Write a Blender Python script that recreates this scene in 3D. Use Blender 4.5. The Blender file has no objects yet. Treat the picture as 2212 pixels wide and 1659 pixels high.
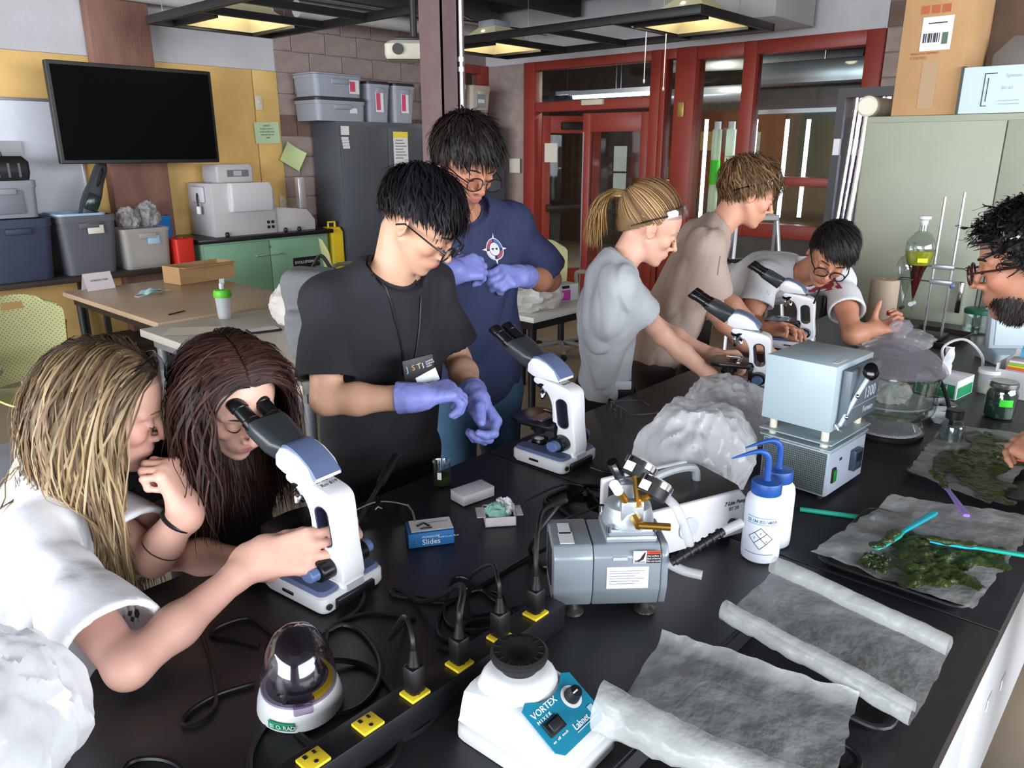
import bpy, bmesh, math, random
import numpy as np
from mathutils import Vector, Matrix
random.seed(7)
SC = bpy.context.scene; COL = SC.collection
# ---------------------------------------------------------------- camera, light, exposure
FPX = 1650.0; PITCH = math.radians(17.0); AZ = math.radians(42.2); CZ = 1.70
FW = Vector((math.cos(AZ), math.sin(AZ), 0)); RT = Vector((math.sin(AZ), -math.cos(AZ), 0))
cam = bpy.data.cameras.new('camera'); cam.sensor_width = 36; cam.lens = 36*FPX/2212; cam.clip_start = .05; cam.clip_end = 60
camo = bpy.data.objects.new('camera', cam); COL.objects.link(camo)
fz = (FW*math.cos(PITCH) - Vector((0,0,1))*math.sin(PITCH)); up = (FW*math.sin(PITCH) + Vector((0,0,1))*math.cos(PITCH))
mw = Matrix((RT, up, -fz)).transposed().to_4x4(); mw.translation = (0,0,CZ); camo.matrix_world = mw
SC.camera = camo
w = bpy.data.worlds.new('world'); SC.world = w; w.use_nodes = True
w.node_tree.nodes['Background'].inputs[0].default_value = (.62,.74,1,1); w.node_tree.nodes['Background'].inputs[1].default_value = 1.2
SC.view_settings.view_transform = 'Standard'; SC.view_settings.look = 'None'; SC.view_settings.gamma = 1
SC.cycles.transparent_max_bounces = 24
SC.view_settings.use_curve_mapping = False; SC.view_settings.exposure = 0.3
def area(name, loc, aim, sx, sy, power, col=(1,1,1)):
    l = bpy.data.lights.new(name, 'AREA'); l.shape = 'RECTANGLE'; l.size = sx; l.size_y = sy; l.energy = power; l.color = col
    o = bpy.data.objects.new(name, l); COL.objects.link(o); o.location = loc
    o.rotation_euler = (Vector(aim)-Vector(loc)).to_track_quat('-Z','Y').to_euler(); return o
# daylight entering through the two window bands of the walls behind the photographer
area('daylight_rear_window', (-5.9, 1.6, 2.1), (2, 2.2, 1.3), 9.5, 2.6, 900, (.92,.96,1))
area('daylight_side_window', (1.7, -5.6, 2.2), (2.4, 2.5, 1.2), 9.0, 2.4, 640, (.94,.97,1))
# pixel of the 2212x1659 frame -> point at a known plane (used to measure the room)
def ray(x, y):
    u = (x-1106)/FPX; v = (y-829.5)/FPX
    return FW*(math.cos(PITCH)-v*math.sin(PITCH)) + RT*u - Vector((0,0,1))*(math.sin(PITCH)+v*math.cos(PITCH))
CAM = Vector((0,0,CZ))
def PZ(x,y,z): d = ray(x,y); return CAM + d*((z-CZ)/d.z)
def PX(x,y,X): d = ray(x,y); return CAM + d*(X/d.x)
def PY(x,y,Y): d = ray(x,y); return CAM + d*(Y/d.y)
def PD(x,y,D): return CAM + ray(x,y)*D
# ---------------------------------------------------------------- materials
def lin(c):
    if isinstance(c, str): c = [int(c[i:i+2],16)/255 for i in (0,2,4)]
    elif max(c) > 1: c = [k/255 for k in c]
    return tuple((k/12.92 if k <= .04045 else ((k+.055)/1.055)**2.4) for k in c) + (1,)
MATS = {}
def mat(name, col, rough=.5, metal=0, var=0, scale=8, bump=0, bscale=60, alpha=1, trans=0, ior=1.45, emit=0, coat=0, attr=None, sheen=0, sss=0, stretch=None, col2=None, thr=None):
    if name in MATS: return MATS[name]
    m = bpy.data.materials.new(name); m.use_nodes = True; nt = m.node_tree; N = nt.nodes; L = nt.links
    b = N['Principled BSDF']; c = lin(col)
    b.inputs['Base Color'].default_value = c; b.inputs['Roughness'].default_value = rough; b.inputs['Metallic'].default_value = metal
    b.inputs['Alpha'].default_value = alpha; b.inputs['Transmission Weight'].default_value = trans; b.inputs['IOR'].default_value = ior
    if coat: b.inputs['Coat Weight'].default_value = coat; b.inputs['Coat Roughness'].default_value = .1
    if sheen: b.inputs['Sheen Weight'].default_value = sheen
    if sss: b.inputs['Subsurface Weight'].default_value = sss; b.inputs['Subsurface Radius'].default_value = (.012,.005,.003); b.inputs['Subsurface Scale'].default_value = 1
    if emit: b.inputs['Emission Color'].default_value = c; b.inputs['Emission Strength'].default_value = emit
    tc = None
    if var or bump or col2:
        tc = N.new('ShaderNodeTexCoord'); src = tc.outputs['Object']
        if stretch:
            mp = N.new('ShaderNodeMapping'); mp.inputs['Scale'].default_value = stretch; L.new(src, mp.inputs[0]); src = mp.outputs[0]
    base = None
    if attr:
        a = N.new('ShaderNodeVertexColor'); a.layer_name = attr; base = a.outputs[0]; L.new(base, b.inputs['Base Color'])
    if var or col2:
        n = N.new('ShaderNodeTexNoise'); n.inputs['Scale'].default_value = scale; n.inputs['Detail'].default_value = 5; L.new(src, n.inputs['Vector'])
        r = N.new('ShaderNodeValToRGB'); L.new(n.outputs['Fac'], r.inputs[0])
        lo, hi = (thr or (.3,.7)); r.color_ramp.elements[0].position = lo; r.color_ramp.elements[1].position = hi
        if base is not None:
            r.color_ramp.elements[0].color = (1-var,)*3+(1,); r.color_ramp.elements[1].color = (1+var*.5,)*3+(1,)
            mx = N.new('ShaderNodeMixRGB'); mx.blend_type = 'MULTIPLY'; mx.inputs[0].default_value = 1
            L.new(base, mx.inputs[1]); L.new(r.outputs[0], mx.inputs[2]); L.new(mx.outputs[0], b.inputs['Base Color'])
        else:
            d = lin(col2) if col2 else tuple(k*(1-var) for k in c[:3])+(1,)
            e = c if col2 else tuple(min(1,k*(1+var*.6)) for k in c[:3])+(1,)
            r.color_ramp.elements[0].color = d; r.color_ramp.elements[1].color = e; L.new(r.outputs[0], b.inputs['Base Color'])
    if bump:
        n = N.new('ShaderNodeTexNoise'); n.inputs['Scale'].default_value = bscale; n.inputs['Detail'].default_value = 4; L.new(src, n.inputs['Vector'])
        bp = N.new('ShaderNodeBump'); bp.inputs['Strength'].default_value = bump; bp.inputs['Distance'].default_value = .02
        L.new(n.outputs['Fac'], bp.inputs['Height']); L.new(bp.outputs[0], b.inputs['Normal'])
    MATS[name] = m; return m
def glass(name, col=(1,1,1), alpha=.12, rough=.03):
    """thin clear sheet: mostly see-through with a sharp reflection"""
    if name in MATS: return MATS[name]
    m = bpy.data.materials.new(name); m.use_nodes = True; nt = m.node_tree; N = nt.nodes; L = nt.links
    N.remove(N['Principled BSDF']); o = N['Material Output']
    t = N.new('ShaderNodeBsdfTransparent'); t.inputs[0].default_value = lin(col)
    g = N.new('ShaderNodeBsdfGlossy'); g.inputs['Roughness'].default_value = rough
    f = N.new('ShaderNodeLayerWeight'); f.inputs['Blend'].default_value = .5
    pw_ = N.new('ShaderNodeMath'); pw_.operation = 'POWER'; pw_.inputs[1].default_value = 3.5; L.new(f.outputs['Facing'], pw_.inputs[0])
    ad = N.new('ShaderNodeMath'); ad.operation = 'MULTIPLY_ADD'; ad.inputs[1].default_value = .7; ad.inputs[2].default_value = alpha; L.new(pw_.outputs[0], ad.inputs[0]); ad.use_clamp = True
    mx = N.new('ShaderNodeMixShader'); L.new(ad.outputs[0], mx.inputs[0]); L.new(t.outputs[0], mx.inputs[1]); L.new(g.outputs[0], mx.inputs[2]); L.new(mx.outputs[0], o.inputs[0])
    MATS[name] = m; return m
def film(name, col, alpha=.5, rough=.35, var=.25, scale=14, bump=.3, bscale=18, trl=.3):
    """translucent plastic or waxed paper"""
    if name in MATS: return MATS[name]
    m = bpy.data.materials.new(name); m.use_nodes = True; nt = m.node_tree; N = nt.nodes; L = nt.links
    b = N['Principled BSDF']; o = N['Material Output']; c = lin(col)
    b.inputs['Base Color'].default_value = c; b.inputs['Roughness'].default_value = rough
    tc = N.new('ShaderNodeTexCoord'); n = N.new('ShaderNodeTexNoise'); n.inputs['Scale'].default_value = scale; n.inputs['Detail'].default_value = 6; L.new(tc.outputs['Object'], n.inputs['Vector'])
    t = N.new('ShaderNodeBsdfTranslucent'); t.inputs[0].default_value = c
    m1 = N.new('ShaderNodeMixShader'); m1.inputs[0].default_value = trl; L.new(b.outputs[0], m1.inputs[1]); L.new(t.outputs[0], m1.inputs[2])
    tr = N.new('ShaderNodeBsdfTransparent')
    mr = N.new('ShaderNodeMapRange'); mr.inputs[1].default_value = .3; mr.inputs[2].default_value = .7; mr.inputs[3].default_value = max(0,alpha-var); mr.inputs[4].default_value = min(1,alpha+var); L.new(n.outputs['Fac'], mr.inputs[0])
    m2 = N.new('ShaderNodeMixShader'); L.new(mr.outputs[0], m2.inputs[0]); L.new(tr.outputs[0], m2.inputs[1]); L.new(m1.outputs[0], m2.inputs[2]); L.new(m2.outputs[0], o.inputs[0])
    if bump:
        n2 = N.new('ShaderNodeTexNoise'); n2.inputs['Scale'].default_value = bscale; n2.inputs['Detail'].default_value = 5; L.new(tc.outputs['Object'], n2.inputs['Vector'])
        bp = N.new('ShaderNodeBump'); bp.inputs['Strength'].default_value = bump; bp.inputs['Distance'].default_value = .03; L.new(n2.outputs['Fac'], bp.inputs['Height']); L.new(bp.outputs[0], b.inputs['Normal'])
    MATS[name] = m; return m
# ---------------------------------------------------------------- mesh helpers
def T(x=0,y=0,z=0): return Matrix.Translation((x,y,z))
def R(ax, deg): return Matrix.Rotation(math.radians(deg), 4, ax)
def frame(o, xdir, zdir):
    """matrix with origin o, local x along xdir, local z close to zdir"""
    x = Vector(xdir).normalized(); z = Vector(zdir); z = (z - x*z.dot(x)).normalized(); y = z.cross(x)
    m = Matrix((x,y,z)).transposed().to_4x4(); m.translation = o; return m
class MB:
    def __init__(s): s.v = []; s.f = []
    def add(s, vs, fs, M=None):
        o = len(s.v)
        s.v += [(M @ Vector(p)) if M is not None else Vector(p) for p in vs]; s.f += [tuple(i+o for i in f) for f in fs]; return s
    def bm(s, b, M=None):
        b.verts.index_update(); s.add([v.co.copy() for v in b.verts], [[v.index for v in f.verts] for f in b.faces], M); b.free(); return s
    def box(s, c, d, bev=0, M=None, seg=2, taper=None):
        b = bmesh.new(); bmesh.ops.create_cube(b, size=1)
        for v in b.verts:
            k = 1
            if taper and v.co.z > 0: k = taper
            v.co = Vector((v.co.x*d[0]*k, v.co.y*d[1]*k, v.co.z*d[2]))
        if bev: bmesh.ops.bevel(b, geom=b.edges[:], offset=min(bev, min(d)*.49), segments=seg, profile=.5, affect='EDGES')
        for v in b.verts: v.co += Vector(c)
        return s.bm(b, M)
    def b2(s, lo, hi, bev=0, M=None, seg=2):
        return s.box([(a+b)/2 for a,b in zip(lo,hi)], [abs(b-a) for a,b in zip(lo,hi)], bev, M, seg)
    def lathe(s, prof, n=24, M=None, a0=0, a1=360):
        full = abs(a1-a0) >= 360; vs = []; fs = []; m = len(prof); k = n if full else n+1
        for i in range(k):
            a = math.radians(a0 + (a1-a0)*i/n)
            for r, z in prof: vs.append((r*math.cos(a), r*math.sin(a), z))
        for i in range(n):
            j = (i+1) % k
            for q in range(m-1):
                a, b, c, d = i*m+q, j*m+q, j*m+q+1, i*m+q+1
                if prof[q][0] < 1e-6: fs.append((a,c,d))
                elif prof[q+1][0] < 1e-6: fs.append((a,b,d))
                else: fs.append((a,b,c,d))
        return s.add(vs, fs, M)
    def cyl(s, p0, p1, r0, r1=None, n=16, M=None, bev=0):
        r1 = r0 if r1 is None else r1; p0 = Vector(p0); p1 = Vector(p1); d = p1-p0; L = d.length
        q = d.to_track_quat('Z','Y').to_matrix().to_4x4(); q.translation = p0
        pr = [(0,0),(r0-bev,0),(r0,bev),(r1,L-bev),(r1-bev,L),(0,L)] if bev else [(0,0),(r0,0),(r1,L),(0,L)]
        return s.lathe(pr, n, (M @ q) if M is not None else q)
    def tube(s, pts, r, n=8, closed=False, M=None, cap=True, flat=1.0, upv=None):
        P = [Vector(p) for p in pts]; m = len(P); rs = r if hasattr(r,'__len__') else [r]*m
        vs = []; fs = []; nrm = None
        for i in range(m):
            a = P[(i-1) % m] if (closed or i) else P[i]; b = P[(i+1) % m] if (closed or i < m-1) else P[i]
            t = (b-a).normalized() if (b-a).length > 1e-9 else Vector((0,0,1))
            if nrm is None:
                nrm = Vector(upv) if upv else (Vector((0,0,1)) if abs(t.z) < .9 else Vector((1,0,0)))
            nrm = (nrm - t*nrm.dot(t)); nrm = nrm.normalized() if nrm.length > 1e-6 else t.orthogonal().normalized(); bn = t.cross(nrm)
            for j in range(n):
                g = 2*math.pi*j/n; vs.append(P[i] + (bn*math.cos(g) + nrm*math.sin(g)*flat)*rs[i])
        k = m if closed else m-1
        for i in range(k):
            for j in range(n):
                fs.append((i*n+j, i*n+(j+1)%n, ((i+1)%m)*n+(j+1)%n, ((i+1)%m)*n+j))
        if cap and not closed: fs.append(tuple(range(n-1,-1,-1))); fs.append(tuple((m-1)*n+j for j in range(n)))
        return s.add(vs, fs, M)
    def prism(s, poly, z0, z1, M=None, bev=0, seg=2):
        b = bmesh.new(); lo = [b.verts.new((x,y,z0)) for x,y in poly]; f = b.faces.new(lo)
        r = bmesh.ops.extrude_face_region(b, geom=[f])
        for v in r['geom']:
            if isinstance(v, bmesh.types.BMVert): v.co.z = z1
        bmesh.ops.recalc_face_normals(b, faces=b.faces[:])
        if bev: bmesh.ops.bevel(b, geom=b.edges[:], offset=bev, segments=seg, profile=.5, affect='EDGES')
        return s.bm(b, M)
    def grid(s, fn, nu, nv, M=None, thick=0, closeu=False):
        vs = [Vector(fn(i/(nu if closeu else nu-1), j/(nv-1))) for i in range(nu) for j in range(nv)]; fs = []
        for i in range(nu if closeu else nu-1):
            for j in range(nv-1):
                a = i*nv+j; b = ((i+1)%nu)*nv+j; fs.append((a,b,b+1,a+1))
        return s.add(vs, fs, M)
    def ell(s, c, r, n=16, M=None, rot=None):
        pr = [(math.sin(math.pi*i/(n//2)), -math.cos(math.pi*i/(n//2))) for i in range(n//2+1)]; pr[0] = (0,-1); pr[-1] = (0,1)
        q = T(*c) @ (rot if rot is not None else Matrix()) @ Matrix.Diagonal((r[0],r[1],r[2],1))
        return s.lathe(pr, n, (M @ q) if M is not None else q)
    def mesh(s, name, smooth=38):
        me = bpy.data.meshes.new(name); me.from_pydata([tuple(p) for p in s.v], [], s.f); me.validate()
        b = bmesh.new(); b.from_mesh(me); bmesh.ops.recalc_face_normals(b, faces=b.faces[:]); b.to_mesh(me); b.free()
        if smooth: me.shade_smooth(); me.set_sharp_from_angle(angle=math.radians(smooth))
        return me
    def build(s, name, m, parent=None, M=None, smooth=38):
        return link(name, s.mesh(name, smooth), m, parent, M)
def link(name, me, m, parent=None, M=None):
    o = bpy.data.objects.new(name, me); COL.objects.link(o)
    if m is not None and not me.materials: me.materials.append(m)
    if parent: o.parent = parent
    if M is not None: o.matrix_local = M
    return o
def thing(name, label, cat, loc=(0,0,0), rz=0, group=None, M=None):
    o = bpy.data.objects.new(name, None); COL.objects.link(o); o.empty_display_size = .05
    if M is not None: o.matrix_world = M
    else: o.location = loc; o.rotation_euler = (0,0,math.radians(rz))
    return tag(o, label, cat, group)
def tag(o, label, cat, group=None):
    o['label'] = label; o['category'] = cat
    if group: o['group'] = group
    return o
def struct(o, label=None):
    o['kind'] = 'structure'
    if label: o['label'] = label
    return o
def sempty(name, loc=(0,0,0), M=None):
    o = bpy.data.objects.new(name, None); COL.objects.link(o)
    if M is not None: o.matrix_world = M
    else: o.location = loc
    return struct(o)
def bx(name, lo, hi, m, parent=None, bev=0, M=None): return MB().b2(lo, hi, bev).build(name, m, parent, M)
def text(s, size, m, parent, M, name='lettering', align='LEFT', lab=None, shear=0, sx=1, ext=0.0004):
    c = bpy.data.curves.new(name, 'FONT'); c.body = s; c.size = size; c.align_x = align; c.extrude = ext; c.shear = shear; c.resolution_u = 2
    t = bpy.data.objects.new('tmp', c); COL.objects.link(t); bpy.context.view_layer.update()
    me = bpy.data.meshes.new_from_object(t.evaluated_get(bpy.context.evaluated_depsgraph_get())); bpy.data.objects.remove(t); bpy.data.curves.remove(c)
    if sx != 1: me.transform(Matrix.Diagonal((sx,1,1,1)))
    o = link(name, me, m, parent, M)
    if lab: o['label'] = lab
    return o
def catmull(P, n=8, closed=False):
    P = [Vector(p) for p in P]; m = len(P); out = []
    for i in range(m if closed else m-1):
        p0 = P[(i-1) % m] if (closed or i) else P[0]*2-P[1]; p1 = P[i]; p2 = P[(i+1) % m]; p3 = P[(i+2) % m] if (closed or i < m-2) else P[-1]*2-P[-2]
        for k in range(n):
            t = k/n; out.append(.5*((2*p1) + (p2-p0)*t + (2*p0-5*p1+4*p2-p3)*t*t + (3*p1-p0-3*p2+p3)*t**3))
    if not closed: out.append(P[-1])
    return out
def copytree(o, parent=None, label=None, loc=None, M=None):
    c = o.copy(); COL.objects.link(c); c.parent = parent
    if label: c['label'] = label
    if loc is not None: c.location = loc
    if M is not None: c.matrix_world = M
    for ch in o.children: copytree(ch, c)
    return c
# ---------------------------------------------------------------- structure
m_floor = mat('concrete_floor','9A8B78',.5,var=.12,scale=2,bump=.04)
m_plaster = mat('white_plaster','C9C8CC',.85,var=.08,scale=4,bump=.06)
m_board = mat('yellow_board','E4BC76',.7,var=.14,scale=3,bump=.03)
m_rust = mat('rusty_brown_steel','8A6558',.75,var=.35,scale=5,bump=.15,stretch=(1,1,.25))
m_block = mat('tan_block','A5938C',.9,var=.16,scale=9,bump=.35,bscale=90)
m_blockd = mat('dark_block','7C625A',.9,var=.16,scale=9,bump=.35,bscale=90)
m_mortar = mat('mortar','8D807A',.95,bump=.2)
m_red = mat('red_painted_steel','92362A',.42,var=.12,scale=5)
m_dark = mat('dark_ceiling','1E1C1D',.9)
m_blk = mat('black_metal','121214',.5)
m_pane = glass('window_pane',(.93,.95,.95),.02)
struct(bx('floor',(-6.3,-6,-.1),(14,10.2,0),m_floor))
struct(bx('ceiling',(-6.3,-6,3.6),(14,10.2,3.7),m_dark))
YB = 7.15; XE = 7.4
# back wall, parallel to the bench
wb = sempty('wall_back')
bx('plaster',(-6.3,YB,2.445),(4.42,YB+.2,3.6),m_plaster,wb)
bx('plaster',(-6.3,YB+.02,0),(4.42,YB+.2,2.445),m_plaster,wb)
for x0,x1 in ((-6.2,-5.0),(-4.98,-3.22),(-3.2,-1.98),(-1.97,-.75),(-.74,.48),(.49,1.7),(1.71,2.93),(2.94,4.15),(4.16,4.42)):
    bx('yellow_panel',(x0,YB-.015,0),(x1,YB+.02,2.44),m_board,wb,.002)
bx('mortar_backing',(4.42,YB+.01,0),(6.9,YB+.2,3.6),m_mortar,wb)
bx('lintel',(6.9,YB,2.7),(XE,YB+.2,3.6),m_mortar,wb)
bx('lower_wall',(6.9,YB,0),(XE,YB+.2,1.15),m_block,wb)
def blocks(parent, org, du, L, z1, inward, darkrows=(), bw=.4, bh=.2):
    du = Vector(du); inward = Vector(inward); meshes = {}
    r = 0; z = 0
    while z < z1-.01:
        u = -(bw/2 if r%2 else 0)
        while u < L-.01:
            a = max(u,0); b = min(u+bw, L)
            if b-a > .04:
                k = (round(b-a,2), r in darkrows)
                if k not in meshes:
                    me = MB().box((0,0,0),(b-a-.008,.05,bh-.008),.004,seg=1).mesh('block'); me.materials.append(m_blockd if k[1] else m_block); meshes[k] = me
                o = link('block', meshes[k], None, parent)
                p = Vector(org) + du*((a+b)/2) + Vector((0,0,z+bh/2)) + inward*random.uniform(0,.003)
                o.matrix_local = frame(p, du, (0,0,1))
            u += bw
        z += bh; r += 1
blocks(wb,(4.42,YB+.02,.84),(1,0,0),2.48,2.6,(0,-1,0),(0,5,11))
# end wall with red glazed screen and doors, at right angles to the bench
def EW(p): return (XE+p[0]-6.1, p[1]*1.213, 0 if p[2] == 0 else (3.6 if p[2] > 3 else 1.7+(p[2]-1.7)*1.213))
def bxe(nm, lo, hi, m, parent, bev=0): return bx(nm, EW(lo), EW(hi), m, parent, bev)
we = sempty('wall_end')
bxe('bulkhead',(6.1,1.98,2.52),(6.3,6,3.3),m_plaster,we)
bxe('lower_wall',(6.1,1.98,0),(6.28,3.4,1.02),mat('dark_grey_wall','55504C',.9,var=.15),we)
bx('pier_backing',(XE+.01,-6,0),(XE+.2,2.4,3.6),m_mortar,we)
blocks(we,(XE+.02,1.2,.9),(0,1,0),1.2,2.6,(-1,0,0),(9,))
bxe('corner_pier',(6.1,5.34,0),(6.3,6,2.52),m_block,we)
def bars(parent, lst, m=m_red, nm='mullion', bev=.006):
    for lo,hi in lst: bxe(nm, lo, hi, m, parent, bev)
w1 = sempty('window_1')
for lo,hi in (((6.9,YB-.05,1.15),(7.0,YB+.1,2.7)),((7.25,YB-.05,1.15),(XE,YB+.1,2.7))): bx('mullion',lo,hi,m_red,w1,.006)
for lo,hi in (((7.0,YB-.05,2.6),(7.25,YB+.1,2.7)),((7.0,YB-.05,1.15),(7.25,YB+.1,1.27))): bx('rail',lo,hi,m_red,w1,.006)
bx('pane',(7.0,YB+.02,1.27),(7.25,YB+.03,2.6),m_pane,w1)
w2 = sempty('window_2')     # transom and frame round the double door
bars(w2,[((6.05,5.2,0),(6.2,5.34,2.52)),((6.05,3.78,0),(6.2,3.88,2.52))])
bars(w2,[((6.06,3.88,2.06),(6.2,5.2,2.15)),((6.06,3.88,2.44),(6.2,5.2,2.52))],nm='rail')
bxe('pane',(6.12,3.88,2.15),(6.13,5.2,2.44),m_pane,w2)
bxe('exit_sensor',(6.01,4.36,2.1),(6.06,4.6,2.15),mat('cream_plastic','D8CDB8',.5),w2,.008)
w3 = sempty('window_3')     # narrow sidelight and the wide red post
bars(w3,[((6.04,3.44,0),(6.24,3.63,2.52)),((6.06,3.73,0),(6.2,3.78,2.52))])
bars(w3,[((6.06,3.63,1.35),(6.2,3.73,1.45)),((6.06,3.63,2.44),(6.2,3.73,2.52))],nm='rail')
bxe('lower_panel',(6.1,3.63,0),(6.16,3.73,1.35),m_red,w3)
bxe('pane',(6.12,3.63,1.45),(6.13,3.73,2.44),m_pane,w3)
bxe('call_plate',(6.02,3.52,1.97),(6.04,3.58,2.09),mat('brass_plate','A98A50',.4,.6),w3,.004)
w4 = sempty('window_4')     # large window
bars(w4,[((6.06,2.92,1.02),(6.2,3.03,2.52)),((6.06,1.98,1.02),(6.2,2.1,2.52))])
bars(w4,[((6.06,2.1,2.42),(6.2,2.92,2.52)),((6.06,3.03,2.42),(6.2,3.44,2.52)),((6.06,2.1,1.43),(6.2,2.92,1.5)),((6.06,2.1,1.02),(6.2,2.92,1.13)),((6.06,3.03,1.02),(6.2,3.44,1.13))],nm='rail')
for a in (((6.12,2.1,1.13),(6.13,2.92,1.43)),((6.12,2.1,1.5),(6.13,2.92,2.42)),((6.12,3.03,1.13),(6.13,3.44,2.42))): bxe('pane',a[0],a[1],m_pane,w4)
def door(name, hinge, ang, W):
    d = sempty(name, M=T(*hinge) @ R('Z', ang)); h = 2.1; st = .1
    for lo,hi in (((0,-.022,0),(st,.022,h)),((W-st,-.022,0),(W,.022,h))): bx('stile',lo,hi,m_red,d,.004)
    for lo,hi in (((st,-.022,h-.2),(W-st,.022,h)),((st,-.022,0),(W-st,.022,.25))): bx('rail',lo,hi,m_red,d,.004)
    bx('pane',(st,-.004,.25),(W-st,.004,h-.2),m_pane,d)
    pb = MB(); pb.b2((.04,-.11,.98),(W-.04,-.075,1.05),.012); pb.b2((.05,-.08,.97),(.12,-.02,1.06),.008); pb.b2((W-.12,-.08,.97),(W-.05,-.02,1.06),.008)
    pb.build('push_bar', mat('bronze','3A2E28',.4,.5), d)
    bx('door_closer',(W*.3,-.1,h-.16),(W*.75,-.022,h-.07),m_blk,d,.01)
    return d
d1 = door('door_1',(XE+.06,6.27,0),-32,.76)
d2 = door('door_2',(XE+.04,4.73,0),98,.82)
bx('edge_strip',(.8,-.026,.02),(.815,.026,1.9),mat('steel_strip','B8B8C0',.25,.9),d2)
paper = mat('white_paper','D9D3C6',.85)
def sheet(name, label, M, w, h, m=paper, curl=.004, group=None, cat='paper'):
    """hanging sheet: local x across, z up, facing local -y"""
    b = MB(); b.grid(lambda u,v: ((u-.5)*w, -.001-curl*abs(2*u-1)**2*(.3+v), (v-.5)*h), 7, 5); b.grid(lambda u,v: ((u-.5)*w, -curl*abs(2*u-1)**2*(.3+v), (v-.5)*h), 7, 5)
    return tag(b.build(name, m, None, M), label, cat, group)
# corridor behind the glass
struct(bx('wall_corridor_far',(12,-1,0),(12.2,10.2,3.6),mat('brown_block','6B5647',.9,var=.2,scale=6)))
struct(bx('wall_corridor_left',(XE,9.9,0),(12,10.1,3.6),mat('tan_wall','8E7A68',.9,var=.15)))
struct(bx('wall_corridor_right',(XE+.2,-1,0),(12,-.8,3.6),mat('brown_block','6B5647')))
# walls behind the photographer, with the window openings the daylight comes through
wr = sempty('wall_rear')
for lo,hi in (((-6.3,-6,0),(-6.1,7.35,.8)),((-6.3,-6,3.4),(-6.1,7.35,3.6)),((-6.3,-6,.8),(-6.1,-3.3,3.4)),((-6.3,6.5,.8),(-6.1,7.35,3.4))): bx('wall_section',lo,hi,m_plaster,wr)
ws = sempty('wall_side')
for lo,hi in (((-6.1,-6,0),(7.6,-5.8,1.0)),((-6.1,-6,3.4),(7.6,-5.8,3.6)),((-6.1,-6,1),(-2.9,-5.8,3.4)),((6.3,-6,1),(7.6,-5.8,3.4))): bx('wall_section',lo,hi,m_plaster,ws)
# columns
tag(bx('wall_column',(2.68,YB-.15,0),(3.17,YB-.02,3.6),m_rust,None,.004),'rust-brown steel column on the yellow wall behind the television','column')
c0 = PD(957,200,4.2)
pc = thing('steel_column','purple-brown painted steel column in the middle of the room','column',(c0.x,c0.y,0))
m_col = mat('brown_paint','6B5656',.55,var=.1)
MB().b2((-.085,-.085,0),(-.072,.085,3.6)).b2((.072,-.085,0),(.085,.085,3.6)).b2((-.072,-.01,0),(.072,.01,3.6)).build('flange_beam',m_col,pc)
bx('boxed_face',(-.085,-.085,0),(.03,-.08,3.6),m_col,pc)
cd = MB(); cd.cyl((.05,-.095,1.2),(.05,-.095,3.6),.012)
for z in (2.12,2.17): cd.cyl((.05,-.095,z-.012),(.05,-.095,z+.012),.019)
cd.build('conduit',mat('galvanised','C9CBD0',.25,.85),pc)
# ---------------------------------------------------------------- noise, implicit surfaces, cloth and film helpers
def vnoise(P, f, seed=0):
    """value noise in about [-1,1]; P (n,3) array"""
    Q = np.asarray(P, dtype=np.float64)*f + seed*17.31; I = np.floor(Q).astype(np.int64); w = Q-I; w = w*w*(3-2*w); out = 0
    def h(a,b,c):
        n = (a*374761393 + b*668265263 + c*2147483647*3 + seed*974711) & 0x7fffffff
        n = ((n ^ (n >> 13))*1274126177) & 0x7fffffff
        return ((n ^ (n >> 16)) & 0xffff)/32767.5 - 1
    for dx in (0,1):
        for dy in (0,1):
            for dz in (0,1):
                out = out + h(I[:,0]+dx, I[:,1]+dy, I[:,2]+dz)*(w[:,0] if dx else 1-w[:,0])*(w[:,1] if dy else 1-w[:,1])*(w[:,2] if dz else 1-w[:,2])
    return out
def nz(x,y,z,f,seed=0): return float(vnoise(np.array([[x,y,z]]), f, seed)[0])
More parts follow.
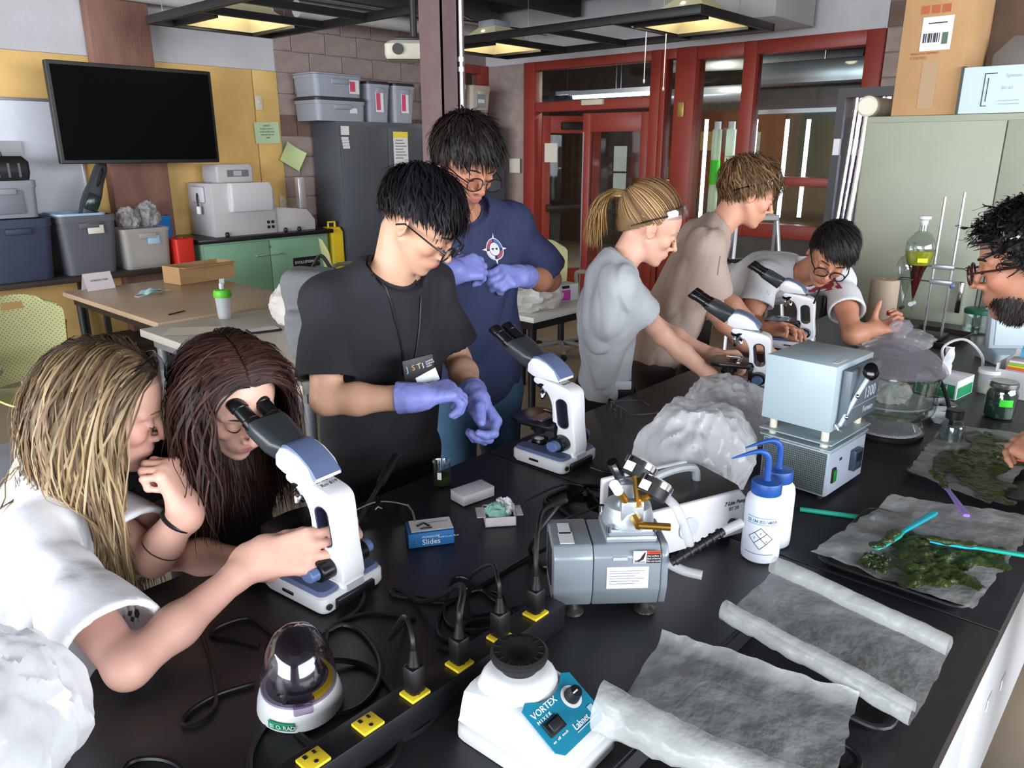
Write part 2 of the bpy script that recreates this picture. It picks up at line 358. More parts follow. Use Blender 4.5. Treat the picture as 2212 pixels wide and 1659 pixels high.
class SDF:
    """smooth union / subtraction of round cones and ellipsoids, meshed with surface nets"""
    def __init__(s, res): s.res = res; s.p = []
    def cone(s, a, b, ra, rb=None, k=.02, op='u', f=None):
        s.p.append(('c', np.array(a,float), np.array(b,float), ra, ra if rb is None else rb, k, op, f)); return s
    def chain(s, pts, rs, k=.02, op='u', f=None):
        for i in range(len(pts)-1): s.cone(pts[i], pts[i+1], rs[i], rs[i+1], k, op, f)
        return s
    def ell(s, c, r, M=None, k=.02, op='u'):
        A = np.eye(3) if M is None else np.array([[M[i][j] for j in range(3)] for i in range(3)])
        s.p.append(('e', np.array(c,float), np.array(r,float), A, None, k, op, None)); return s
    def rbox(s, c, r, rad, M=None, k=.02, op='u'):
        A = np.eye(3) if M is None else np.array([[M[i][j] for j in range(3)] for i in range(3)])
        s.p.append(('b', np.array(c,float), np.array(r,float), A, rad, k, op, None)); return s
    def disc(s, c, hh, rad, ax, k=.004, op='s'):
        A = frame((0,0,0), ax, (.13,.21,.97)).to_3x3(); A = np.array([[A[i][j] for j in range(3)] for i in range(3)]); s.p.append(('y', np.array(c,float), np.array((hh,rad,rad)), A, 0, k, op, None)); return s
    def cut(s, o, n, k=.004): s.p.append(('h', np.array(o,float), np.array(n,float)/np.linalg.norm(n), 0, 0, k, 's', None)); return s
    def bounds(s):
        lo = np.full(3, 9e9); hi = -lo
        for t in s.p:
            if t[6] != 'u': continue
            if t[0] == 'c':
                for q, r in ((t[1],t[3]),(t[2],t[4])): lo = np.minimum(lo, q-r); hi = np.maximum(hi, q+r)
            else:
                e = np.abs(t[3]) @ t[2]; lo = np.minimum(lo, t[1]-e); hi = np.maximum(hi, t[1]+e)
        return lo, hi
    def mesh(s, name, disp=None, post=None):
        h = s.res; lo, hi = s.bounds(); lo = lo-4*h-.012; hi = hi+4*h+.012; n = np.ceil((hi-lo)/h).astype(int)+1
        F = np.full(n, .08, np.float32); ax = [lo[i]+h*np.arange(n[i]) for i in range(3)]
        for t in s.p:
            k = max(t[5], 1e-4); mg = k+3*h+.006
            if t[0] == 'c': a = np.minimum(t[1]-t[3], t[2]-t[4])-mg; b = np.maximum(t[1]+t[3], t[2]+t[4])+mg
            elif t[0] == 'h': a = lo; b = hi
            else: e = np.abs(t[3]) @ t[2]; a = t[1]-e-mg; b = t[1]+e+mg
            i0 = np.maximum(0, np.floor((a-lo)/h).astype(int)); i1 = np.minimum(n, np.ceil((b-lo)/h).astype(int)+1)
            if np.any(i1 <= i0): continue
            sl = tuple(slice(i0[q], i1[q]) for q in range(3))
            X = ax[0][sl[0]][:,None,None].astype(np.float32); Y = ax[1][sl[1]][None,:,None].astype(np.float32); Z = ax[2][sl[2]][None,None,:].astype(np.float32)
            if t[0] == 'c':
                d = t[2]-t[1]; L = max(1e-9, d @ d); px = X-t[1][0]; py = Y-t[1][1]; pz = Z-t[1][2]
                u = np.clip((px*d[0]+py*d[1]+pz*d[2])/L, 0, 1)
                D = np.sqrt((px-u*d[0])**2+(py-u*d[1])**2+(pz-u*d[2])**2) - (t[3]+(t[4]-t[3])*u)
            elif t[0] == 'h': D = -((X-t[1][0])*t[2][0]+(Y-t[1][1])*t[2][1]+(Z-t[1][2])*t[2][2])
            else:
                A = t[3]; px = X-t[1][0]; py = Y-t[1][1]; pz = Z-t[1][2]
                q = [px*A[0][i]+py*A[1][i]+pz*A[2][i] for i in range(3)]
                if t[0] == 'e':
                    k0 = np.sqrt((q[0]/t[2][0])**2+(q[1]/t[2][1])**2+(q[2]/t[2][2])**2); k1 = np.sqrt((q[0]/t[2][0]**2)**2+(q[1]/t[2][1]**2)**2+(q[2]/t[2][2]**2)**2)
                    D = k0*(k0-1)/np.maximum(k1,1e-6)
                elif t[0] == 'y':
                    g0 = np.abs(q[0])-t[2][0]; g1 = np.sqrt(q[1]**2+q[2]**2)-t[2][1]; D = np.sqrt(np.maximum(g0,0)**2+np.maximum(g1,0)**2)+np.minimum(np.maximum(g0,g1),0)
                else:
                    g = [np.abs(q[i])-(t[2][i]-t[4]) for i in range(3)]
                    D = np.sqrt(np.maximum(g[0],0)**2+np.maximum(g[1],0)**2+np.maximum(g[2],0)**2)+np.minimum(np.maximum(g[0],np.maximum(g[1],g[2])),0)-t[4]
            G = F[sl]
            if t[6] == 'u': w = np.maximum(k-np.abs(G-D),0)/k; F[sl] = np.minimum(G,D)-w*w*k*.25
            else: D = -D; w = np.maximum(k-np.abs(G-D),0)/k; F[sl] = np.maximum(G,D)+w*w*k*.25
        if disp is not None:
            idx = np.argwhere(np.abs(F) < .03); P = lo+idx*h; F[idx[:,0],idx[:,1],idx[:,2]] += disp(P).astype(np.float32)
        # surface nets
        S = F < 0; c = np.zeros(tuple(n-1), np.int8)
        for dx in (0,1):
            for dy in (0,1):
                for dz in (0,1): c += S[dx:n[0]-1+dx, dy:n[1]-1+dy, dz:n[2]-1+dz]
        cells = np.argwhere((c > 0) & (c < 8)); acc = np.zeros((len(cells),3)); cnt = np.zeros(len(cells))
        C = [(0,0,0),(1,0,0),(0,1,0),(1,1,0),(0,0,1),(1,0,1),(0,1,1),(1,1,1)]
        V = [F[cells[:,0]+q[0], cells[:,1]+q[1], cells[:,2]+q[2]] for q in C]
        for a in range(8):
            for b in range(a+1,8):
                df = [C[b][i]-C[a][i] for i in range(3)]
                if sum(map(abs,df)) != 1: continue
                m = (V[a] < 0) != (V[b] < 0); tt = np.where(m, V[a]/np.where(np.abs(V[a]-V[b]) < 1e-9, 1, V[a]-V[b]), 0)
                acc += m[:,None]*(np.array(C[a])+tt[:,None]*np.array(df)); cnt += m
        P = lo + h*(cells + acc/np.maximum(cnt,1)[:,None])
        ID = np.full(tuple(n-1), -1, np.int64); ID[cells[:,0],cells[:,1],cells[:,2]] = np.arange(len(cells)); faces = []
        for axn in range(3):
            A = S[tuple(slice(0,-1) if i == axn else slice(1,-1) for i in range(3))]; B = S[tuple(slice(1,None) if i == axn else slice(1,-1) for i in range(3))]
            e = np.argwhere(A != B); off = np.array([0 if i == axn else 1 for i in range(3)]); e = e+off; u, v = (axn+1)%3, (axn+2)%3
            def at(du,dv):
                q = e.copy(); q[:,u] -= du; q[:,v] -= dv; return ID[q[:,0],q[:,1],q[:,2]]
            fc = np.stack([at(1,1),at(0,1),at(0,0),at(1,0)],1); ins = A[tuple((e-off).T)]
            fc[~ins] = fc[~ins][:,::-1]; faces.append(fc)
        fc = np.concatenate(faces); fc = fc[(fc >= 0).all(1)]
        # one Laplacian pass for a clean surface
        if post: P = post(P)
        me = bpy.data.meshes.new(name); me.vertices.add(len(P)); me.vertices.foreach_set('co', P.astype(np.float32).ravel())
        me.loops.add(len(fc)*4); me.loops.foreach_set('vertex_index', fc.astype(np.int32).ravel())
        me.polygons.add(len(fc)); me.polygons.foreach_set('loop_start', np.arange(0,len(fc)*4,4,dtype=np.int32)); me.polygons.foreach_set('loop_total', np.full(len(fc),4,np.int32))
        me.update(calc_edges=True); me.shade_smooth(); s.P = P; return me
def vcol(me, cols, name='Col'):
    a = me.color_attributes.new(name, 'FLOAT_COLOR', 'POINT'); c = np.ones((len(me.vertices),4), np.float32); c[:,:3] = cols; a.data.foreach_set('color', c.ravel())
def solid(fn, nu, nv, th, hole=None):
    """sheet fn(u,v) given a thickness, with faces dropped where hole(u,v)"""
    b = bmesh.new(); V = [[b.verts.new(fn(i/(nu-1), j/(nv-1))) for j in range(nv)] for i in range(nu)]
    for i in range(nu-1):
        for j in range(nv-1):
            if hole and hole((i+.5)/(nu-1), (j+.5)/(nv-1)): continue
            b.faces.new((V[i][j],V[i+1][j],V[i+1][j+1],V[i][j+1]))
    for v in [v for v in b.verts if not v.link_faces]: b.verts.remove(v)
    bmesh.ops.recalc_face_normals(b, faces=b.faces[:]); bmesh.ops.solidify(b, geom=b.faces[:]+b.edges[:]+b.verts[:], thickness=th)
    m = MB(); m.bm(b); return m
def rring(w, d, r, n=4):
    pts = []
    for cx, cy, a0 in ((w/2-r,d/2-r,0),(-w/2+r,d/2-r,90),(-w/2+r,-d/2+r,180),(w/2-r,-d/2+r,270)):
        for i in range(n+1):
            a = math.radians(a0+90*i/n); pts.append((cx+r*math.cos(a), cy+r*math.sin(a)))
    return pts
def loft(rings, cap0=True, cap1=True, M=None, mb=None):
    """rings: list of (w,d,z,r) rounded rectangles"""
    mb = mb or MB(); n = 20; vs = []; fs = []
    for w,d,z,r in rings: vs += [(x,y,z) for x,y in rring(w,d,min(r,w*.49,d*.49))]
    for i in range(len(rings)-1):
        for j in range(n): fs.append((i*n+j, i*n+(j+1)%n, (i+1)*n+(j+1)%n, (i+1)*n+j))
    if cap0: fs.append(tuple(range(n-1,-1,-1)))
    if cap1: fs.append(tuple((len(rings)-1)*n+j for j in range(n)))
    return mb.add(vs, fs, M)
def crumple(r, seed, amp=.25, nu=56, nv=36, flat=-.75, f=2.2, f2=6, aniso=1):
    """bag-like crumpled closed surface, resting at z=0"""
    U = []
    for i in range(nu):
        for j in range(nv):
            a = 2*math.pi*i/nu; b = math.pi*(j/(nv-1)-.5); U.append((math.cos(a)*math.cos(b), math.sin(a)*math.cos(b), math.sin(b)))
    U = np.array(U); W = U*np.array([1,1,aniso]); n1 = 1-np.abs(vnoise(W, f, seed)); n2 = 1-np.abs(vnoise(W+.12*n1[:,None], f2, seed+3)); n3 = vnoise(W, 13, seed+7)
    k = 1 + amp*(n1-.6)*1.3 + amp*.5*(n2-.6) + amp*.12*n3; P = U*k[:,None]; P[:,2] = np.maximum(P[:,2], flat); P[:,2] -= P[:,2].min(); P *= np.array(r)
    mb = MB(); fs = []
    for i in range(nu):
        for j in range(nv-1): a = i*nv+j; b = ((i+1)%nu)*nv+j; fs.append((a,b,b+1,a+1))
    return mb.add([tuple(p) for p in P], fs)
# ---------------------------------------------------------------- back of the room
g_black = mat('matte_black_plastic','17171A',.45); g_screen = mat('dark_screen','050507',.5)
g_screen.node_tree.nodes['Principled BSDF'].inputs['Specular IOR Level'].default_value = .06
cardb = mat('cardboard','B08A60',.85,var=.1,scale=6); white_p = mat('white_plastic','DDDDE0',.4); grey_p = mat('grey_plastic','80848E',.5,var=.06)
blackink = mat('black_ink','1A1A1C',.6); white_ink = mat('white_ink','E8E8EA',.6); steel = mat('stainless','C4C6CA',.22,.95); chrome = mat('chrome','DADADF',.1,1)
# television on a swing arm
tv = thing('television','large black flat television hanging in front of the rusty column','television',PY(300,255,6.62)-Vector((0,0,.35)))
loft([(1.26,.05,0,.01),(1.28,.06,.005,.012),(1.28,.06,.735,.012),(1.26,.05,.74,.01)]).build('housing',g_black,tv)
bx('screen',(-.612,-.0335,.028),(.612,-.0285,.712),g_screen,tv)
MB().b2((-.25,.03,.2),(.25,.06,.55),.005).b2((-.05,.06,.3),(.05,.38,.45),.01).build('wall_mount',g_black,tv)
# whiteboard, notices, switches on the yellow wall
wbd = thing('whiteboard','white marker board on the yellow wall behind the tote bins','whiteboard',(1.25,YB-.02,.95))
bx('board',(-1.25,-.02,0),(1.25,-.008,1.13),mat('whiteboard_face','D9DCE6',.25,var=.04),wbd)
m_al = mat('aluminium','D6D6DC',.35,.7)
for lo,hi in (((-1.27,-.028,1.12),(1.27,-.004,1.145)),((-1.27,-.028,-.02),(1.27,-.004,.005)),((1.245,-.028,0),(1.27,-.004,1.125)),((-1.27,-.028,0),(-1.245,-.004,1.125))): bx('frame_strip',lo,hi,m_al,wbd,.003)
sheet('notice','grey sheet stuck on the whiteboard above the toolbox',T(*PY(20,345,YB-.06)),.2,.28,mat('grey_paper','A9A8AC',.9))
gp = mat('green_paper','BFD8B0',.85); yp = mat('lime_paper','CBDDA0',.85)
n1 = thing('notice','pale green printed notice taped on the yellow wall beside the block wall','paper',M=T(*PY(577,287,YB-.03)) @ R('Y',-2))
MB().grid(lambda u,v: ((u-.5)*.27, -.004*abs(2*u-1)**2, (v-.5)*.2), 7, 4).build('sheet',gp,n1)
for q,sz in enumerate((.022,.018,.018,.018,.018)): text(('A NOTE','PLEASE CLEAN UP','AFTER YOUR CLASS','AND RETURN ALL','ITEMS')[q],sz,mat('grey_ink','5A6A58',.8),n1,T(0,-.006,.06-.028*q) @ R('X',90),align='CENTER')
sheet('notice','lime paper sheet hanging askew from one corner of the green notice',T(*PY(632,338,YB-.05)) @ R('Y',28),.24,.2,yp,.02)
def plate(label, p, w, h, nm='wall_switch', cat='switch'):
    o = thing(nm,label,cat,p); bx('plate',(-w/2,-.012,-h/2),(w/2,0,h/2),mat('ivory_plastic','DAD4C6',.5),o,.004); bx('toggle',(-.014,-.024,-.012),(.014,-.012,.02),mat('ivory_plastic','DAD4C6',.5),o,.004)
plate('small white thermostat high on the yellow wall', PY(558,222,YB-.02), .075,.13,'thermostat','thermostat')
plate('cream wall switch low on the yellow wall beside the analyser', PY(610,436,YB-.02), .07,.11)
# long dark shelf
sh = thing('low_shelf','long dark low shelf along the wall carrying the tote bins','shelf',(0,0,0))
m_wood = mat('dark_wood','3B322E',.6,var=.2,scale=4)
bx('top',(.3,6.52,.71),(3.11,7.1,.75),m_wood,sh,.004); bx('lower_board',(.3,6.6,.12),(3.11,7.1,.15),m_wood,sh)
for x in (.32,1.3,2.3,3.06): bx('leg',(x,6.56,0),(x+.04,6.6,.71),m_wood,sh); bx('leg',(x,7.04,0),(x+.04,7.08,.71),m_wood,sh)
def tub(name, label, cat, loc, W, D, H, m, taper=.86, rim=.03, lid=None, group=None, rz=0, handle=True, open_=True, lidH=.03):
    o = thing(name,label,cat,loc,rz,group); w0, d0 = W*taper, D*taper; r = .05*min(W,D)/.4
    if open_: loft([(w0,d0,0,r),(W*.97,D*.97,H-rim,r),(W,D,H-rim,r),(W,D,H,r),(W-.03,D-.03,H,r),(w0-.03,d0-.03,.02,r)],True,True).build('body',m,o)
    else: loft([(w0,d0,0,r),(W*.97,D*.97,H-rim,r),(W,D,H-rim,r),(W,D,H,r)]).build('body',m,o)
    if lid: loft([(W*1.02,D*1.02,H+.002,r),(W*1.02,D*1.02,H+lidH*.7,r),(W*.94,D*.94,H+lidH,r)]).build('lid',lid,o)
    if handle: MB().b2((-W*.17,-D/2-.018,H-rim-.05),(W*.17,-D/2+.01,H-rim-.005),.008).build('handle',m,o)
    return o
def px2(x0,x1,yb,yt,Yf,z0): return PY(x0,yb,Yf).x, PY(x1,yb,Yf).x, PY((x0+x1)/2,yt,Yf).z - z0
navy = mat('navy_plastic','343C52',.5,var=.06); dgrey = mat('dark_grey_plastic','5A5B64',.5,var=.05); lgrey = mat('light_grey_plastic','8C8F97',.5,var=.05)
Yf = 6.58
t1 = tub('tote','navy blue tote at the left end of the low shelf under the toolbox','tote',(1.8,Yf+.25,.75),.5,.5,.46,navy,.85,.06)
t2 = tub('tote','dark grey tote with torn paper label on the low shelf','tote',(2.3,Yf+.24,.75),.44,.46,.46,dgrey,.84,.05)
bx('paper_label',(-.02,-.247,.32),(.1,-.243,.385),mat('white_paper','D9D3C6'),t2,.001); MB().tube([(-.03,-.235,.4),(.02,-.25,.41),(.1,-.235,.4)],.008).build('bail_handle',dgrey,t2)
t3 = tub('tray_bin','shallow pale blue tray sitting inside the dark grey tote','tray',(2.28,Yf+.24,1.105),.36,.38,.12,mat('pale_blue_plastic','A5C0D8',.45),.9,.02)
clear = film('clear_tote_plastic','C9C4BE',.62,.3,.05,4,.05)
t4 = tub('tote','clear plastic tote with round dish showing inside beside the red bin','tote',(2.74,Yf+.17,.75),.4,.32,.33,clear,.9,.03)
bx('blue_white_label',(.0,-.158,.2),(.1,-.155,.27),mat('label_blue','9FC3D6',.6),t4,.001); MB().cyl((0.02,-.11,.12),(.02,-.09,.12),.11,n=32).build('round_dish',mat('cream_plastic','D8CDB8'),t4)
m_pile = film('bagged_parts','B9B6BA',.7,.25,.2,25,.6,30)
for i,(x,y,r,lab) in enumerate(((2.66,6.73,(.08,.1,.09),'small bag of clear plastic parts heaped at the left of the clear tote'),(2.83,6.75,(.085,.11,.11),'larger bag of clear plastic parts heaped on the right of the clear tote'))):
    o = crumple(r,20+i,.35).build('plastic_bag',m_pile,None,T(x,y,1.085)); tag(o,lab,'bag')
tub('bucket','bright blue plastic bucket standing behind the red bin','bucket',(3.0,6.99,.75),.2,.2,.4,mat('bright_blue_plastic','1D79C2',.4),.85,.03,handle=False)
o = tub('bin','small red plastic bin beside the clear tote','bin',(3.04,6.66,.75),.17,.2,.22,mat('red_plastic','C6281F',.4),.95,.01,handle=False)
cr = tub('crate','light grey crate standing on the navy tote','crate',(1.78,6.85,1.215),.46,.36,.27,lgrey,.93,.05,open_=False)
MB().b2((-.12,-.186,.03),(.12,-.172,.2),.006).build('latch_panel',mat('mid_grey_plastic','777A84',.5),cr); 
tb = thing('toolbox','black ribbed toolbox on top of the grey crate','toolbox',(1.75,6.85,1.49)); loft([(.44,.34,0,.02),(.46,.36,.05,.02),(.46,.36,.13,.02),(.4,.3,.17,.02)]).build('case',g_black,tb)
for i in range(6): bx('rib',(-.2+.07*i,-.184,.02),(-.185+.07*i,-.176,.12),dgrey,tb)
MB().tube([(-.1,0,.165),(-.1,0,.2),(.1,0,.2),(.1,0,.165)],.012).build('handle',g_black,tb)
# dark bag-shaped instrument case leaning at the wall
ic = thing('instrument_case','dark elongated instrument case leaning up out of the grey tote','case',M=frame(PY(185,470,6.8),(.45,0,1),(0,-1,.2)))
loft([(.12,.1,0,.03),(.15,.12,.12,.03),(.14,.12,.2,.03),(.1,.1,.3,.03),(.1,.09,.42,.03),(.06,.06,.47,.02)],M=R('Y',90)).build('shell',mat('charcoal_plastic','34353A',.45),ic)
MB().b2((.06,-.05,.055),(.2,.05,.075),.01).build('window_panel',mat('dark_teal_glass','20302F',.15),ic); MB().tube([(.25,0,.04),(.3,0,.08),(.38,0,.07),(.42,0,.04)],.01).build('handle',g_black,ic)
o = thing('tent_card','white folded name card propped at the shelf edge','card',(2.08,5.97,.731),5); MB().grid(lambda u,v: ((u-.5)*.2,(.05*(v*2-1) if v<2 else 0),.12*(1-abs(v*2-1))),3,7).build('card',mat('pinkish_paper','D8CFD2',.85),o)
text('SCIENCE FAIR',.02,mat('grey_ink','5A6A58'),o,T(0,-.028,.062) @ R('X',68),align='CENTER')
# green cabinet with the analyser
gc = thing('lab_cabinet','sage green two-door lab cabinet with black worktop','cabinet',(3.19,6.58,0))
m_sage = mat('sage_green_paint','79A488',.45,var=.06)
bx('body',(0,.02,.08),(1.33,.54,.91),m_sage,gc,.004); bx('plinth',(.03,.05,0),(1.3,.52,.08),g_black,gc)
for x0,x1,hx in ((.02,.662,.56),(.668,1.31,.71)):
    d = bx('door',(x0,0,.1),(x1,.02,.89),m_sage,gc,.004); MB().tube([(hx-.06,-.001,.76),(hx-.05,-.03,.76),(hx+.05,-.03,.76),(hx+.06,-.001,.76)],.006).build('handle',steel,d)
MB().cyl((.66,-.005,.83),(.66,.003,.83),.012).build('lock',steel,gc)
bx('worktop',(-.04,-.03,.91),(1.37,.55,.95),mat('black_laminate','151517',.3),gc,.005)
s1 = bx('black_sticker',(.9,-.006,.6),(1.2,0,.7),g_black,gc); text('EVOLUTION 201',.038,white_ink,gc,T(.915,-.008,.64) @ R('X',90))
s2 = bx('yellow_sticker',(.9,-.006,.46),(1.22,0,.55),mat('sticker_yellow','D9A21C',.5),gc); text('SUN - FREE ENERGY',.034,blackink,gc,T(.915,-.008,.5) @ R('X',90))
an = thing('analyser','large grey boxy lab analyser on the green cabinet','instrument',(3.36,6.63,.95))
m_an = mat('warm_grey_metal','B6B2B6',.5,var=.03)
MB().prism([(0,0),(.62,0),(.62,.4),(.55,.47),(0,.47)],-.45,0,frame((0,0,0),(1,0,0),(0,-1,0)),.008).build('housing',m_an,an)
MB().prism([(.62,0),(1.06,0),(1.06,.1),(.98,.2),(.62,.24)],-.4,-.02,frame((0,0,0),(1,0,0),(0,-1,0)),.008).build('side_extension',m_an,an)
loft([(.42,.06,.22,.02),(.42,.1,.27,.02),(.42,.1,.42,.02),(.4,.06,.47,.02)],M=T(.36,-.02,0)).build('front_hood',mat('pale_grey_metal','C3C2C8',.45),an)
MB().b2((-.03,.12,.3),(0,.34,.44),.03).build('side_cover',mat('pale_grey_metal','C3C2C8'),an)
MB().tube([(-.035,.2,.38),(-.05,.18,.34),(-.05,.17,.26)],.008).build('crank',g_black,an); MB().cyl((-.05,.17,.2),(-.05,.17,.27),.02,bev=.006).build('crank_knob',white_p,an)
for i in range(4): MB().cyl((.53+.045*(i%2),-.008,.06+.045*(i//2)),(.53+.045*(i%2),0,.06+.045*(i//2)),.015,n=14).build('port',g_black,an)
for x in (.1,.7,.85): MB().ell((x,-.015,.02),(.02,.02,.025),12).build('foot_clamp',g_black,an)
MB().b2((.95,.1,.2),(1.03,.16,.5),.01).build('lever_post',m_al,an)
ad = thing('readout_unit','small grey readout unit sitting on top of the analyser','instrument',(3.5,6.75,1.421))
loft([(.34,.26,0,.015),(.36,.28,.02,.02),(.36,.28,.14,.02),(.33,.25,.16,.02)],M=T(.16,.12,0)).build('housing',m_an,ad)
bx('display',(.08,-.024,.05),(.29,-.018,.11),mat('display_grey','6C6C78',.2),ad); bx('display_glass',(.14,-.027,.058),(.22,-.024,.102),mat('display_pale','A8A8B4',.2),ad)
# dark steel cabinets with bins on top
m_cab = mat('gunmetal_paint','4E525B',.4,var=.04)
def steelcab(label, x, lab2=True):
    c = thing('storage_cabinet',label,'cabinet',(x,6.62,0)); bx('carcass',(0,.02,.04),(1.2,.485,1.98),m_cab,c,.004)
    for x0,x1,h in ((.01,.597,.54),(.603,1.19,.66)):
        d = bx('door',(x0,0,.06),(x1,.02,1.93),m_cab,c,.003); MB().b2((h-.012,-.03,.95),(h+.012,0,1.12),.005).build('handle',chrome,d)
    bx('plinth',(.02,.03,0),(1.18,.47,.04),g_black,c); return c
c1 = steelcab('dark grey two-door steel cabinet with papers on its doors, beside the block wall', 4.76)
c2 = steelcab('dark grey two-door steel cabinet mostly hidden behind the middle column', 5.97)
pl = mat('label_white','D8D8DC',.7)
for i,(p,w_,h_,lab) in enumerate((((745,282),.1,.085,'white label at the top of the left door of the dark cabinet'),)): sheet('door_label',lab,T(*PY(*p,6.612)),w_,h_,pl,.001,cat='label')
for i in range(4): sheet('door_label',['topmost','second','third','lowest'][i]+' of four small label strips down the dark cabinet door',T(*PY(745+1.2*i,299+6.4*i,6.612)),.085,.025,pl,.001,cat='label')
nt = thing('door_notice','white notice with yellow header on the right door of the dark cabinet','paper',PY(866,323,6.612))
MB().grid(lambda u,v: ((u-.5)*.2,-.001,(v-.5)*.36),3,3).build('sheet',pl,nt); bx('header',(-.1,-.004,.12),(.1,-.002,.18),mat('header_yellow','E3CF4A',.7),nt)
for q in range(7): bx('text_line',(-.075,-.004,.09-.03*q),(.03+.05*((q*7)%3)/2,-.002,.098-.03*q),mat('grey_ink','5A6A58'),nt)
lid = mat('black_lid','2A2A30',.4); bing = mat('bin_grey','9298A4',.45,var=.04); binb = mat('bin_beige','B5AA9C',.5,var=.05); pink = mat('label_pink','C9476A',.6)
def lbl(o, x, z, w, h, y, m=pink): bx('paper_label',(x-w/2,y-.003,z-h/2),(x+w/2,y,z+h/2),pl,o); bx('label_band',(x-w/2+.008,y-.005,z-h/2+.02),(x+w*.1,y-.003,z+h/2-.015),m,o)
z0 = 1.981
o = tub('tote','lower wide grey tote with black lid at the left end of the dark cabinet top','tote',(4.84,6.87,z0),.6,.42,.19,bing,.95,.03,lid,open_=False); lbl(o,.13,.1,.09,.05,-.21,pl)
o = tub('tote','upper wide grey tote with red label stacked on the lower grey tote','tote',(4.83,6.87,z0+.225),.58,.4,.2,bing,.93,.03,open_=False,lid=bing,lidH=.02); lbl(o,.17,.1,.12,.13,-.2)
for i,(x,lab) in enumerate(((5.32,'tall narrow grey bin with pink label next to the wide totes'),(5.66,'tall narrow grey bin with pink label close to the middle column'))):
    o = tub('tall_bin',lab,'bin',(x,6.87,z0),.3,.4,.37,bing,.85,.03,lid,open_=False,handle=True,group='tall grey bins on the dark cabinet'); lbl(o,.0,.2,.1,.2,-.192)
for i,(x,lab) in enumerate(((6.42,'beige bin on the dark cabinet directly right of the middle column'),(6.82,'beige bin at the right end of the dark cabinet top'))):
    o = tub('tall_bin',lab,'bin',(x,6.87,z0),.34,.42,.44,binb,.82,.05,open_=False,handle=True,group='beige bins on the dark cabinet'); lbl(o,.0,.27,.1,.04,-.2,pl); bx('front_panel',(-.07,-.2,.2),(.07,-.192,.36),lgrey,o)
# yellow case beside the green cabinet
yc = thing('yellow_case','tall bright yellow plastic case between the green and dark cabinets','case',(4.655,6.72,0)); loft([(.16,.2,0,.03),(.16,.2,.9,.03),(.12,.16,.95,.03)]).build('shell',mat('bright_yellow_plastic','E0C21E',.4),yc); MB().tube([(-.04,0,.94),(-.04,0,1.0),(.04,0,1.0),(.04,0,.94)],.012).build('handle',mat('bright_yellow_plastic','E0C21E'),yc)
# projector
pp = PD(895,112,4.5)
pj = thing('projector','cream ceiling projector on a black pole beside the middle column','projector',(pp.x,pp.y,pp.z-.05),-47)
loft([(.3,.24,0,.02),(.32,.26,.02,.03),(.32,.26,.08,.03),(.28,.22,.1,.03)]).build('housing',mat('cream_grey_plastic','B9B3A2',.45),pj)
MB().cyl((-.08,-.13,.05),(-.08,-.15,.05),.03).build('lens',g_black,pj); bx('vent_grille',(.04,-.134,.02),(.14,-.128,.08),mat('pale_grey_metal','C3C2C8'),pj)
MB().b2((-.1,-.1,.1),(.1,.1,.12),.005).cyl((0,0,.12),(0,0,3.6-pp.z+.05),.02).build('pole_mount',g_black,pj)
# ------------------------------------------------- tables, chairs in the back
def table(label, x0,y0,x1,y1, z, mtop, medge, mleg, th=.035):
    t = thing('work_table',label,'table',((x0+x1)/2,(y0+y1)/2,0)); w=(x1-x0)/2; d=(y1-y0)/2
    bx('tabletop',(-w,-d,z-th),(w,d,z),mtop,t,.006); bx('apron',(-w+.05,-d+.05,z-th-.06),(w-.05,d-.05,z-th),medge,t)
    for sx in (-1,1):
        for sy in (-1,1): MB().cyl((sx*(w-.08),sy*(d-.08),0),(sx*(w-.08),sy*(d-.08),z-th-.05),.022,.028).build('leg',mleg,t)
    return t
m_tan = mat('tan_laminate','B29B82',.35,var=.06); m_gl = mat('grey_laminate','B3ADA4',.4,var=.05)
table('tan laminate table with the cardboard box and face mask on it',1.86,4.5,2.9,6.05,.73,m_tan,g_black,g_black)
table('pale grey table with the shaker bottle and backpack on it',1.72,2.78,2.75,4.42,.73,m_gl,mat('grey_steel_frame','84868A',.4,.4),mat('grey_steel_frame','84868A'),.045)
bxc = thing('cardboard_box','open long cardboard box on the tan table','box',(2.78,5.82,.731),8)
for lo,hi in (((-.24,-.11,0),(.24,-.105,.13)),((-.24,.105,0),(.24,.11,.13)),((-.24,-.105,0),(-.235,.105,.13)),((.235,-.105,0),(.24,.105,.13)),((-.235,-.105,0),(.235,.105,.005))): bx('panel',lo,hi,cardb,bxc)
MB().b2((-.23,-.18,.125),(.23,-.108,.13),0,T(0,0,0)).build('flap',cardb,bxc)
q = PZ(330,635,.733); mk = thing('face_mask','light blue disposable face mask lying on the tan table','mask',q,20)
MB().grid(lambda u,v: ((u-.5)*.17, (v-.5)*.09, .012+.012*math.sin(u*9)*math.sin(v*7)+.02*math.sin(u*3.1)),14,8).build('pleated_panel',mat('mask_blue','A7CFD6',.8),mk)
for s_ in (-1,1): MB().tube(catmull([(s_*.085,.04,.012),(s_*.13,.03,.005),(s_*.14,-.02,.004),(s_*.085,-.04,.012)],6),.002,5).build('ear_loop',white_p,mk)
q = PZ(383,677,.731); MB().tube([(-.07,0,.005),(.05,0,.005),(.07,0,.005)],[.0045,.0045,.001],8).build('pen',g_black,None,T(*q) @ R('Z',20)); tag(bpy.data.objects['pen'],'black ballpoint pen on the tan table edge','pen')
q = PZ(486,688,.731); sb = thing('shaker_bottle','clear shaker bottle with lime green lid on the grey table','bottle',q)
MB().lathe([(0,.002),(.034,.002),(.038,.012),(.045,.13),(.045,.135),(.042,.135),(.036,.014),(0,.012)],28).build('cup',film('frosted_cup','DDE0E2',.45,.2,.03,4,0),sb)
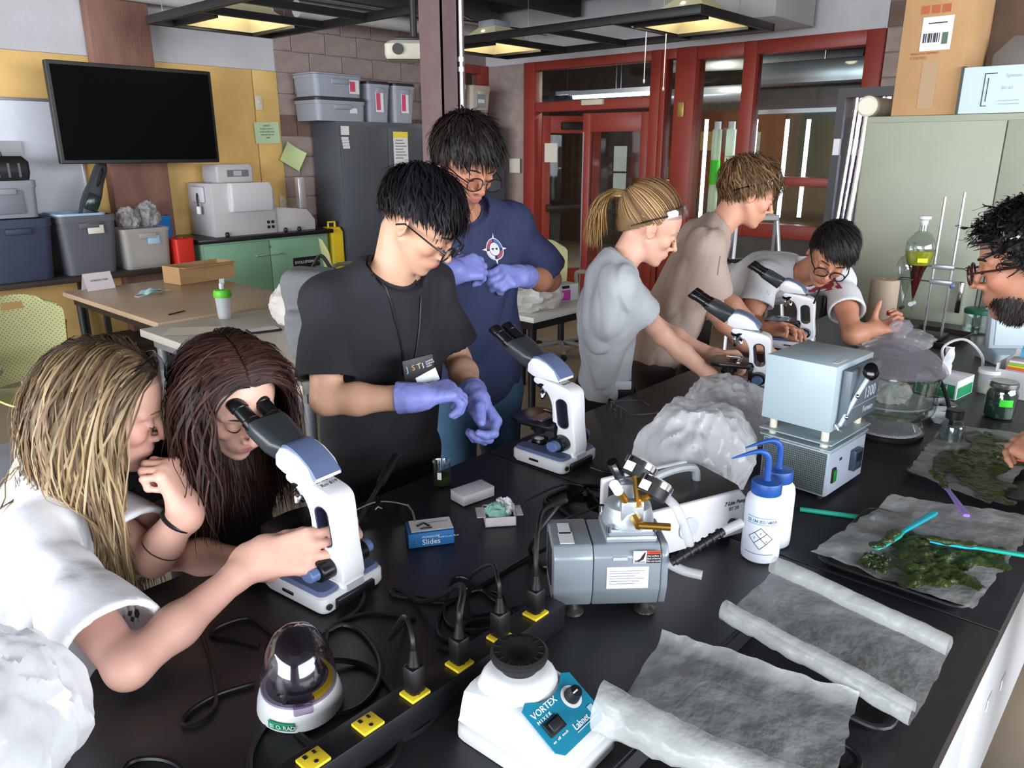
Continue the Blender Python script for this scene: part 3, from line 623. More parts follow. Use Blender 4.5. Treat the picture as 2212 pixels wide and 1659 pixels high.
MB().lathe([(0,.133),(.05,.133),(.052,.14),(.05,.165),(.045,.175),(0,.18)],28).build('lid',mat('lime_plastic','55B81F',.4),sb); MB().b2((-.012,-.012,.178),(.012,.012,.215),.006).build('spout_cap',mat('clear_cap','C5CFCF',.3),sb); MB().b2((-.01,-.002,.205),(.02,.0,.24)).build('tag',pl,sb)
bx('packet',(-.018,-.004,.015),(.002,.004,.12),pl,sb)
q = PZ(600,650,.731); o = crumple((.21,.19,.17),5,.22).build('plastic_bag',film('white_bag_film','E8E4DE',.88,.45,.1,8,.4,9),None,T(2.42,3.75,.731)); tag(o,'white plastic bag on the grey table beside the backpack','bag')
q = PZ(570,715,.731); ph = thing('tablet_phone','small tablet in a black case lying on the grey table','phone',q,-15); MB().b2((-.09,-.05,0),(.09,.05,.012),.005).build('case',g_black,ph); bx('screen',(-.078,-.04,.012),(.078,.04,.0135),mat('pale_screen','BEBDC2',.2),ph)
sheet('paper_sheet','cream paper sheet lying flat on the grey table',T(*(PZ(420,715,.734))) @ R('Z',-40) @ R('X',-90),.3,.2,mat('cream_paper','E0D6C2',.85),.001)
# backpack
bp = SDF(.008); bp.rbox((0,0,.24),(.14,.085,.22),.06,k=.02).rbox((0,-.09,.17),(.11,.04,.12),.035,k=.02).rbox((-.13,0,.12),(.03,.05,.08),.02,k=.02)
bk = thing('backpack','grey and black backpack slumped on the grey table','backpack',(2.0,3.02,.735),-62)
link('bag_body',bp.mesh('bag_body',lambda P: .004*vnoise(P,14,3)),mat('grey_canvas','6F7274',.85,var=.1,scale=20,bump=.2),bk,R('X',8))
MB().tube(catmull([(-.1,-.1,.36),(-.02,-.12,.38),(.06,-.1,.36)],6),.006,6).tube(catmull([(-.11,-.125,.2),(0,-.14,.21),(.11,-.125,.2)],6),.005,6).build('zipper',g_black,bk)
for s_ in (-1,1): MB().tube(catmull([(s_*.06,.09,.4),(s_*.09,.15,.3),(s_*.1,.13,.15),(s_*.08,.09,.05)],8),.02,8,flat=.3).build('strap',g_black,bk)
MB().tube(catmull([(-.05,.04,.44),(0,.04,.5),(.05,.04,.44)],6),.009,6).build('grab_handle',g_black,bk)
sheet('laptop_edge','thin black folder at the near corner of the grey table',T(1.84,2.84,.737) @ R('X',-90),.2,.06,g_black,0,cat='folder')
# lime shell chair
def perf(name, col, dot, sc=62):
    m = mat(name,col,.45); nt = m.node_tree; N = nt.nodes; L = nt.links; b = N['Principled BSDF']
    tc = N.new('ShaderNodeTexCoord'); mp = N.new('ShaderNodeMapping'); mp.inputs['Scale'].default_value = (sc,sc,sc); mp.inputs['Rotation'].default_value = (0,math.radians(45),0); L.new(tc.outputs['Object'],mp.inputs[0])
    fr = N.new('ShaderNodeVectorMath'); fr.operation = 'FRACTION'; L.new(mp.outputs[0],fr.inputs[0]); sb_ = N.new('ShaderNodeVectorMath'); sb_.operation = 'SUBTRACT'; sb_.inputs[1].default_value = (.5,.5,.5); L.new(fr.outputs[0],sb_.inputs[0])
    ml = N.new('ShaderNodeVectorMath'); ml.operation = 'MULTIPLY'; ml.inputs[1].default_value = (1,0,1); L.new(sb_.outputs[0],ml.inputs[0]); ln = N.new('ShaderNodeVectorMath'); ln.operation = 'LENGTH'; L.new(ml.outputs[0],ln.inputs[0])
    lt = N.new('ShaderNodeMath'); lt.operation = 'LESS_THAN'; lt.inputs[1].default_value = .17; L.new(ln.outputs['Value'],lt.inputs[0])
    mx = N.new('ShaderNodeMixRGB'); mx.inputs[1].default_value = lin(col); mx.inputs[2].default_value = lin(dot); L.new(lt.outputs[0],mx.inputs[0]); L.new(mx.outputs[0],b.inputs['Base Color']); return m
m_lime = mat('lime_shell','BDBC86',.45); m_perf = perf('lime_perforated','BDBC86','5F6240'); m_arm = mat('chair_grey','8B8985',.45)
def chair(label, loc, rz, mback=m_perf, mseat=m_lime, arms=True):
    c = thing('shell_chair',label,'chair',loc,rz,'lime shell chairs')
    def fb(u,v):
        a = u*2-1; wd = .235*(1-.25*(1-v)**2); top = max(0,v-.72)/.28; z = .50+.46*v; w_ = wd*math.sqrt(max(0,1-(top**3)*.6)); x = a*w_
        return (x, .2+.06*v-.07*(1-a*a)*.0+.05*a*a*-1, z - .05*(a**4)*top)
    solid(fb,25,25,.008,lambda u,v: abs(u-.5) < .13 and abs(v-.865) < .05).build('backrest',mback,c)
    solid(lambda u,v: ((u-.5)*.47*(1-.15*abs(2*v-1)**3), -.26+.46*v, .455+.03*(2*u-1)**2+.05*max(0,v-.8)**1-.03*max(0,.15-v)), 17,17,.01).build('seat',mseat,c)
    MB().tube(catmull([(0,.2,.44),(0,.24,.48),(0,.23,.56)],6),.03,8,flat=.5).build('back_bracket',m_arm,c)
    if arms:
        for s_ in (-1,1):
            MB().tube(catmull([(s_*.22,.1,.44),(s_*.27,.1,.5),(s_*.275,.12,.62),(s_*.27,.1,.67),(s_*.27,0,.685),(s_*.265,-.12,.68),(s_*.25,-.17,.66)],6),.02,8,flat=.7).build('armrest',m_arm,c)
    MB().cyl((0,0,.08),(0,0,.44),.028).build('gas_column',g_black,c)
    for i in range(5):
        a = math.radians(72*i+18); e = (.29*math.cos(a),.29*math.sin(a)); l = MB().tube([(0,0,.1),(e[0],e[1],.07)],[.025,.016],8).build('base_spoke',m_arm,c); MB().cyl((e[0]-.012,e[1],.03),(e[0]+.012,e[1],.03),.029,n=14).build('caster',g_black,l)
    return c
q = PD(88,690,3.95); chair('lime green perforated shell chair with grey arms at the left edge',(q.x-.02,q.y+.05,0),5)
chair('lime shell chair turned sideways between the green and dark cabinets',(4.15,5.75,0),60,m_lime)
chair('pale lime shell chair behind the navy-shirted person, in front of the doors',(5.1,4.05,0),-10,m_lime)
# yellow storage drawers below the tables and the shelf
yst = mat('storage_yellow','D9A520',.5)
for i,(x,y,lab) in enumerate(((1.75,6.3,'yellow plastic storage bin on the floor under the shelf beside the tan table'),(2.15,4.65,'yellow plastic storage bin on the floor under the tan table'),(1.75,6.3,'yellow storage bin sticking out past the corner of the tan table'))):
    tub('storage_bin',lab,'bin',(x,y,(0,0,.302)[i]),.3,.3,(.3,.16,.2)[i],yst,.9,.02,handle=False)
# navy bin with grey tray at the left edge
o = tub('waste_bin','dark navy bin with a grey lid at the left edge, behind the blonde person','bin',(.62,2.55,0),.42,.36,.78,navy,.82,.05,handle=False,open_=False,lid=lgrey)
# small table on the right with a bag, pink box, grey bag
rt = table('white-topped table with dark legs behind the navy-shirted person',3.45,2.95,4.25,3.75,.73,mat('white_laminate','D9D4CC',.4),g_black,g_black)
pk = thing('tissue_box','magenta and white box of gloves on the white-topped table','box',(4.0,3.2,.731),-10); bx('carton',(-.12,-.06,0),(.12,.06,.11),pl,pk,.002); bx('magenta_front',(-.12,-.063,.005),(.05,-.06,.075),mat('magenta_print','C23FA8',.5),pk); bx('opening',(-.04,-.063,.085),(.04,-.06,.105),g_black,pk)
o = crumple((.19,.17,.12),31,.3).build('plastic_bag',film('white_bag_film','E8E4DE'),None,T(3.66,3.15,.731)); tag(o,'white plastic bag on the white-topped table beside the navy-shirted person','bag')
gb = thing('shoulder_bag','grey bag with a curved handle on the white-topped table','bag',(4.05,3.52,.731),-12); loft([(.36,.14,0,.04),(.38,.15,.14,.05),(.34,.1,.2,.04)]).build('bag_body',mat('grey_canvas','6F7274'),gb); MB().tube(catmull([(-.1,0,.19),(-.06,0,.26),(.06,0,.26),(.1,0,.19)],6),.01,6).build('handle',g_black,gb)
# step ladder near the end wall
ld = thing('step_ladder','folding aluminium step ladder with black treads in front of the window','ladder',(6.0,2.75,0),-50)
for x in (-.2,.2):
    MB().tube([(x*1.25,-.25,0),(x*.8,.05,1.2)],.016,8).build('front_rail',m_al,ld); MB().tube([(x*1.25,.4,0),(x*.8,.08,1.15)],.014,8).build('rear_rail',m_al,ld)
for z in (.28,.56,.84): bx('tread',(-.22,-.25+.25*z-.05,z-.015),(.22,-.25+.25*z+.07,z+.015),g_black,ld,.004)
MB().b2((-.16,-.02,1.16),(.16,.14,1.2),.01).build('top_cap',white_p,ld); MB().tube([(-.2,.3,.35),(.2,.3,.35)],.009).build('brace',m_al,ld)
# ---------------------------------------------------------------- ceiling: suspended frames, lamps, pipes
m_lampin = mat('cream_reflector','E8DDB0',.5); m_tube = mat('lamp_tube_glow','FFF3D2',.4,emit=6); m_cool = mat('cool_tube_glow','F4F8FF',.4,emit=7)
def hung(label, x0,x1,y0,y1,z, cross, lamps, cords=()):
    f = thing('lamp_frame',label,'light fixture',((x0+x1)/2,(y0+y1)/2,z)); w=(x1-x0)/2; d=(y1-y0)/2; b=.035
    for lo,hi in (((-w,-d,0),(-w+b,d,.06)),((w-b,-d,0),(w,d,.06)),((-w+b,-d,0),(w-b,-d+b,.06)),((-w+b,d-b,0),(w-b,d,.06))): bx('frame_bar',lo,hi,g_black,f,.003)
    for y in cross: bx('cross_bar',(-w+b,y-d-b/2,.005),(w-b,y-d+b/2,.055),g_black,f)
    for sx in (-1,1):
        for sy in (-1,1): MB().cyl((sx*(w-.02),sy*(d-.02)*.8,.06),(sx*(w-.02),sy*(d-.02)*.8,3.6-z),.003,n=6).build('hanger_wire',steel,f)
    for y,ly in lamps:
        c = (0, y-d, 0); L = .62; 
        sh_ = MB(); r0 = [(-L/2,-ly/2),(L/2,-ly/2),(L/2,ly/2),(-L/2,ly/2)]; vs = [(x,q,.02) for x,q in r0]+[(x*.35,q*.35,.2) for x,q in r0]+[(x,q,.024) for x,q in r0]+[(x*.33,q*.33,.206) for x,q in r0]
        sh_.add([(a+c[0],b_+c[1],g) for a,b_,g in vs],[(0,1,5,4),(1,2,6,5),(2,3,7,6),(3,0,4,7),(4,5,6,7),(8,9,13,12),(9,10,14,13),(10,11,15,14),(11,8,12,15),(12,13,14,15)])
        rf = sh_.build('reflector',m_lampin,f); MB().tube([(-.16,c[1],.15),(.16,c[1],.15)],.022,10).build('lamp_tube',m_tube,rf); MB().b2((-.12,c[1]-.1,.2),(.12,c[1]+.1,.26),.01).build('ballast_box',grey_p,rf)
        for x in (-L/2-.015,L/2+.015): bx('lamp_rail',(x-.015,c[1]-ly/2,0),(x+.015,c[1]+ly/2,.05),g_black,rf)
        lt = bpy.data.lights.new('lamp_light','POINT'); lt.energy = 5; lt.color = (1,.86,.62); lt.shadow_soft_size = .08; lo = bpy.data.objects.new('lamp_light',lt); COL.objects.link(lo); lo.parent = f; lo.location = (0,c[1],.08)
    for x,y,l in cords: MB().tube([(x,y,0),(x,y,-l)],.004,6).ell((x,y,-l-.015),(.009,.009,.018),8).build('pull_cord',white_p,f)
hung('black suspended lamp frame in front of the yellow wall',2.79,3.84,3.9,6.22,2.6,(1.0,1.55),((1.95,.62),))
hung('black suspended lamp frame with two lamps near the red doors',5.12,6.3,2.9,5.78,2.6,(.75,1.4,2.1),((.4,.62),(2.5,.62)),((-.1,.15-1.44+.6,.35),(.1,.0-1.3+.55,.4)))
pw = mat('white_insulation','BDBCB8',.7,var=.1); dk = mat('dark_iron','2B2628',.7)
def pipe(label, pts, r, m, cat='pipe', nm='ceiling_pipe', n=14): return tag(MB().tube(pts,r,n).build(nm,m),label,cat)
pipe('white insulated pipe running above the dark cabinets',[PY(640,18,6.6),PY(920,58,6.6),PY(1110,80,6.6)],.075,pw)
pipe('dark iron pipe under the ceiling above the right lamp frame',[(4.3,6.6,3.1),(4.9,4.4,2.95),(5.2,3.4,2.95)],.05,dk)
pipe('thin grey conduit crossing under the ceiling behind the middle column',[(3.6,6.4,3.0),(7.2,6.0,2.95)],.02,steel)
pipe('second thin conduit bending down near the middle column',catmull([(4.2,5.6,3.3),(4.6,5.6,3.1),(5.0,5.7,3.05),(6.2,6.2,3.0)],6),.018,steel)
pipe('white pipe along the top of the yellow wall',[(.5,6.95,2.93),(4.3,6.95,2.93)],.06,pw)
for i in range(5): struct(bx('trim_%d'%(i+1),(-.5+i*1.9,-3,3.25),(-.38+i*1.9,7.1,3.6),dk))
for i,y in enumerate((4.3,5.6)): struct(bx('trim_%d'%(6+i),(-3,y,3.1),(7.3,y+.1,3.3),dk))
tag(MB().b2((4.4,6.75,3.1),(7.2,7.1,3.45),.01).build('air_duct',mat('dull_duct','6E6A66',.5,.3)),'wide dull grey air duct under the ceiling near the back wall','duct')
o = tag(MB().b2((6.5,3.0,2.75),(7.3,4.2,3.05),.01).build('air_duct',mat('pale_bulkhead','B4B2B0',.8)),'pale boxed duct above the right lamp frame near the doors','duct')
# ---------------------------------------------------------------- corridor beyond the glass
pk_ = mat('pinboard','8A4A2C',.9,var=.1)
pbd = thing('pin_board','brown pin board in the corridor behind the doors','board',(11.999,6.6,1.0)); bx('board',(-.03,-1.4,0),(0,1.4,1.3),pk_,pbd); 
for i,(y,z,w_,h_,c) in enumerate(((-.9,.8,.25,.35,'D8D0C0'),(-.5,.5,.25,.35,'B0402C'),(-.1,.85,.3,.3,'C9A860'),(.4,.6,.28,.36,'D8D0C0'),(.9,.8,.25,.3,'D2CFC8'),(.75,.25,.3,.35,'B9A37C'))): bx('pinned_sheet',(-.04,y-w_/2,z-h_/2),(-.03,y+w_/2,z+h_/2),mat('pinned_'+c,c,.9),pbd)
for i,(p,lab) in enumerate((((1330,205),'bright fluorescent strip light beyond the transom window'),((1225,208),'short glowing light seen beyond the left of the transom'),)):
    q = PX(*p,9.5+1.2*i); f = thing('strip_light',lab,'light fixture',q,0); bx('housing',(-.06,-.8 if i==0 else -.2,.02),(.06,.8 if i==0 else .2,.08),white_p,f); MB().tube([(0,-.75 if i==0 else -.18,0),(0,.75 if i==0 else .18,0)],.03,10).build('tube',m_cool,f); MB().cyl((0,0,.08),(0,0,3.6-q.z),.006,n=6).build('stem',steel,f)
q = PX(1400,205,10.5); tag(MB().tube([(10.5,q.y+2.2,q.z-.05),(10.5,q.y-1.8,q.z-.05)],.12,14).cyl((10.5,q.y+.5,q.z),(10.5,q.y+.5,3.6),.01,n=6).build('corridor_duct',mat('galvanised','C9CBD0')),'fat silver duct pipe in the corridor beyond the transom','duct')
q = PX(1780,155,9.5); o = tag(MB().b2((9.3,q.y-.6,q.z-.12),(9.7,q.y+.9,q.z+.12),.01).cyl((9.5,q.y,q.z),(9.5,q.y,3.6),.01,n=6).build('corridor_duct',mat('bright_galvanised','CDD2D8',.3,.8)),'square galvanised duct beyond the large window','duct')
q = PX(1700,130,10.5); tag(MB().tube([(10.5,q.y+1.8,q.z+.05),(10.5,q.y-1.0,q.z-.02)],.1,14).cyl((10.5,q.y,q.z),(10.5,q.y,3.6),.01,n=6).build('corridor_pipe',pw),'white insulated pipe beyond the large window','pipe')
q = PX(1790,300,11.8); tag(bx('corridor_board',(11.94,q.y-.9,1.2),(11.999,q.y+.5,2.3),mat('dark_green_board','1E3A34',.6)),'dark green board on the corridor wall beyond the large window','board')
l = bpy.data.lights.new('corridor_light','AREA'); l.shape='RECTANGLE'; l.size=1.5; l.size_y=.2; l.energy=60; l.color=(1,.95,.85); lo=bpy.data.objects.new('corridor_light',l); COL.objects.link(lo); lo.location=(9.5,5.5,2.9); 
# glowing tube racks behind the window with glass culture columns
rk = thing('tube_light_rack','rack of vertical white tube lights beyond the window','lamp rack',(8.0,3.6,0))
for px,Y0 in ((1520,0),(1608,0),(1622,0),(1692,0),(1737,0)):
    q = PX(px,360,7.9); z1 = PX(px,258,7.9).z; z0 = PX(px,470,7.9).z
    MB().tube([(q.x-8.0,q.y-3.6,z0),(q.x-8.0,q.y-3.6,z1)],.035 if px in (1608,1622) else .02,10).build('glowing_tube',m_cool,rk)
MB().b2((-.1,-1.0,0),(-.02,-.95,2.1)).b2((-.1,.2,0),(-.02,.25,2.1)).b2((-.1,-1,.75),(-.02,.25,.8)).b2((-.1,-1,2.06),(-.02,.25,2.1)).build('rack_frame',m_al,rk)
for i,px in enumerate((1545,1575)):
    q = PX(px,350,7.75); z1 = PX(px,280,7.75).z; o = thing('culture_column',['glass culture column with green stripe nearest the red post','glass culture column beside the glowing tubes'][i],'glass column',(q.x,q.y,0))
    MB().cyl((0,0,.9),(0,0,z1),.05,n=20).build('glass_cylinder',film('green_white_glass','DCE8D0',.6,.2,.05,6,0),o); MB().cyl((0,0,z1),(0,0,z1+.08),.035).build('cap',white_p,o); MB().cyl((0,0,0),(0,0,.9),.06).build('stand',m_al,o)
    if i==0: MB().cyl((0,-0,1.35),(0,0,1.6),.053,n=20).build('green_label',mat('fluor_green','5AE63A',.6),o)
# papers on the door glass, seen from inside
for i,(p,w_,h_,lab) in enumerate((((1340,343),.16,.27,'upper of two white sheets taped on the right door'),((1338,400),.16,.26,'lower of two white sheets taped on the right door'))): sheet('door_notice',lab,T(*PX(p[0],p[1],XE+.02)) @ R('Z',-82),w_,h_,paper,.002)
sheet('door_notice','cream notice on the left glass door',T(*PX(1190,330,XE+.05)) @ R('Z',-70),.16,.22,paper,.002)
sheet('wall_notice','square cream notice on the window sill beside the doors',T(*PX(1112,358,XE-.06)) @ R('Z',-88),.17,.17,paper,.002)
# ---------------------------------------------------------------- right: tall green-grey cabinet and boxes
XC = 4.15
m_gg = mat('grey_green_paint','999E8C',.42,var=.03)
tc_ = thing('tall_cabinet','tall grey-green two-door steel cabinet behind the bench','cabinet',(XC,1.395,0))
bx('carcass',(.02,-1.22,.05),(.5,0,1.86),m_gg,tc_,.004); bx('plinth',(.05,-1.2,0),(.48,-.02,.05),g_black,tc_)
for y0,y1,h in ((-.613,-.012,-.55),(-1.21,-.618,-.68)):
    d = bx('door',(0,y0,.08),(.02,y1,1.83),m_gg,tc_,.003); MB().b2((-.03,h-.012,.95),(0,h+.012,1.1),.004).build('handle',chrome,d)
m_seam = blackink
# tall shipping box
bz = 1.861; y_r = PX(2068,240,4.2).y; y_l = PX(1928,240,4.2).y
bxo = thing('shipping_box','tall brown cardboard shipping box standing on the grey-green cabinet','box',(4.38,(y_l+y_r)/2,bz)); w_ = y_l-y_r
bx('carton',(-.2,-w_/2,0),(.2,w_/2,.62),cardb,bxo,.003); bx('flap',(-.21,-w_/2-.01,.615),(-.17,w_/2+.01,.72),cardb,bxo,.002,)
for z0_,z1_ in ((.03,.24),(.5,.615)): bx('tape_strip',(-.202,-.04,z0_),(-.2,.03,z1_),mat('brown_tape','94703F',.35),bxo)
lb = bx('shipping_label',(-.203,-.075,.285),(-.2,.055,.43),pl,bxo)
for i in range(9): bx('barcode_bar',(-.204,-.025+.008*i,.32),(-.203,-.025+.008*i+.003+.002*(i%3),.36),blackink,lb)
bx('label_text',(-.204,-.05,.4),(-.203,.03,.405),blackink,lb); bx('label_text',(-.204,-.06,.31),(-.203,-.035,.36),mat('grey_ink','5A6A58'),lb)
rp = mat('red_print','A85A3C',.8)
for i in range(3): bx('handling_mark',(-.202,-.055+.045*i,.445),(-.2,-.02+.045*i,.48),rp,bxo)
text('CTN NO',.018,rp,bxo,T(-.203,.09,.25) @ R('Z',-90) @ R('X',90)); text('MADE FOR SHIPPING',.013,rp,bxo,T(-.203,.09,.27) @ R('Z',-90) @ R('X',90))
# white equipment carton
cb = thing('equipment_box','white equipment carton with black line print on the grey-green cabinet','box',(4.33,PX(2063,240,4.15).y-.3,bz)); m_cy = mat('pale_cyan_card','C4D6D6',.6)
bx('carton',(-.17,-.3,0),(.17,.3,.2),m_cy,cb,.003); bx('black_edge',(-.172,.29,.0),(.172,.302,.205),g_black,cb)
for lo,hi in (((-.173,.2,.03),(-.17,.203,.17)),((-.173,.155,.167),(-.17,.203,.17)),((-.173,.18,.03),(-.17,.203,.033)),((-.173,.185,.05),(-.17,.188,.15)),((-.173,-.05,.17),(-.17,.03,.173)),((-.173,-.05,.158),(-.17,.03,.161))): bx('print_line',lo,hi,blackink,cb)
text('System 200',.022,mat('faint_ink','A2B4B6',.7),cb,T(-.173,.12,.15) @ R('Z',-90) @ R('X',90)); text('BT-62',.018,mat('faint_ink','A2B4B6'),cb,T(-.173,.13,.1) @ R('Z',-90) @ R('X',90))
for i in range(2): text('- stirring plate and timer',.009,mat('faint_ink','A2B4B6'),cb,T(-.173,.14,.05-.014*i) @ R('Z',-90) @ R('X',90))
mb_ = thing('metal_hood','dull grey metal hood piece behind the white carton','metal part',(4.6,PX(2150,120,4.5).y-.2,bz)); loft([(.16,.44,0,.01),(.16,.44,.28,.01),(.12,.3,.36,.01)]).build('hood',mat('dull_duct','6E6A66'),mb_); MB().cyl((0,.1,.36),(0,.08,.8),.015).build('rod',chrome,mb_)
rl = thing('foam_roll','cream foam roll lying on the cabinet beside the shipping box','roll',(4.4,PX(1900,235,4.4).y,bz+.001)); MB().cyl((-.2,0,.05),(.2,0,.05),.05,n=20,bev=.01).build('roll',mat('cream_foam','D8D2C0',.9),rl)
tag(bx('beige_column',(5.0,PX(2110,60,5.0).y,0),(5.25,PX(2070,60,5.0).y+.05,3.6),mat('peach_paint','C9AB95',.7)),'peach painted column behind the shipping box','column')
tag(bx('brown_partition',(5.3,-2.6,0),(5.4,PX(2110,60,5.3).y,3.6),mat('brown_block','6B5647')),'brown wall section behind the metal hood at the right edge','partition')
# mylar-covered panel with black tape edge
XM = 4.75
y0 = PX(1930,240,XM).y-.05; y1 = PX(1815,210,XM).y; zt = PX(1860,190,XM).z
my = thing('mylar_panel','tall reflective foil panel edged with black tape beside the grey-green cabinet','panel',(XM,0,0),0)
solid(lambda u,v: (.02*math.sin(u*14+v*3)+.01*math.sin(v*9), y0+(y1-y0-.03)*u, .05+(zt-.09)*v),40,30,.006).build('foil_sheet',mat('mylar_foil','CFCBD8',.12,.95,bump=.25,bscale=7),my)
bx('black_tape_edge',(-.04,y1-.045,PX(1815,300,XM).z),(.03,y1,zt),g_black,my); bx('black_tape_edge',(-.04,y0,zt-.05),(.03,y1-.045,zt),g_black,my); bx('white_edge',(-.035,y1-.04,PX(1810,335,XM).z),(.03,y1-.005,PX(1815,300,XM).z),white_p,my); bx('black_tape_edge',(-.04,y1-.045,0),(.03,y1,PX(1810,335,XM).z),g_black,my)
# ---------------------------------------------------------------- the bench
BZ = .91
m_top = mat('black_epoxy','26262A',.42,var=.12,scale=30,bump=.02,bscale=200); m_white = mat('white_cabinet_paint','C9CCD0',.45)
be = thing('lab_bench','long lab bench with black epoxy worktop and white cabinet sides','bench',(0,0,0))
for x0,x1 in ((-.9,1.397),(1.4015,4.05)): bx('worktop_slab',(x0,.138,.872),(x1,1.36,BZ),m_top,be,.003)
bx('cabinet_base',(-.85,.2,.1),(4.0,1.28,.872),m_white,be); bx('plinth',(-.8,.26,0),(3.95,1.22,.1),g_black,be)
for i in range(4): 
    x0 = -.8+i*1.2; d = bx('cabinet_door',(x0+.01,.18,.14),(x0+1.19,.2,.86),m_white,be,.004)
for p in ((2165,1470),(2135,1513)):
    q = PY(p[0],p[1],.18); bx('tape_piece',(q.x-.025,.176,q.z-.015),(q.x+.025,.179,q.z+.015),mat('clear_tape','DCDCE0',.2),be)
# ---------------------------------------------------------------- power strip
yel = mat('outlet_yellow','E3C62C',.45); cord_m = mat('black_cord','0F0F11',.42)
ps = thing('power_strip','long black power strip with yellow outlets along the bench','power strip',(0,.72,BZ))
bx('housing',(-.3,-.023,.001),(.905,.023,.05),mat('black_strip_paint','17171B',.4),ps,.002)
OUT = [.235,.325,.413,.499,.582,.67,.759,.846]
def hole(parent, x, y, z): pass
for x in OUT[:]:
    o = MB().box((x,-.006,.0525),(.034,.03,.005),.0015).build('outlet',yel,ps)
    sl = MB(); sl.b2((x-.009,-.001,.0545),(x-.004,.006,.0555)).b2((x+.005,-.001,.0545),(x+.009,.006,.0555)).cyl((x,-.013,.0545),(x,-.013,.0556),.003,n=10); sl.build('slot',blackink,o)
def plug(label, x, tilt=0, s=1):
    p = thing('plug',label,'plug',(x,.714,BZ+.0558)); MB().box((0,0,.02*s),(.026,.024,.04*s),.005).build('body',cord_m,p); MB().lathe([(0,.038*s),(.009,.038*s),(.006,.052*s),(.0045,.062*s),(0,.063*s)],12).build('strain_relief',cord_m,p); return p
for x,lab in ((.582,'black plug in the outlet nearest the empty yellow outlets'),(.67,'thick black plug in the middle of the power strip'),(.759,'slim black plug, second from the far end of the power strip'),(.846,'black plug in the far end outlet beside the pump')): plug(lab,x,s=1.1)
def cable(label, pts, r=.0038, z=BZ+.004, n=8):
    P = []
    for p in pts:
        if len(p) == 3 and p[0] > 20: P.append(PZ(p[0],p[1],BZ+p[2]))
        elif len(p) == 2: P.append(PZ(p[0],p[1],z))
        else: P.append(Vector(p))
    return tag(MB().tube(catmull(P,n),r,7).build('electric_cable',cord_m),label,'cable')
zt = BZ+.118
cable('thick cord looping from the middle plug up towards the microscope',[(.67,.714,BZ+.116),(.675,.716,BZ+.14),(.70,.735,BZ+.15),(.745,.79,BZ+.12),(.77,.86,BZ+.06),(.78,.93,BZ+.012),(860,1275),(848,1283),(900,1292),(945,1300)],.0052)
cable('cord rising from the plug nearest the empty outlets',[(.582,.714,BZ+.116),(.583,.716,BZ+.14),(.595,.74,BZ+.155),(.61,.775,BZ+.13),(.63,.83,BZ+.06),(880,1340),(890,1336),(800,1325),(720,1350),(700,1400)],.0036)
cable('slim cord arching from the second far plug behind the strip',[(.759,.714,BZ+.116),(.762,.72,BZ+.15),(.79,.76,BZ+.15),(.81,.83,BZ+.09),(1010,1290),(960,1310),(950,1370),(1020,1390),(1085,1372),(1100,1320),(1050,1278),(1000,1270)],.0036)
cable('cord rising from the far end plug over the pump',[(.846,.714,BZ+.116),(.85,.718,BZ+.15),(.875,.735,BZ+.19),(.92,.76,BZ+.2),(.985,.765,BZ+.19),(1.0,.79,BZ+.17),(.96,.82,BZ+.1),(1150,1200),(1180,1225),(1200,1190),(1220,1230)],.0042)
cable('coil of slim black cord heaped behind the power strip',[(1205,1285),(1100,1315),(1010,1330),(990,1300),(1030,1275),(1090,1290),(1080,1350),(1000,1360),(960,1330),(975,1255),(1010,1250),(1060,1290),(1110,1330),(1010,1345),(985,1400),(945,1395)],.0033)
cable('long cord running from the pump past the strip to the left',[(1215,1170,.03),(1140,1205),(1030,1270),(960,1300),(880,1285)],.0042)
cable('cord sweeping around the mini centrifuge',[(640,1510,.01),(600,1535,.004),(560,1590),(540,1640),(545,1700)],.0045)
cable('large cord loop lying in front of the mini centrifuge',[(602,1502,.06),(615,1510,.05),(620,1555),(650,1590),(700,1630),(745,1655),(790,1670),(850,1640),(868,1560),(840,1480),(780,1435),(700,1428,.015),(655,1460,.02),(645,1510,.004),(690,1545),(770,1530),(815,1480),(818,1420),(780,1365),(740,1350),(705,1365)],.0046)
cable('thin cord curving from the blonde person to the centrifuge',[(435,1365),(452,1420),(466,1490),(462,1530),(430,1560),(395,1565),(410,1535),(470,1500),(550,1475)],.0032)
cable('cord loop on the bench below the microscope base',[(560,1395),(500,1380),(455,1372),(480,1350),(540,1336),(590,1370)],.0032)
cable('short cord at the bottom edge of the bench',[(250,1690),(280,1648),(330,1638),(380,1650),(420,1690)],.004)
cable('cord leaving the first microscope towards the strip',[(.735,1.045,BZ+.02),(785,1290,.012),(770,1320,.006),(730,1345),(700,1370)],.0034)
cable('dark cord along the bench in front of the vortex mixer',[(1060,1445),(1010,1460),(960,1520),(920,1570),(850,1605),(790,1620),(760,1659),(740,1690)],.0045)
cable('cord coil beside the second microscope',[(1275,1010,.012),(1320,1020),(1400,1000),(1440,1010),(1400,1040),(1330,1075),(1250,1075),(1190,1090),(1180,1075),(1240,1050),(1320,1050)],.0042)
cable('cord trailing from the second microscope to the vacuum pump',[(1185,1080),(1240,1120),(1290,1140),(1300,1150)],.004)
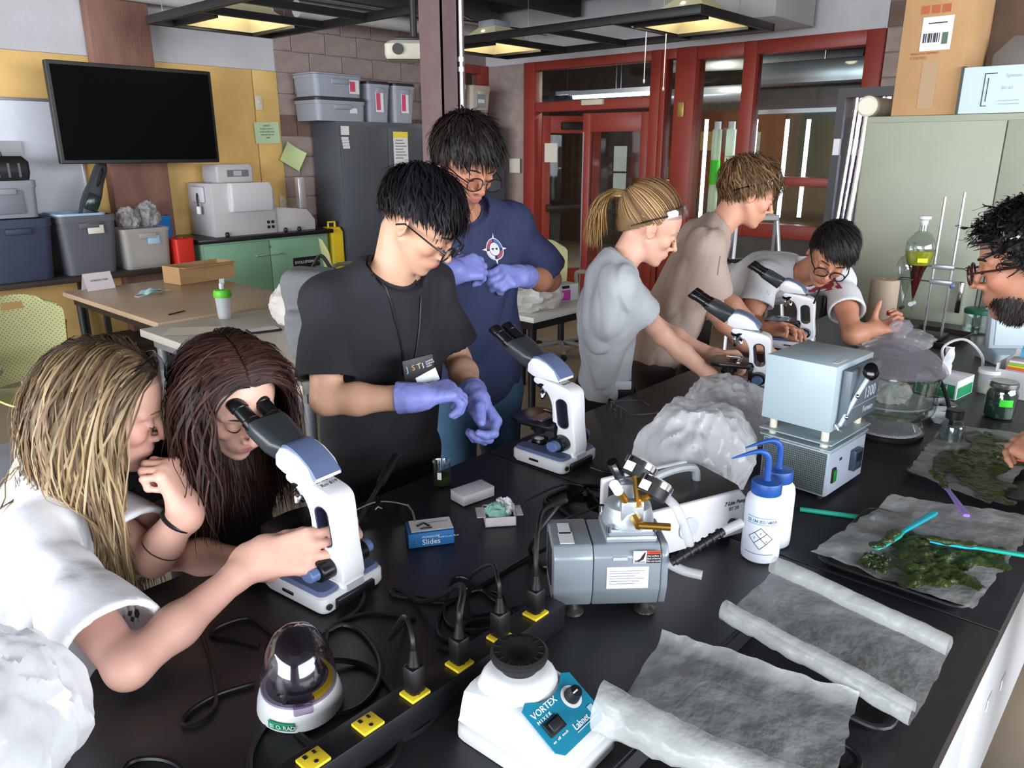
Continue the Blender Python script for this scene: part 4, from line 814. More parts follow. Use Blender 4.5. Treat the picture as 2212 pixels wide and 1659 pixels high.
# ---------------------------------------------------------------- microscopes
m_ms = mat('microscope_white','DCDDE0',.35,coat=.3); m_mb = mat('microscope_blue','5C6A8C',.42); m_mk = mat('microscope_black','121316',.3); m_mg = mat('microscope_head_grey','2E3437',.35); m_slot = mat('slot_blue','2B3247',.35); m_kb = mat('knob_blue','5E709C',.35,var=.06,scale=40)
def holed(outer, inner, w, bev=.004):
    """side plate with a hole, extruded to width w along local y"""
    b = bmesh.new(); eo = []
    for lp in (outer, inner):
        vs = [b.verts.new((x,0,z)) for x,z in lp]; eo += [b.edges.new((vs[i],vs[(i+1)%len(vs)])) for i in range(len(vs))]
    bmesh.ops.triangle_fill(b, use_beauty=True, use_dissolve=False, edges=eo)
    r = bmesh.ops.extrude_face_region(b, geom=b.faces[:])
    for v in r['geom']:
        if isinstance(v, bmesh.types.BMVert): v.co.y += w
    for v in b.verts: v.co.y -= w/2
    bmesh.ops.recalc_face_normals(b, faces=b.faces[:])
    if bev:
        es = [e for e in b.edges if len(e.link_faces) == 2 and e.calc_face_angle(0) > 1.0]
        bmesh.ops.bevel(b, geom=es, offset=bev, segments=3, profile=.5, affect='EDGES')
    m = MB(); m.bm(b); return m
def stadium(cx, cz, w, h, tilt=0, n=8):
    pts = []; r = w/2
    for i in range(n+1): a = math.pi*i/n; pts.append((r*math.cos(a), h/2-r+r*math.sin(a)))
    for i in range(n+1): a = math.pi+math.pi*i/n; pts.append((r*math.cos(a), -h/2+r+r*math.sin(a)))
    t = math.radians(tilt); return [(cx+x*math.cos(t)+z*math.sin(t), cz-x*math.sin(t)+z*math.cos(t)) for x,z in pts]
def microscope(label, loc, rz, S=.9, writing=True, head=0):
    m = thing('microscope',label,'microscope',loc,rz,'microscopes on the bench')
    m.scale = (S*1.16,S*1.05,S*.88)
    # base: white tray, black underside, blue pads
    loft([(.158,.15,.004,.015),(.166,.158,.014,.015),(.166,.158,.042,.015),(.158,.148,.046,.012)],M=T(-.014,0,0)).build('base',m_ms,m)
    loft([(.152,.145,0,.012),(.152,.145,.006,.012)],M=T(-.014,0,0)).build('underside',m_mk,m)
    for s_ in (-1,1): loft([(.152,.046,.044,.012),(.155,.048,.05,.012),(.148,.04,.056,.012)],M=T(-.014,s_*.052,0)).build('blue_pad',m_mb,m)
    MB().b2((-.105,-.045,.008),(-.092,.05,.034),.003).build('rear_socket',m_mk,m); MB().cyl((-.1005,.066,.024),(-.097,.066,.024),.007,n=14).build('fuse_cap',m_mg,m); MB().b2((-.02,.0775,.022),(.01,.0815,.03),.002).build('side_tab',m_mk,m)
    loft([(.09,.064,.044,.01),(.085,.06,.06,.01)],M=T(-.052,0,0)).build('arm_foot',m_ms,m)
    outer = catmull([(-.094,0,.05),(-.09,0,.15),(-.086,0,.235),(-.078,0,.262),(-.055,0,.274),(-.01,0,.283),(.03,0,.288),(.036,0,.27),(.012,0,.258),(-.008,0,.24),(-.021,0,.205),(-.024,0,.16),(-.026,0,.148),(-.04,0,.14),(-.036,0,.09),(-.03,0,.05)],4,True)
    holed([(p.x,p.z) for p in outer], stadium(-.054,.183,.034,.098,6), .056).build('arm',m_ms,m)
    sl = stadium(-.054,.183,.0335,.0975,6); b = MB(); n = len(sl); vs = [(x,-.027,z) for x,z in sl]+[(x,.027,z) for x,z in sl]; b.add(vs,[(i,(i+1)%n,n+(i+1)%n,n+i) for i in range(n)])
    # inner lining ring, slightly smaller so it lines the grip opening
    si = stadium(-.054,.183,.028,.092,6); vs2 = [(x,-.026,z) for x,z in si]+[(x,.026,z) for x,z in si]; k = MB(); k.add([(x,-.027,z) for x,z in sl]+[(x,.027,z) for x,z in sl]+vs2,[(i,(i+1)%n,n+(i+1)%n,n+i) for i in range(n)]+[(2*n+i,2*n+(i+1)%n,3*n+(i+1)%n,3*n+i) for i in range(n)]+[(i,(i+1)%n,2*n+(i+1)%n,2*n+i) for i in range(n)]+[(n+i,n+(i+1)%n,3*n+(i+1)%n,3*n+i) for i in range(n)]); k.build('grip_lining',m_slot,m)
    # head wedge
    H = frame((0,0,0),(1,0,0),(0,-1,0))
    MB().prism([(-.048,.288),(.03,.29),(.052,.303),(.05,.33),(.036,.352),(.02,.353),(-.005,.343),(-.03,.322)],-.037,.037,H,.005).build('head',m_ms,m)
    b = MB(); prof = catmull([(-.05,0,.3),(-.031,0,.325),(-.004,0,.347),(.021,0,.3575),(.035,0,.3565)],5); n = len(prof)
    b.add([(p.x,-.03+.002*i/n,p.z) for i,p in enumerate(prof)]+[(p.x,.03-.002*i/n,p.z) for i,p in enumerate(prof)]+[(p.x+.003,-.033,p.z-.008) for p in prof]+[(p.x+.003,.033,p.z-.008) for p in prof],[(i,i+1,n+i+1,n+i) for i in range(n-1)]+[(i,i+1,2*n+i+1,2*n+i) for i in range(n-1)]+[(n+i,n+i+1,3*n+i+1,3*n+i) for i in range(n-1)]).build('head_cover',m_mb,m)
    # binocular body and eyepieces, inclined
    Bm = T(.046,0,.328) @ R('Y',-37)
    bb = loft([(.06,.06,0,.02),(.052,.085,.025,.02),(.048,.09,.072,.018),(.042,.086,.088,.015)],M=Bm @ R('Y',90)).build('binocular_body',m_mg,m)
    for s_ in (-1,1):
        e = MB().lathe([(0,.06),(.019,.06),(.019,.085),(.0165,.088),(.0165,.118),(.0185,.12),(.0185,.142),(.016,.146),(.011,.145),(.011,.14),(0,.14)],20,Bm @ T(.013,s_*.0255,0) @ R('Y',90)).build('eyepiece',m_mk,m)
        MB().lathe([(0,.1385),(.0105,.1385),(.0105,.1405),(0,.1405)],16,Bm @ T(.013,s_*.0255,0) @ R('Y',90)).build('lens',mat('eyepiece_lens','1A1E2A',.05),e)
    # nosepiece and objectives
    N_ = T(.012,0,.262) @ R('Y',14)
    MB().lathe([(0,-.012),(.02,-.012),(.028,-.004),(.03,.004),(.026,.012),(0,.014)],24,N_).build('nosepiece',m_mk,m)
    for a in range(4):
        an_ = math.radians(90*a); tl = Matrix.Rotation(math.radians(28),4,'Y'); O = N_ @ Matrix.Rotation(an_,4,'Z') @ T(.016,0,-.004) @ Matrix.Rotation(math.radians(-14 if a == 0 else -30),4,'Y')
        L_ = (.05,.038,.034,.03)[a]; ob = MB().lathe([(0,-L_),(.004,-L_),(.0062,-L_+.006),(.0085,-L_+.012),(.0085,-.022),(.0105,-.02),(.0105,-.012),(.009,-.01),(.009,0),(0,0)],16,O).build('objective',chrome,m)
    # stage
    st = MB().prism([(-.035,-.06),(.06,-.066),(.09,-.055),(.098,-.02),(.098,.02),(.09,.055),(.06,.066),(-.035,.06)],.128,.143,None,.002).build('stage',m_mk,m)
    MB().b2((.0,-.05,.1435),(.012,.04,.147),.001).b2((.0,-.05,.1435),(.055,-.04,.147),.001).build('slide_holder',steel,st); MB().b2((.016,-.03,.1435),(.04,.045,.1448)).build('slide',glass('slide_glass',(.9,.96,.95),.08),st)
    MB().b2((-.04,-.02,.06),(-.025,.02,.128),.002).build('stage_rail',m_mk,m)
    MB().cyl((.036,0,.096),(.036,0,.128),.024,n=20).cyl((.036,0,.085),(.036,0,.096),.016,n=20).build('condenser',m_mk,m)
    MB().cyl((.036,0,.046),(.036,0,.062),.022,.019,n=20).build('lamp_housing',m_mk,m); MB().ell((.036,0,.061),(.014,.014,.006),14).build('lamp_lens',mat('frosted_lens','D8D8DC',.3),m)
    MB().cyl((.058,-.045,.08),(.058,-.045,.128),.006).cyl((.058,-.045,.07),(.058,-.045,.085),.011).build('stage_drive',m_mk,m)
    for s_ in (-1,1):
        kn = MB().cyl((-.058,s_*.028,.088),(-.058,s_*.058,.088),.026,.025,n=28,bev=.002).build('coarse_knob',m_mk,m)
        MB().cyl((-.058,s_*.058,.088),(-.058,s_*.078,.088),.0175,.0165,n=24,bev=.002).build('fine_knob',m_kb,kn)
    MB().b2((-.0935,-.018,.058),(-.0915,.018,.068)).b2((-.0985,-.022,.034),(-.0965,.02,.05)).build('rating_label',mat('label_silver','A9ADB2',.4),m)
    if writing:
        for i,(t_,sx) in enumerate((('SFCC',0),('Rm 819',0))): text(t_,.0125,blackink,m,frame((-.04-.0145*i,.022,.2815-.0035*i+.001),(0,-1,0),(-.2,0,1)),'lettering',shear=.2)
    return m
microscope('microscope at the left with the brunette person looking into it',(.704,1.135,BZ+.001),96)
microscope('unattended microscope in the middle, in front of the navy-shirted person',(1.475,1.2,BZ+.001),91)
microscope('microscope held by the grey-shirted ponytailed person',(2.35,1.09,BZ+.001),108)
microscope('farthest microscope, in front of the white-shirted leaning person',(3.1,1.24,BZ+.001),106)
# ---------------------------------------------------------------- vortex mixer
m_vx = mat('mixer_white','D5D8D9',.35,coat=.2); teal = mat('teal_panel','1C7F9C',.4)
vx = thing('vortex_mixer','white vortex mixer with teal panel and black cup head','mixer',(.672,.565,BZ+.001),-88)
# local x = front
lf = [(.185,.135,0,.02),(.19,.14,.004,.02),(.188,.138,.022,.02),(.178,.128,.026,.02)]
loft(lf).build('base_rim',m_vx,vx)
def vx_top(u,v):
    x = -.088+.176*u; return x
b = MB(); n = 20
prof = catmull([(-.088,0,.026),(-.085,0,.072),(-.078,0,.08),(-.03,0,.09),(.01,0,.088),(.04,0,.074),(.082,0,.047),(.088,0,.04),(.088,0,.026)],4)
vs = []; W = .064
for p in prof:
    for k in range(9):
        a = -1+k/4; t = min(1,max(0,(p.z-.026)/.064)); w = W-.012*t; e = .008 if p.z > .03 else 0
        vs.append((p.x, a*w, p.z-(e*(abs(a)**6))))
m_ = len(prof); fs = [(i*9+k,i*9+k+1,(i+1)*9+k+1,(i+1)*9+k) for i in range(m_-1) for k in range(8)]
o_ = len(vs)
side = []
for s_ in (0,8): fs.append(tuple(i*9+s_ for i in range(m_)))
b.add(vs,fs).build('housing',m_vx,vx,smooth=50)
loft([(.1,.1,.082,.03),(.092,.092,.098,.035),(.085,.085,.103,.035),(.07,.07,.106,.034)],M=T(-.03,0,0)).build('collar',m_vx,vx)
MB().lathe([(0,.104),(.026,.104),(.028,.112),(.038,.12),(.04,.125),(.04,.131),(.036,.134),(.026,.133),(.02,.13),(.012,.127),(0,.126)],36,T(-.03,0,0)).build('rubber_cup',mat('black_rubber','161618',.6),vx)
for k in range(14):
    a = 2*math.pi*k/14; MB().box((0,0,0),(.008,.002,.0015),0,T(-.03+.031*math.cos(a),.031*math.sin(a),.1342) @ Matrix.Rotation(a,4,'Z')).build('cup_rib',g_black,vx)
# sloped panel: from (x=.02,z=.087) to (x=.08,z=.048)
p0 = Vector((.012,0,.0895)); p1 = Vector((.083,0,.0475)); dx = (p1-p0).normalized(); nn = Vector((-dx.z,0,dx.x)) if dx.x > 0 else None; nn = Vector((0,1,0)).cross(dx)*-1
PM = frame(p0 + Vector((.0,0,.0022)), dx, (0,0,1)); L_ = (p1-p0).length
MB().prism([(.006,-.052),(L_-.012,-.052),(L_-.002,-.042),(L_-.002,.042),(L_-.012,.052),(.006,.052),(.0,.04),(.012,.02),(.016,0),(.012,-.02),(.0,-.04)],0,.0016,PM).build('control_panel',teal,vx)
PT = PM @ T(0,0,.002)
rot = Matrix.Rotation(math.radians(90),4,'Z')      # text runs along +y (left to right for someone in front)
text('VORTEX',.0125,white_ink,vx,PT @ T(.024,-.046,0) @ rot,sx=1.05); text('M I X E R',.007,white_ink,vx,PT @ T(.0325,-.045,0) @ rot)
text('Labnet',.0135,white_ink,vx,PT @ T(.068,-.004,0) @ rot,sx=.85); text('on   off   touch',.005,white_ink,vx,PT @ T(.062,-.045,0) @ rot)
bx('logo_block',(.055,.0345,.0),(.066,.044,.0008),mat('label_blue','9FC3D6'),vx,0,PT)
bx('logo_rule',(.0705,-.004,0),(.0715,.042,.0008),white_ink,vx,0,PT)
MB().b2((.036,-.043,0),(.055,-.012,.004),.001,PT).build('rocker_frame',g_black,vx); MB().b2((.039,-.038,.003),(.052,-.017,.008),.002,PT).build('rocker_switch',mat('rocker_black','262629',.4),vx)
MB().lathe([(.0,.0),(.016,.0),(.016,.0006),(0,.0006)],24,PT @ T(.032,.026,0)).build('dial_scale',white_ink,vx)
kb = MB().lathe([(0,0),(.0115,0),(.011,.004),(.0085,.016),(0,.017)],18,PT @ T(.032,.026,.001)).build('speed_knob',g_black,vx); MB().b2((.031,.018,.0178),(.033,.027,.0186),0,PT).build('pointer',white_ink,kb)
# ---------------------------------------------------------------- mini centrifuge
ct = thing('mini_centrifuge','white mini centrifuge with smoky clear dome','centrifuge',(.493,.872,BZ+.001),math.degrees(math.atan2(-.87,-.45)))
Sx = Matrix.Diagonal((1.08,.98,1,1))
MB().lathe([(0,0),(.058,0),(.064,.006),(.062,.02),(.058,.034),(.054,.04),(.048,.04),(.046,.03),(0,.03)],40,Sx).build('base',m_vx,ct)
sm = glass('smoky_dome',(.84,.80,.86),.1,.08); dome = [(.0555,.036),(.056,.05),(.052,.075),(.044,.1),(.03,.12),(.014,.13),(0,.132)]
MB().lathe(dome,40,Sx).build('dome_lid',sm,ct)
MB().lathe([(0,.04),(.036,.042),(.04,.052),(.034,.066),(.016,.078),(.008,.088),(0,.089)],24).build('rotor',mat('rotor_black','2A282E',.6),ct)
MB().lathe([(.05,.04),(.0505,.046),(.044,.048),(.043,.042)],40,Sx,20,160).build('yellow_warning_ring',mat('warning_yellow','C9B416',.5),ct)
MB().b2((.052,-.014,.03),(.066,.014,.042),.003).build('latch',sm,ct)
lab_ = MB(); lab_.grid(lambda u,v: ((.0645)*math.cos(math.radians(-14-36*u))*1.08,(.0645)*math.sin(math.radians(-14-36*u))*.98,.009+.013*v),10,2); lab_.build('green_logo_band',mat('logo_green','1E8A5C',.5),ct)
for i,ch in enumerate('BIO-RAD'):
    a = math.radians(-47+4.8*i); c_ = Vector((.0655*math.cos(a)*1.08,.0655*math.sin(a)*.98,.012)); t_ = Vector((-math.sin(a),math.cos(a),0)); text(ch,.0095,white_ink,ct,frame(c_,t_,Vector((math.cos(a),math.sin(a),0))),ext=.0002)
# ---------------------------------------------------------------- vacuum pump
m_pg = mat('pump_grey','8D969E',.35,.35,var=.04); m_cast = mat('cast_aluminium','AEB6BC',.35,.6,bump=.05); brass = mat('brass','B58A3F',.28,.9)
vp = thing('vacuum_pump','grey vacuum pump with two gauges and warning labels','pump',(1.025,.705,BZ+.001),-45)
Hh = .118; z0 = .018
MB().prism([(-.05,z0),(.05,z0),(.062,z0+.035),(.062,Hh+z0-.018),(.048,Hh+z0),(-.048,Hh+z0),(-.062,Hh+z0-.018),(-.062,z0+.035)],-.028,.09,frame((0,0,0),(0,1,0),(1,0,0)),.003).build('motor_housing',m_pg,vp)
MB().prism([(-.052,z0+.001),(.052,z0+.001),(.064,z0+.035),(.064,Hh+z0-.018),(.05,Hh+z0+.001),(-.05,Hh+z0+.001),(-.064,Hh+z0-.018),(-.064,z0+.035)],-.098,-.029,frame((0,0,0),(0,1,0),(1,0,0)),.004).build('fan_cover',m_pg,vp)
MB().prism([(-.05,z0),(.05,z0),(.06,z0+.035),(.06,Hh+z0-.018),(.048,Hh+z0),(-.048,Hh+z0),(-.06,Hh+z0-.018),(-.06,z0+.035)],.0905,.104,frame((0,0,0),(0,1,0),(1,0,0)),.004).build('end_cover',m_pg,vp)
for sx in (-.06,.07):
    for sy in (-.04,.04): MB().lathe([(0,0),(.02,0),(.019,.003),(.01,.008),(.007,.02),(0,.02)],20,T(sx,sy,0)).build('suction_foot',mat('clear_rubber','3A3A38',.25),vp)
for i in range(8): MB().b2((-.1,-.035+.009*i,.05),(-.0975,-.031+.009*i,.12),.0005).build('vent_slot',blackink,vp)
MB().b2((-.005,-.045,Hh+z0),(.085,.045,Hh+z0+.012),.004).b2((.0,-.042,Hh+z0+.012),(.08,.042,Hh+z0+.024),.003).build('head_plate',m_cast,vp)
MB().lathe([(.046,Hh+z0+.022),(.046,Hh+z0+.03),(.04,Hh+z0+.055),(.03,Hh+z0+.062),(0,Hh+z0+.062)],32,T(.04,0,0)).build('pump_head',m_cast,vp)
MB().b2((.02,-.04,Hh+z0+.03),(.06,-.02,Hh+z0+.075),.003).b2((.025,.0,Hh+z0+.05),(.06,.035,Hh+z0+.09),.004).build('port_block',m_cast,vp)
for (x,y) in ((.0,-.04),(.08,-.04),(0,.04),(.08,.04)): MB().cyl((x,y,Hh+z0+.02),(x,y,Hh+z0+.032),.005,n=10).build('bolt',chrome,vp)
MB().tube([(.03,-.03,Hh+z0+.07),(.01,-.05,Hh+z0+.105)],.007,10).build('relief_valve',brass,vp); MB().tube([(.012,-.048,Hh+z0+.1),(.002,-.058,Hh+z0+.118)],.009,10).build('valve_cap',white_p,vp); MB().tube([(.03,.02,Hh+z0+.09),(.01,.01,Hh+z0+.13)],.01,8).build('hose_fitting',chrome,vp)
for i,(c_,d_) in enumerate((((.055,-.005,Hh+z0+.12),(.5,.35,.75)),((.075,-.04,Hh+z0+.1),(.5,.35,.75)))):
    G = frame(c_,Vector(d_).cross(Vector((0,0,1))),d_); g = MB().lathe([(0,-.014),(.026,-.014),(.027,.008),(.0,.008)],28,G).build('gauge',g_black,vp); MB().lathe([(.0265,.004),(.03,.004),(.03,.014),(.026,.016),(.0,.0165)],28,G).build('gauge_bezel',chrome,g); MB().lathe([(0,.0168),(.024,.0168),(.024,.0172),(0,.0172)],24,G).build('gauge_dial',white_ink,g)
    MB().tube([Vector(c_)-Vector(d_).normalized()*.012,Vector((.05,-.02+.02*i-.02,Hh+z0+.065))],.006,8).build('gauge_stem',brass,g)
    MB().box((0,0,0),(.02,.0012,.016),0,G @ T(-.0,-.0275,-.004)).build('gauge_sticker',pl,g)
MB().tube([(.045,-.04,Hh+z0+.045),(.048,-.062,Hh+z0+.042)],.009,8).build('elbow',brass,vp); MB().tube([(.046,-.06,Hh+z0+.042),(.1,-.066,Hh+z0+.04)],[.0065,.0065],10).build('hose_barb',brass,vp)
F_ = frame((0,-.0645,0),(1,0,0),(0,-1,0))   # front face: local x right, y up
def fl(nm, x0,x1,z0_,z1_, m, off=0): return bx(nm,(x0,-.0632-off-.0005,z0_),(x1,-.0625-off,z1_),m,vp)
fl('instruction_label',-.005,.068,.058,.1,pl); 
for q in range(6): fl('print_line',.0,.06-.008*(q%3),.092-.005*q,.0932-.005*q,mat('faint_grey_ink','8A8F96',.8),.0008)
fl('warning_label',.04,.087,.107,.13,pl); fl('warning_red_band',.063,.087,.1245,.13,mat('warning_red','D2412B',.5),.0006); fl('warning_black_field',.063,.087,.107,.1245,blackink,.0006)
for q,t_ in enumerate(('Hot surface.','Risk of burns.','Do not touch.')): text(t_,.0042,white_ink,vp,T(.064,-.0645,.1195-.005*q) @ R('X',90),ext=.0001)
text('WARNING',.0045,blackink,vp,T(.066,-.0645,.1255) @ R('X',90),ext=.0001)
hd = MB().prism([(.042,.113),(.046,.112),(.052,.116),(.057,.125),(.061,.129),(.06,.122),(.057,.114),(.05,.1105),(.043,.111)],0,.0006,T(0,-.0642,0) @ R('X',90)); hd.build('hand_pictogram',blackink,vp); fl('pictogram_bar',.042,.061,.1085,.1098,blackink,.0006)
fl('serial_label',.005,.03,.113,.119,mat('label_silver','A9ADB2'),.0002)
MB().b2((-.085,-.045,Hh+z0+.0015),(-.06,-.005,Hh+z0+.0025)).b2((-.083,-.01,Hh+z0+.0015),(-.062,.03,Hh+z0+.0025)).build('top_sticker',pl,vp)
# clear tubing with black tee, beside the pump
m_hose = film('clear_hose','CDD0D2',.55,.15,.05,4,0)
th = thing('hose_assembly','clear hose with black tee connectors joining the pump and the second pump','hose',(0,0,0))
A = vp.location
def lp(x,y,z): return A + Matrix.Rotation(math.radians(-45),3,'Z') @ Vector((x,y,z))
tee = lp(.14,-.055,.135)
MB().tube(catmull([lp(.095,-.035,.22),lp(.115,-.045,.2),lp(.13,-.055,.165),tee],6),.008,10).build('upper_hose',m_hose,th)
ta = lp(.105,-.07,.11); tb2 = lp(.2,-.045,.155)
t_ = MB(); t_.tube([ta,tb2],.007,10)
for k in range(7):
    c_ = ta.lerp(tb2,.08+k*.14); d_ = (tb2-ta).normalized(); t_.cyl(c_-d_*.002,c_+d_*.002,.0092,n=12)
t_.build('black_tee',g_black,th); MB().tube([tb2,lp(.235,-.035,.165)],.0085,10).build('side_hose',m_hose,th)
MB().tube(catmull([lp(.1,-.05,.1),lp(.13,-.06,.088),lp(.16,-.072,.085)],6),.0085,10).build('lower_hose',m_hose,th)
# ---------------------------------------------------------------- second pump: white and black box with handle
p2 = thing('air_pump','white and black boxed air pump with carrying handle behind the vacuum pump','pump',(1.335,.745,BZ+.001),-21)
loft([(.25,.17,.012,.03),(.25,.17,.1,.03),(.24,.165,.11,.03)]).build('black_shell',mat('satin_black','1D1D20',.35),p2)
for s_ in (-1,): 
    MB().prism([(-.127,.012),(.115,.012),(.127,.025),(.127,.085),(.1,.115),(-.127,.115)],.082,.094,frame((0,0,0),(1,0,0),(0,-1,0)),.005).build('white_front',white_p,p2); MB().prism([(-.127,.012),(.115,.012),(.127,.025),(.127,.085),(.1,.115),(-.127,.115)],-.094,-.082,frame((0,0,0),(1,0,0),(0,-1,0)),.005).build('white_back',white_p,p2)
MB().tube(catmull([(-.06,0,.108),(-.055,0,.135),(.0,0,.145),(.05,0,.138),(.06,0,.108)],6),.009,8).build('carry_handle',mat('grey_handle','9AA0A6',.4),p2)
MB().lathe([(0,0),(.024,0),(.024,.003),(0,.004)],24,T(-.035,-.094,.06) @ R('X',90)).build('gauge_dial',mat('dial_pale','C8CBD8',.3),p2); MB().cyl((.08,-.094,.045),(.08,-.101,.045),.011,n=18).build('round_button',mat('navy_button','20263F',.25),p2)
text('7 Lite Pump',.012,blackink,p2,T(.055,-.0955,.088) @ R('X',90),shear=.3); text('BT 20',.011,mat('grey_ink','5A6A58'),p2,T(.068,-.0955,.075) @ R('X',90))
for sx in (-.1,.1):
    for sy in (-.06,.06): MB().cyl((sx,sy,0),(sx,sy,.014),.012,n=12).build('foot',g_black,p2)
# ---------------------------------------------------------------- wash bottles
m_pe = mat('translucent_pe','DCE1EC',.35,sss=.15); m_capb = mat('cap_blue','1E4C96',.42)
def wash(label, loc, rz, writing):
    w_ = thing('wash_bottle',label,'bottle',loc,rz); B_ = MB().lathe([(0,0),(.032,0),(.0365,.004),(.0375,.012),(.0375,.118),(.035,.132),(.027,.142),(.026,.146),(0,.146)],40).build('bottle',m_pe,w_)
    MB().lathe([(0,.142),(.0285,.142),(.0295,.144),(.0295,.163),(.028,.167),(.008,.169),(.006,.172),(0,.172)],36).build('cap',m_capb,w_)
    MB().tube(catmull([(0,0,.168),(0,0,.2),(.003,0,.218),(.014,0,.228),(.03,0,.229),(.055,0,.223),(.076,0,.217)],6),[.0062]*17+[.0062-.0047*i/19 for i in range(20)],10).build('spout',m_capb,w_)
    if writing:
        r_ = .0377
        def on(a0,z): 
            a = math.radians(a0); return (r_*math.cos(a), r_*math.sin(a), z)
        def patch(nm,a0,a1,z0_,z1_,m,rr=r_): MB().grid(lambda u,v: (rr*math.cos(math.radians(a0+(a1-a0)*u)), rr*math.sin(math.radians(a0+(a1-a0)*u)), z0_+(z1_-z0_)*v),14,2).build(nm,m,w_)
        lb_ = mat('label_sky','5FA6CC',.5); A0 = 30
        patch('label_rule',A0-15,A0+75,.1005,.102,lb_); patch('label_rule',A0-15,A0+75,.0865,.088,lb_); patch('label_rule',A0-15,A0+75,.0225,.0237,mat('label_navy','2E4F86',.5))
        for i,ch in enumerate('DEIONIZED WATER'):
            a = math.radians(A0-14+i*6.1); c_ = Vector((r_*math.cos(a),r_*math.sin(a),.0905)); text(ch,.0088,mat('label_navy','2E4F86'),w_,frame(c_,Vector((-math.sin(a),math.cos(a),0)),Vector((math.cos(a),math.sin(a),0))),ext=.0001)
        dm = MB(); Acx = A0+32
        def seg(a,z,a2,z2): dm.tube([Vector(on(a+(a2-a)*k/6,z+(z2-z)*k/6)) for k in range(7)],.0006,5)
        c4 = [(Acx-36,.058),(Acx,.08),(Acx+36,.058),(Acx,.034)]
        for i in range(4): seg(*c4[i],*c4[(i+1)%4])
        for i in range(4): seg((c4[i][0]+c4[(i+1)%4][0])/2,(c4[i][1]+c4[(i+1)%4][1])/2,(c4[(i+2)%4][0]+c4[(i+3)%4][0])/2,(c4[(i+2)%4][1]+c4[(i+3)%4][1])/2)
        dm.build('hazard_diamond',blackink,w_)
        for a_,z_ in ((Acx-18,.055),(Acx,.066),(Acx+18,.05)):
            a = math.radians(a_); text('0',.007,blackink,w_,frame(Vector(on(a_-2.5,z_)),Vector((-math.sin(a),math.cos(a),0)),Vector((math.cos(a),math.sin(a),0))),ext=.0001)
    else:
        for z_ in (.1,.045): bx('graduation',(.037,-.006,z_),(.0385,.006,z_+.001),blackink,w_,0,R('Z',50))
    return w_
wash('front wash bottle with blue cap and deionized water label',(1.363,.557,BZ+.001),138,True)
wash('rear wash bottle with blue cap half hidden behind the labelled one',(1.435,.565,BZ+.001),140,False)
# ---------------------------------------------------------------- furnace
m_fb = mat('furnace_blue_grey','9FB0B7',.4,var=.03); m_fd = mat('furnace_dark_grey','5A646C',.4)
def meshmat():
    m = mat('perforated_sheet','6F7879',.45,.3); nt = m.node_tree; N = nt.nodes; L = nt.links; b = N['Principled BSDF']; tc = N.new('ShaderNodeTexCoord'); v = N.new('ShaderNodeTexVoronoi'); v.inputs['Scale'].default_value = 175; v.inputs['Randomness'].default_value = .0; L.new(tc.outputs['Object'],v.inputs['Vector'])
    lt = N.new('ShaderNodeMath'); lt.operation = 'LESS_THAN'; lt.inputs[1].default_value = .36; L.new(v.outputs['Distance'],lt.inputs[0]); mx = N.new('ShaderNodeMixRGB'); mx.inputs[1].default_value = lin('6F7A7B'); mx.inputs[2].default_value = lin('1A1E20'); L.new(lt.outputs[0],mx.inputs[0]); L.new(mx.outputs[0],b.inputs['Base Color']); return m
fu = thing('furnace','blue-grey bench furnace with lever handle on a perforated control base','furnace',(1.803,.632,BZ+.001),-4); fu.scale = (.8,.8,.95)
bx('control_base',(-.125,-.105,.014),(.125,.1,.13),m_fb,fu,.002); bx('perforated_side',(-.127,-.1,.018),(-.125,.096,.126),meshmat(),fu); bx('front_panel',(-.122,-.1075,.016),(.122,-.105,.128),mat('panel_lilac_grey','AAB2C2',.4),fu)
for sx in (-.1,.1):
    for sy in (-.08,.08): MB().cyl((sx,sy,0),(sx,sy,.014),.012,n=12).build('foot',g_black,fu)
loft([(.27,.22,.136,.004),(.27,.22,.139,.004)]).build('lower_shelf_plate',m_fb,fu); loft([(.275,.225,.152,.004),(.275,.225,.155,.004)]).build('upper_shelf_plate',m_fb,fu)
for sx in (-.11,.11):
    for sy in (-.08,.08): MB().cyl((sx,sy,.13),(sx,sy,.182),.011,n=16).build('ceramic_post',mat('cream_ceramic','DAD5C2',.5),fu)
bx('oven_body',(-.135,-.1,.182),(.115,.11,.347),m_fb,fu,.003); bx('top_sticker',(-.1,-.085,.3472),(-.03,-.07,.3478),pl,fu)
bx('oven_door',(-.1,-.13,.2),(.105,-.105,.335),m_fd,fu,.003); text('1300',.042,mat('pale_print','B9C3CC',.5),fu,T(.0,-.131,.25) @ R('X',90),sx=.95); text('Furnace',.022,mat('pale_print','B9C3CC'),fu,T(.005,-.131,.215) @ R('X',90)); bx('door_rule',(-.095,-.1315,.24),(.1,-.13,.2412),mat('panel_lilac_grey','AAB2C2'),fu)
MB().tube([(-.105,-.115,.2),(-.085,-.14,.27),(-.06,-.16,.325)],.007,8,flat=.5).build('lever_arm',mat('lever_steel','8A9296',.45,.6),fu)
for q_ in ((-.098,-.128,.222),(-.083,-.145,.275)): MB().ell(q_,(.006,.006,.006),10).build('lever_bolt',chrome,fu)
MB().lathe([(0,0),(.017,0),(.021,.006),(.02,.02),(.012,.026),(0,.026)],24,T(-.058,-.162,.335) @ R('Y',-60) @ T(0,0,-.013)).build('lever_knob',mat('gloss_black','0D0D0F',.12),fu)
MB().tube([(-.11,-.104,.2),(-.11,-.115,.19),(-.1,-.12,.185)],.003,6).build('hook',steel,fu)
rk_ = MB().b2((-.1,-.113,.045),(-.078,-.1075,.085),.002).build('switch_frame',g_black,fu); MB().b2((-.097,-.117,.049),(-.081,-.1125,.081),.002).build('green_switch',mat('switch_green','1E7A2C',.3),fu)
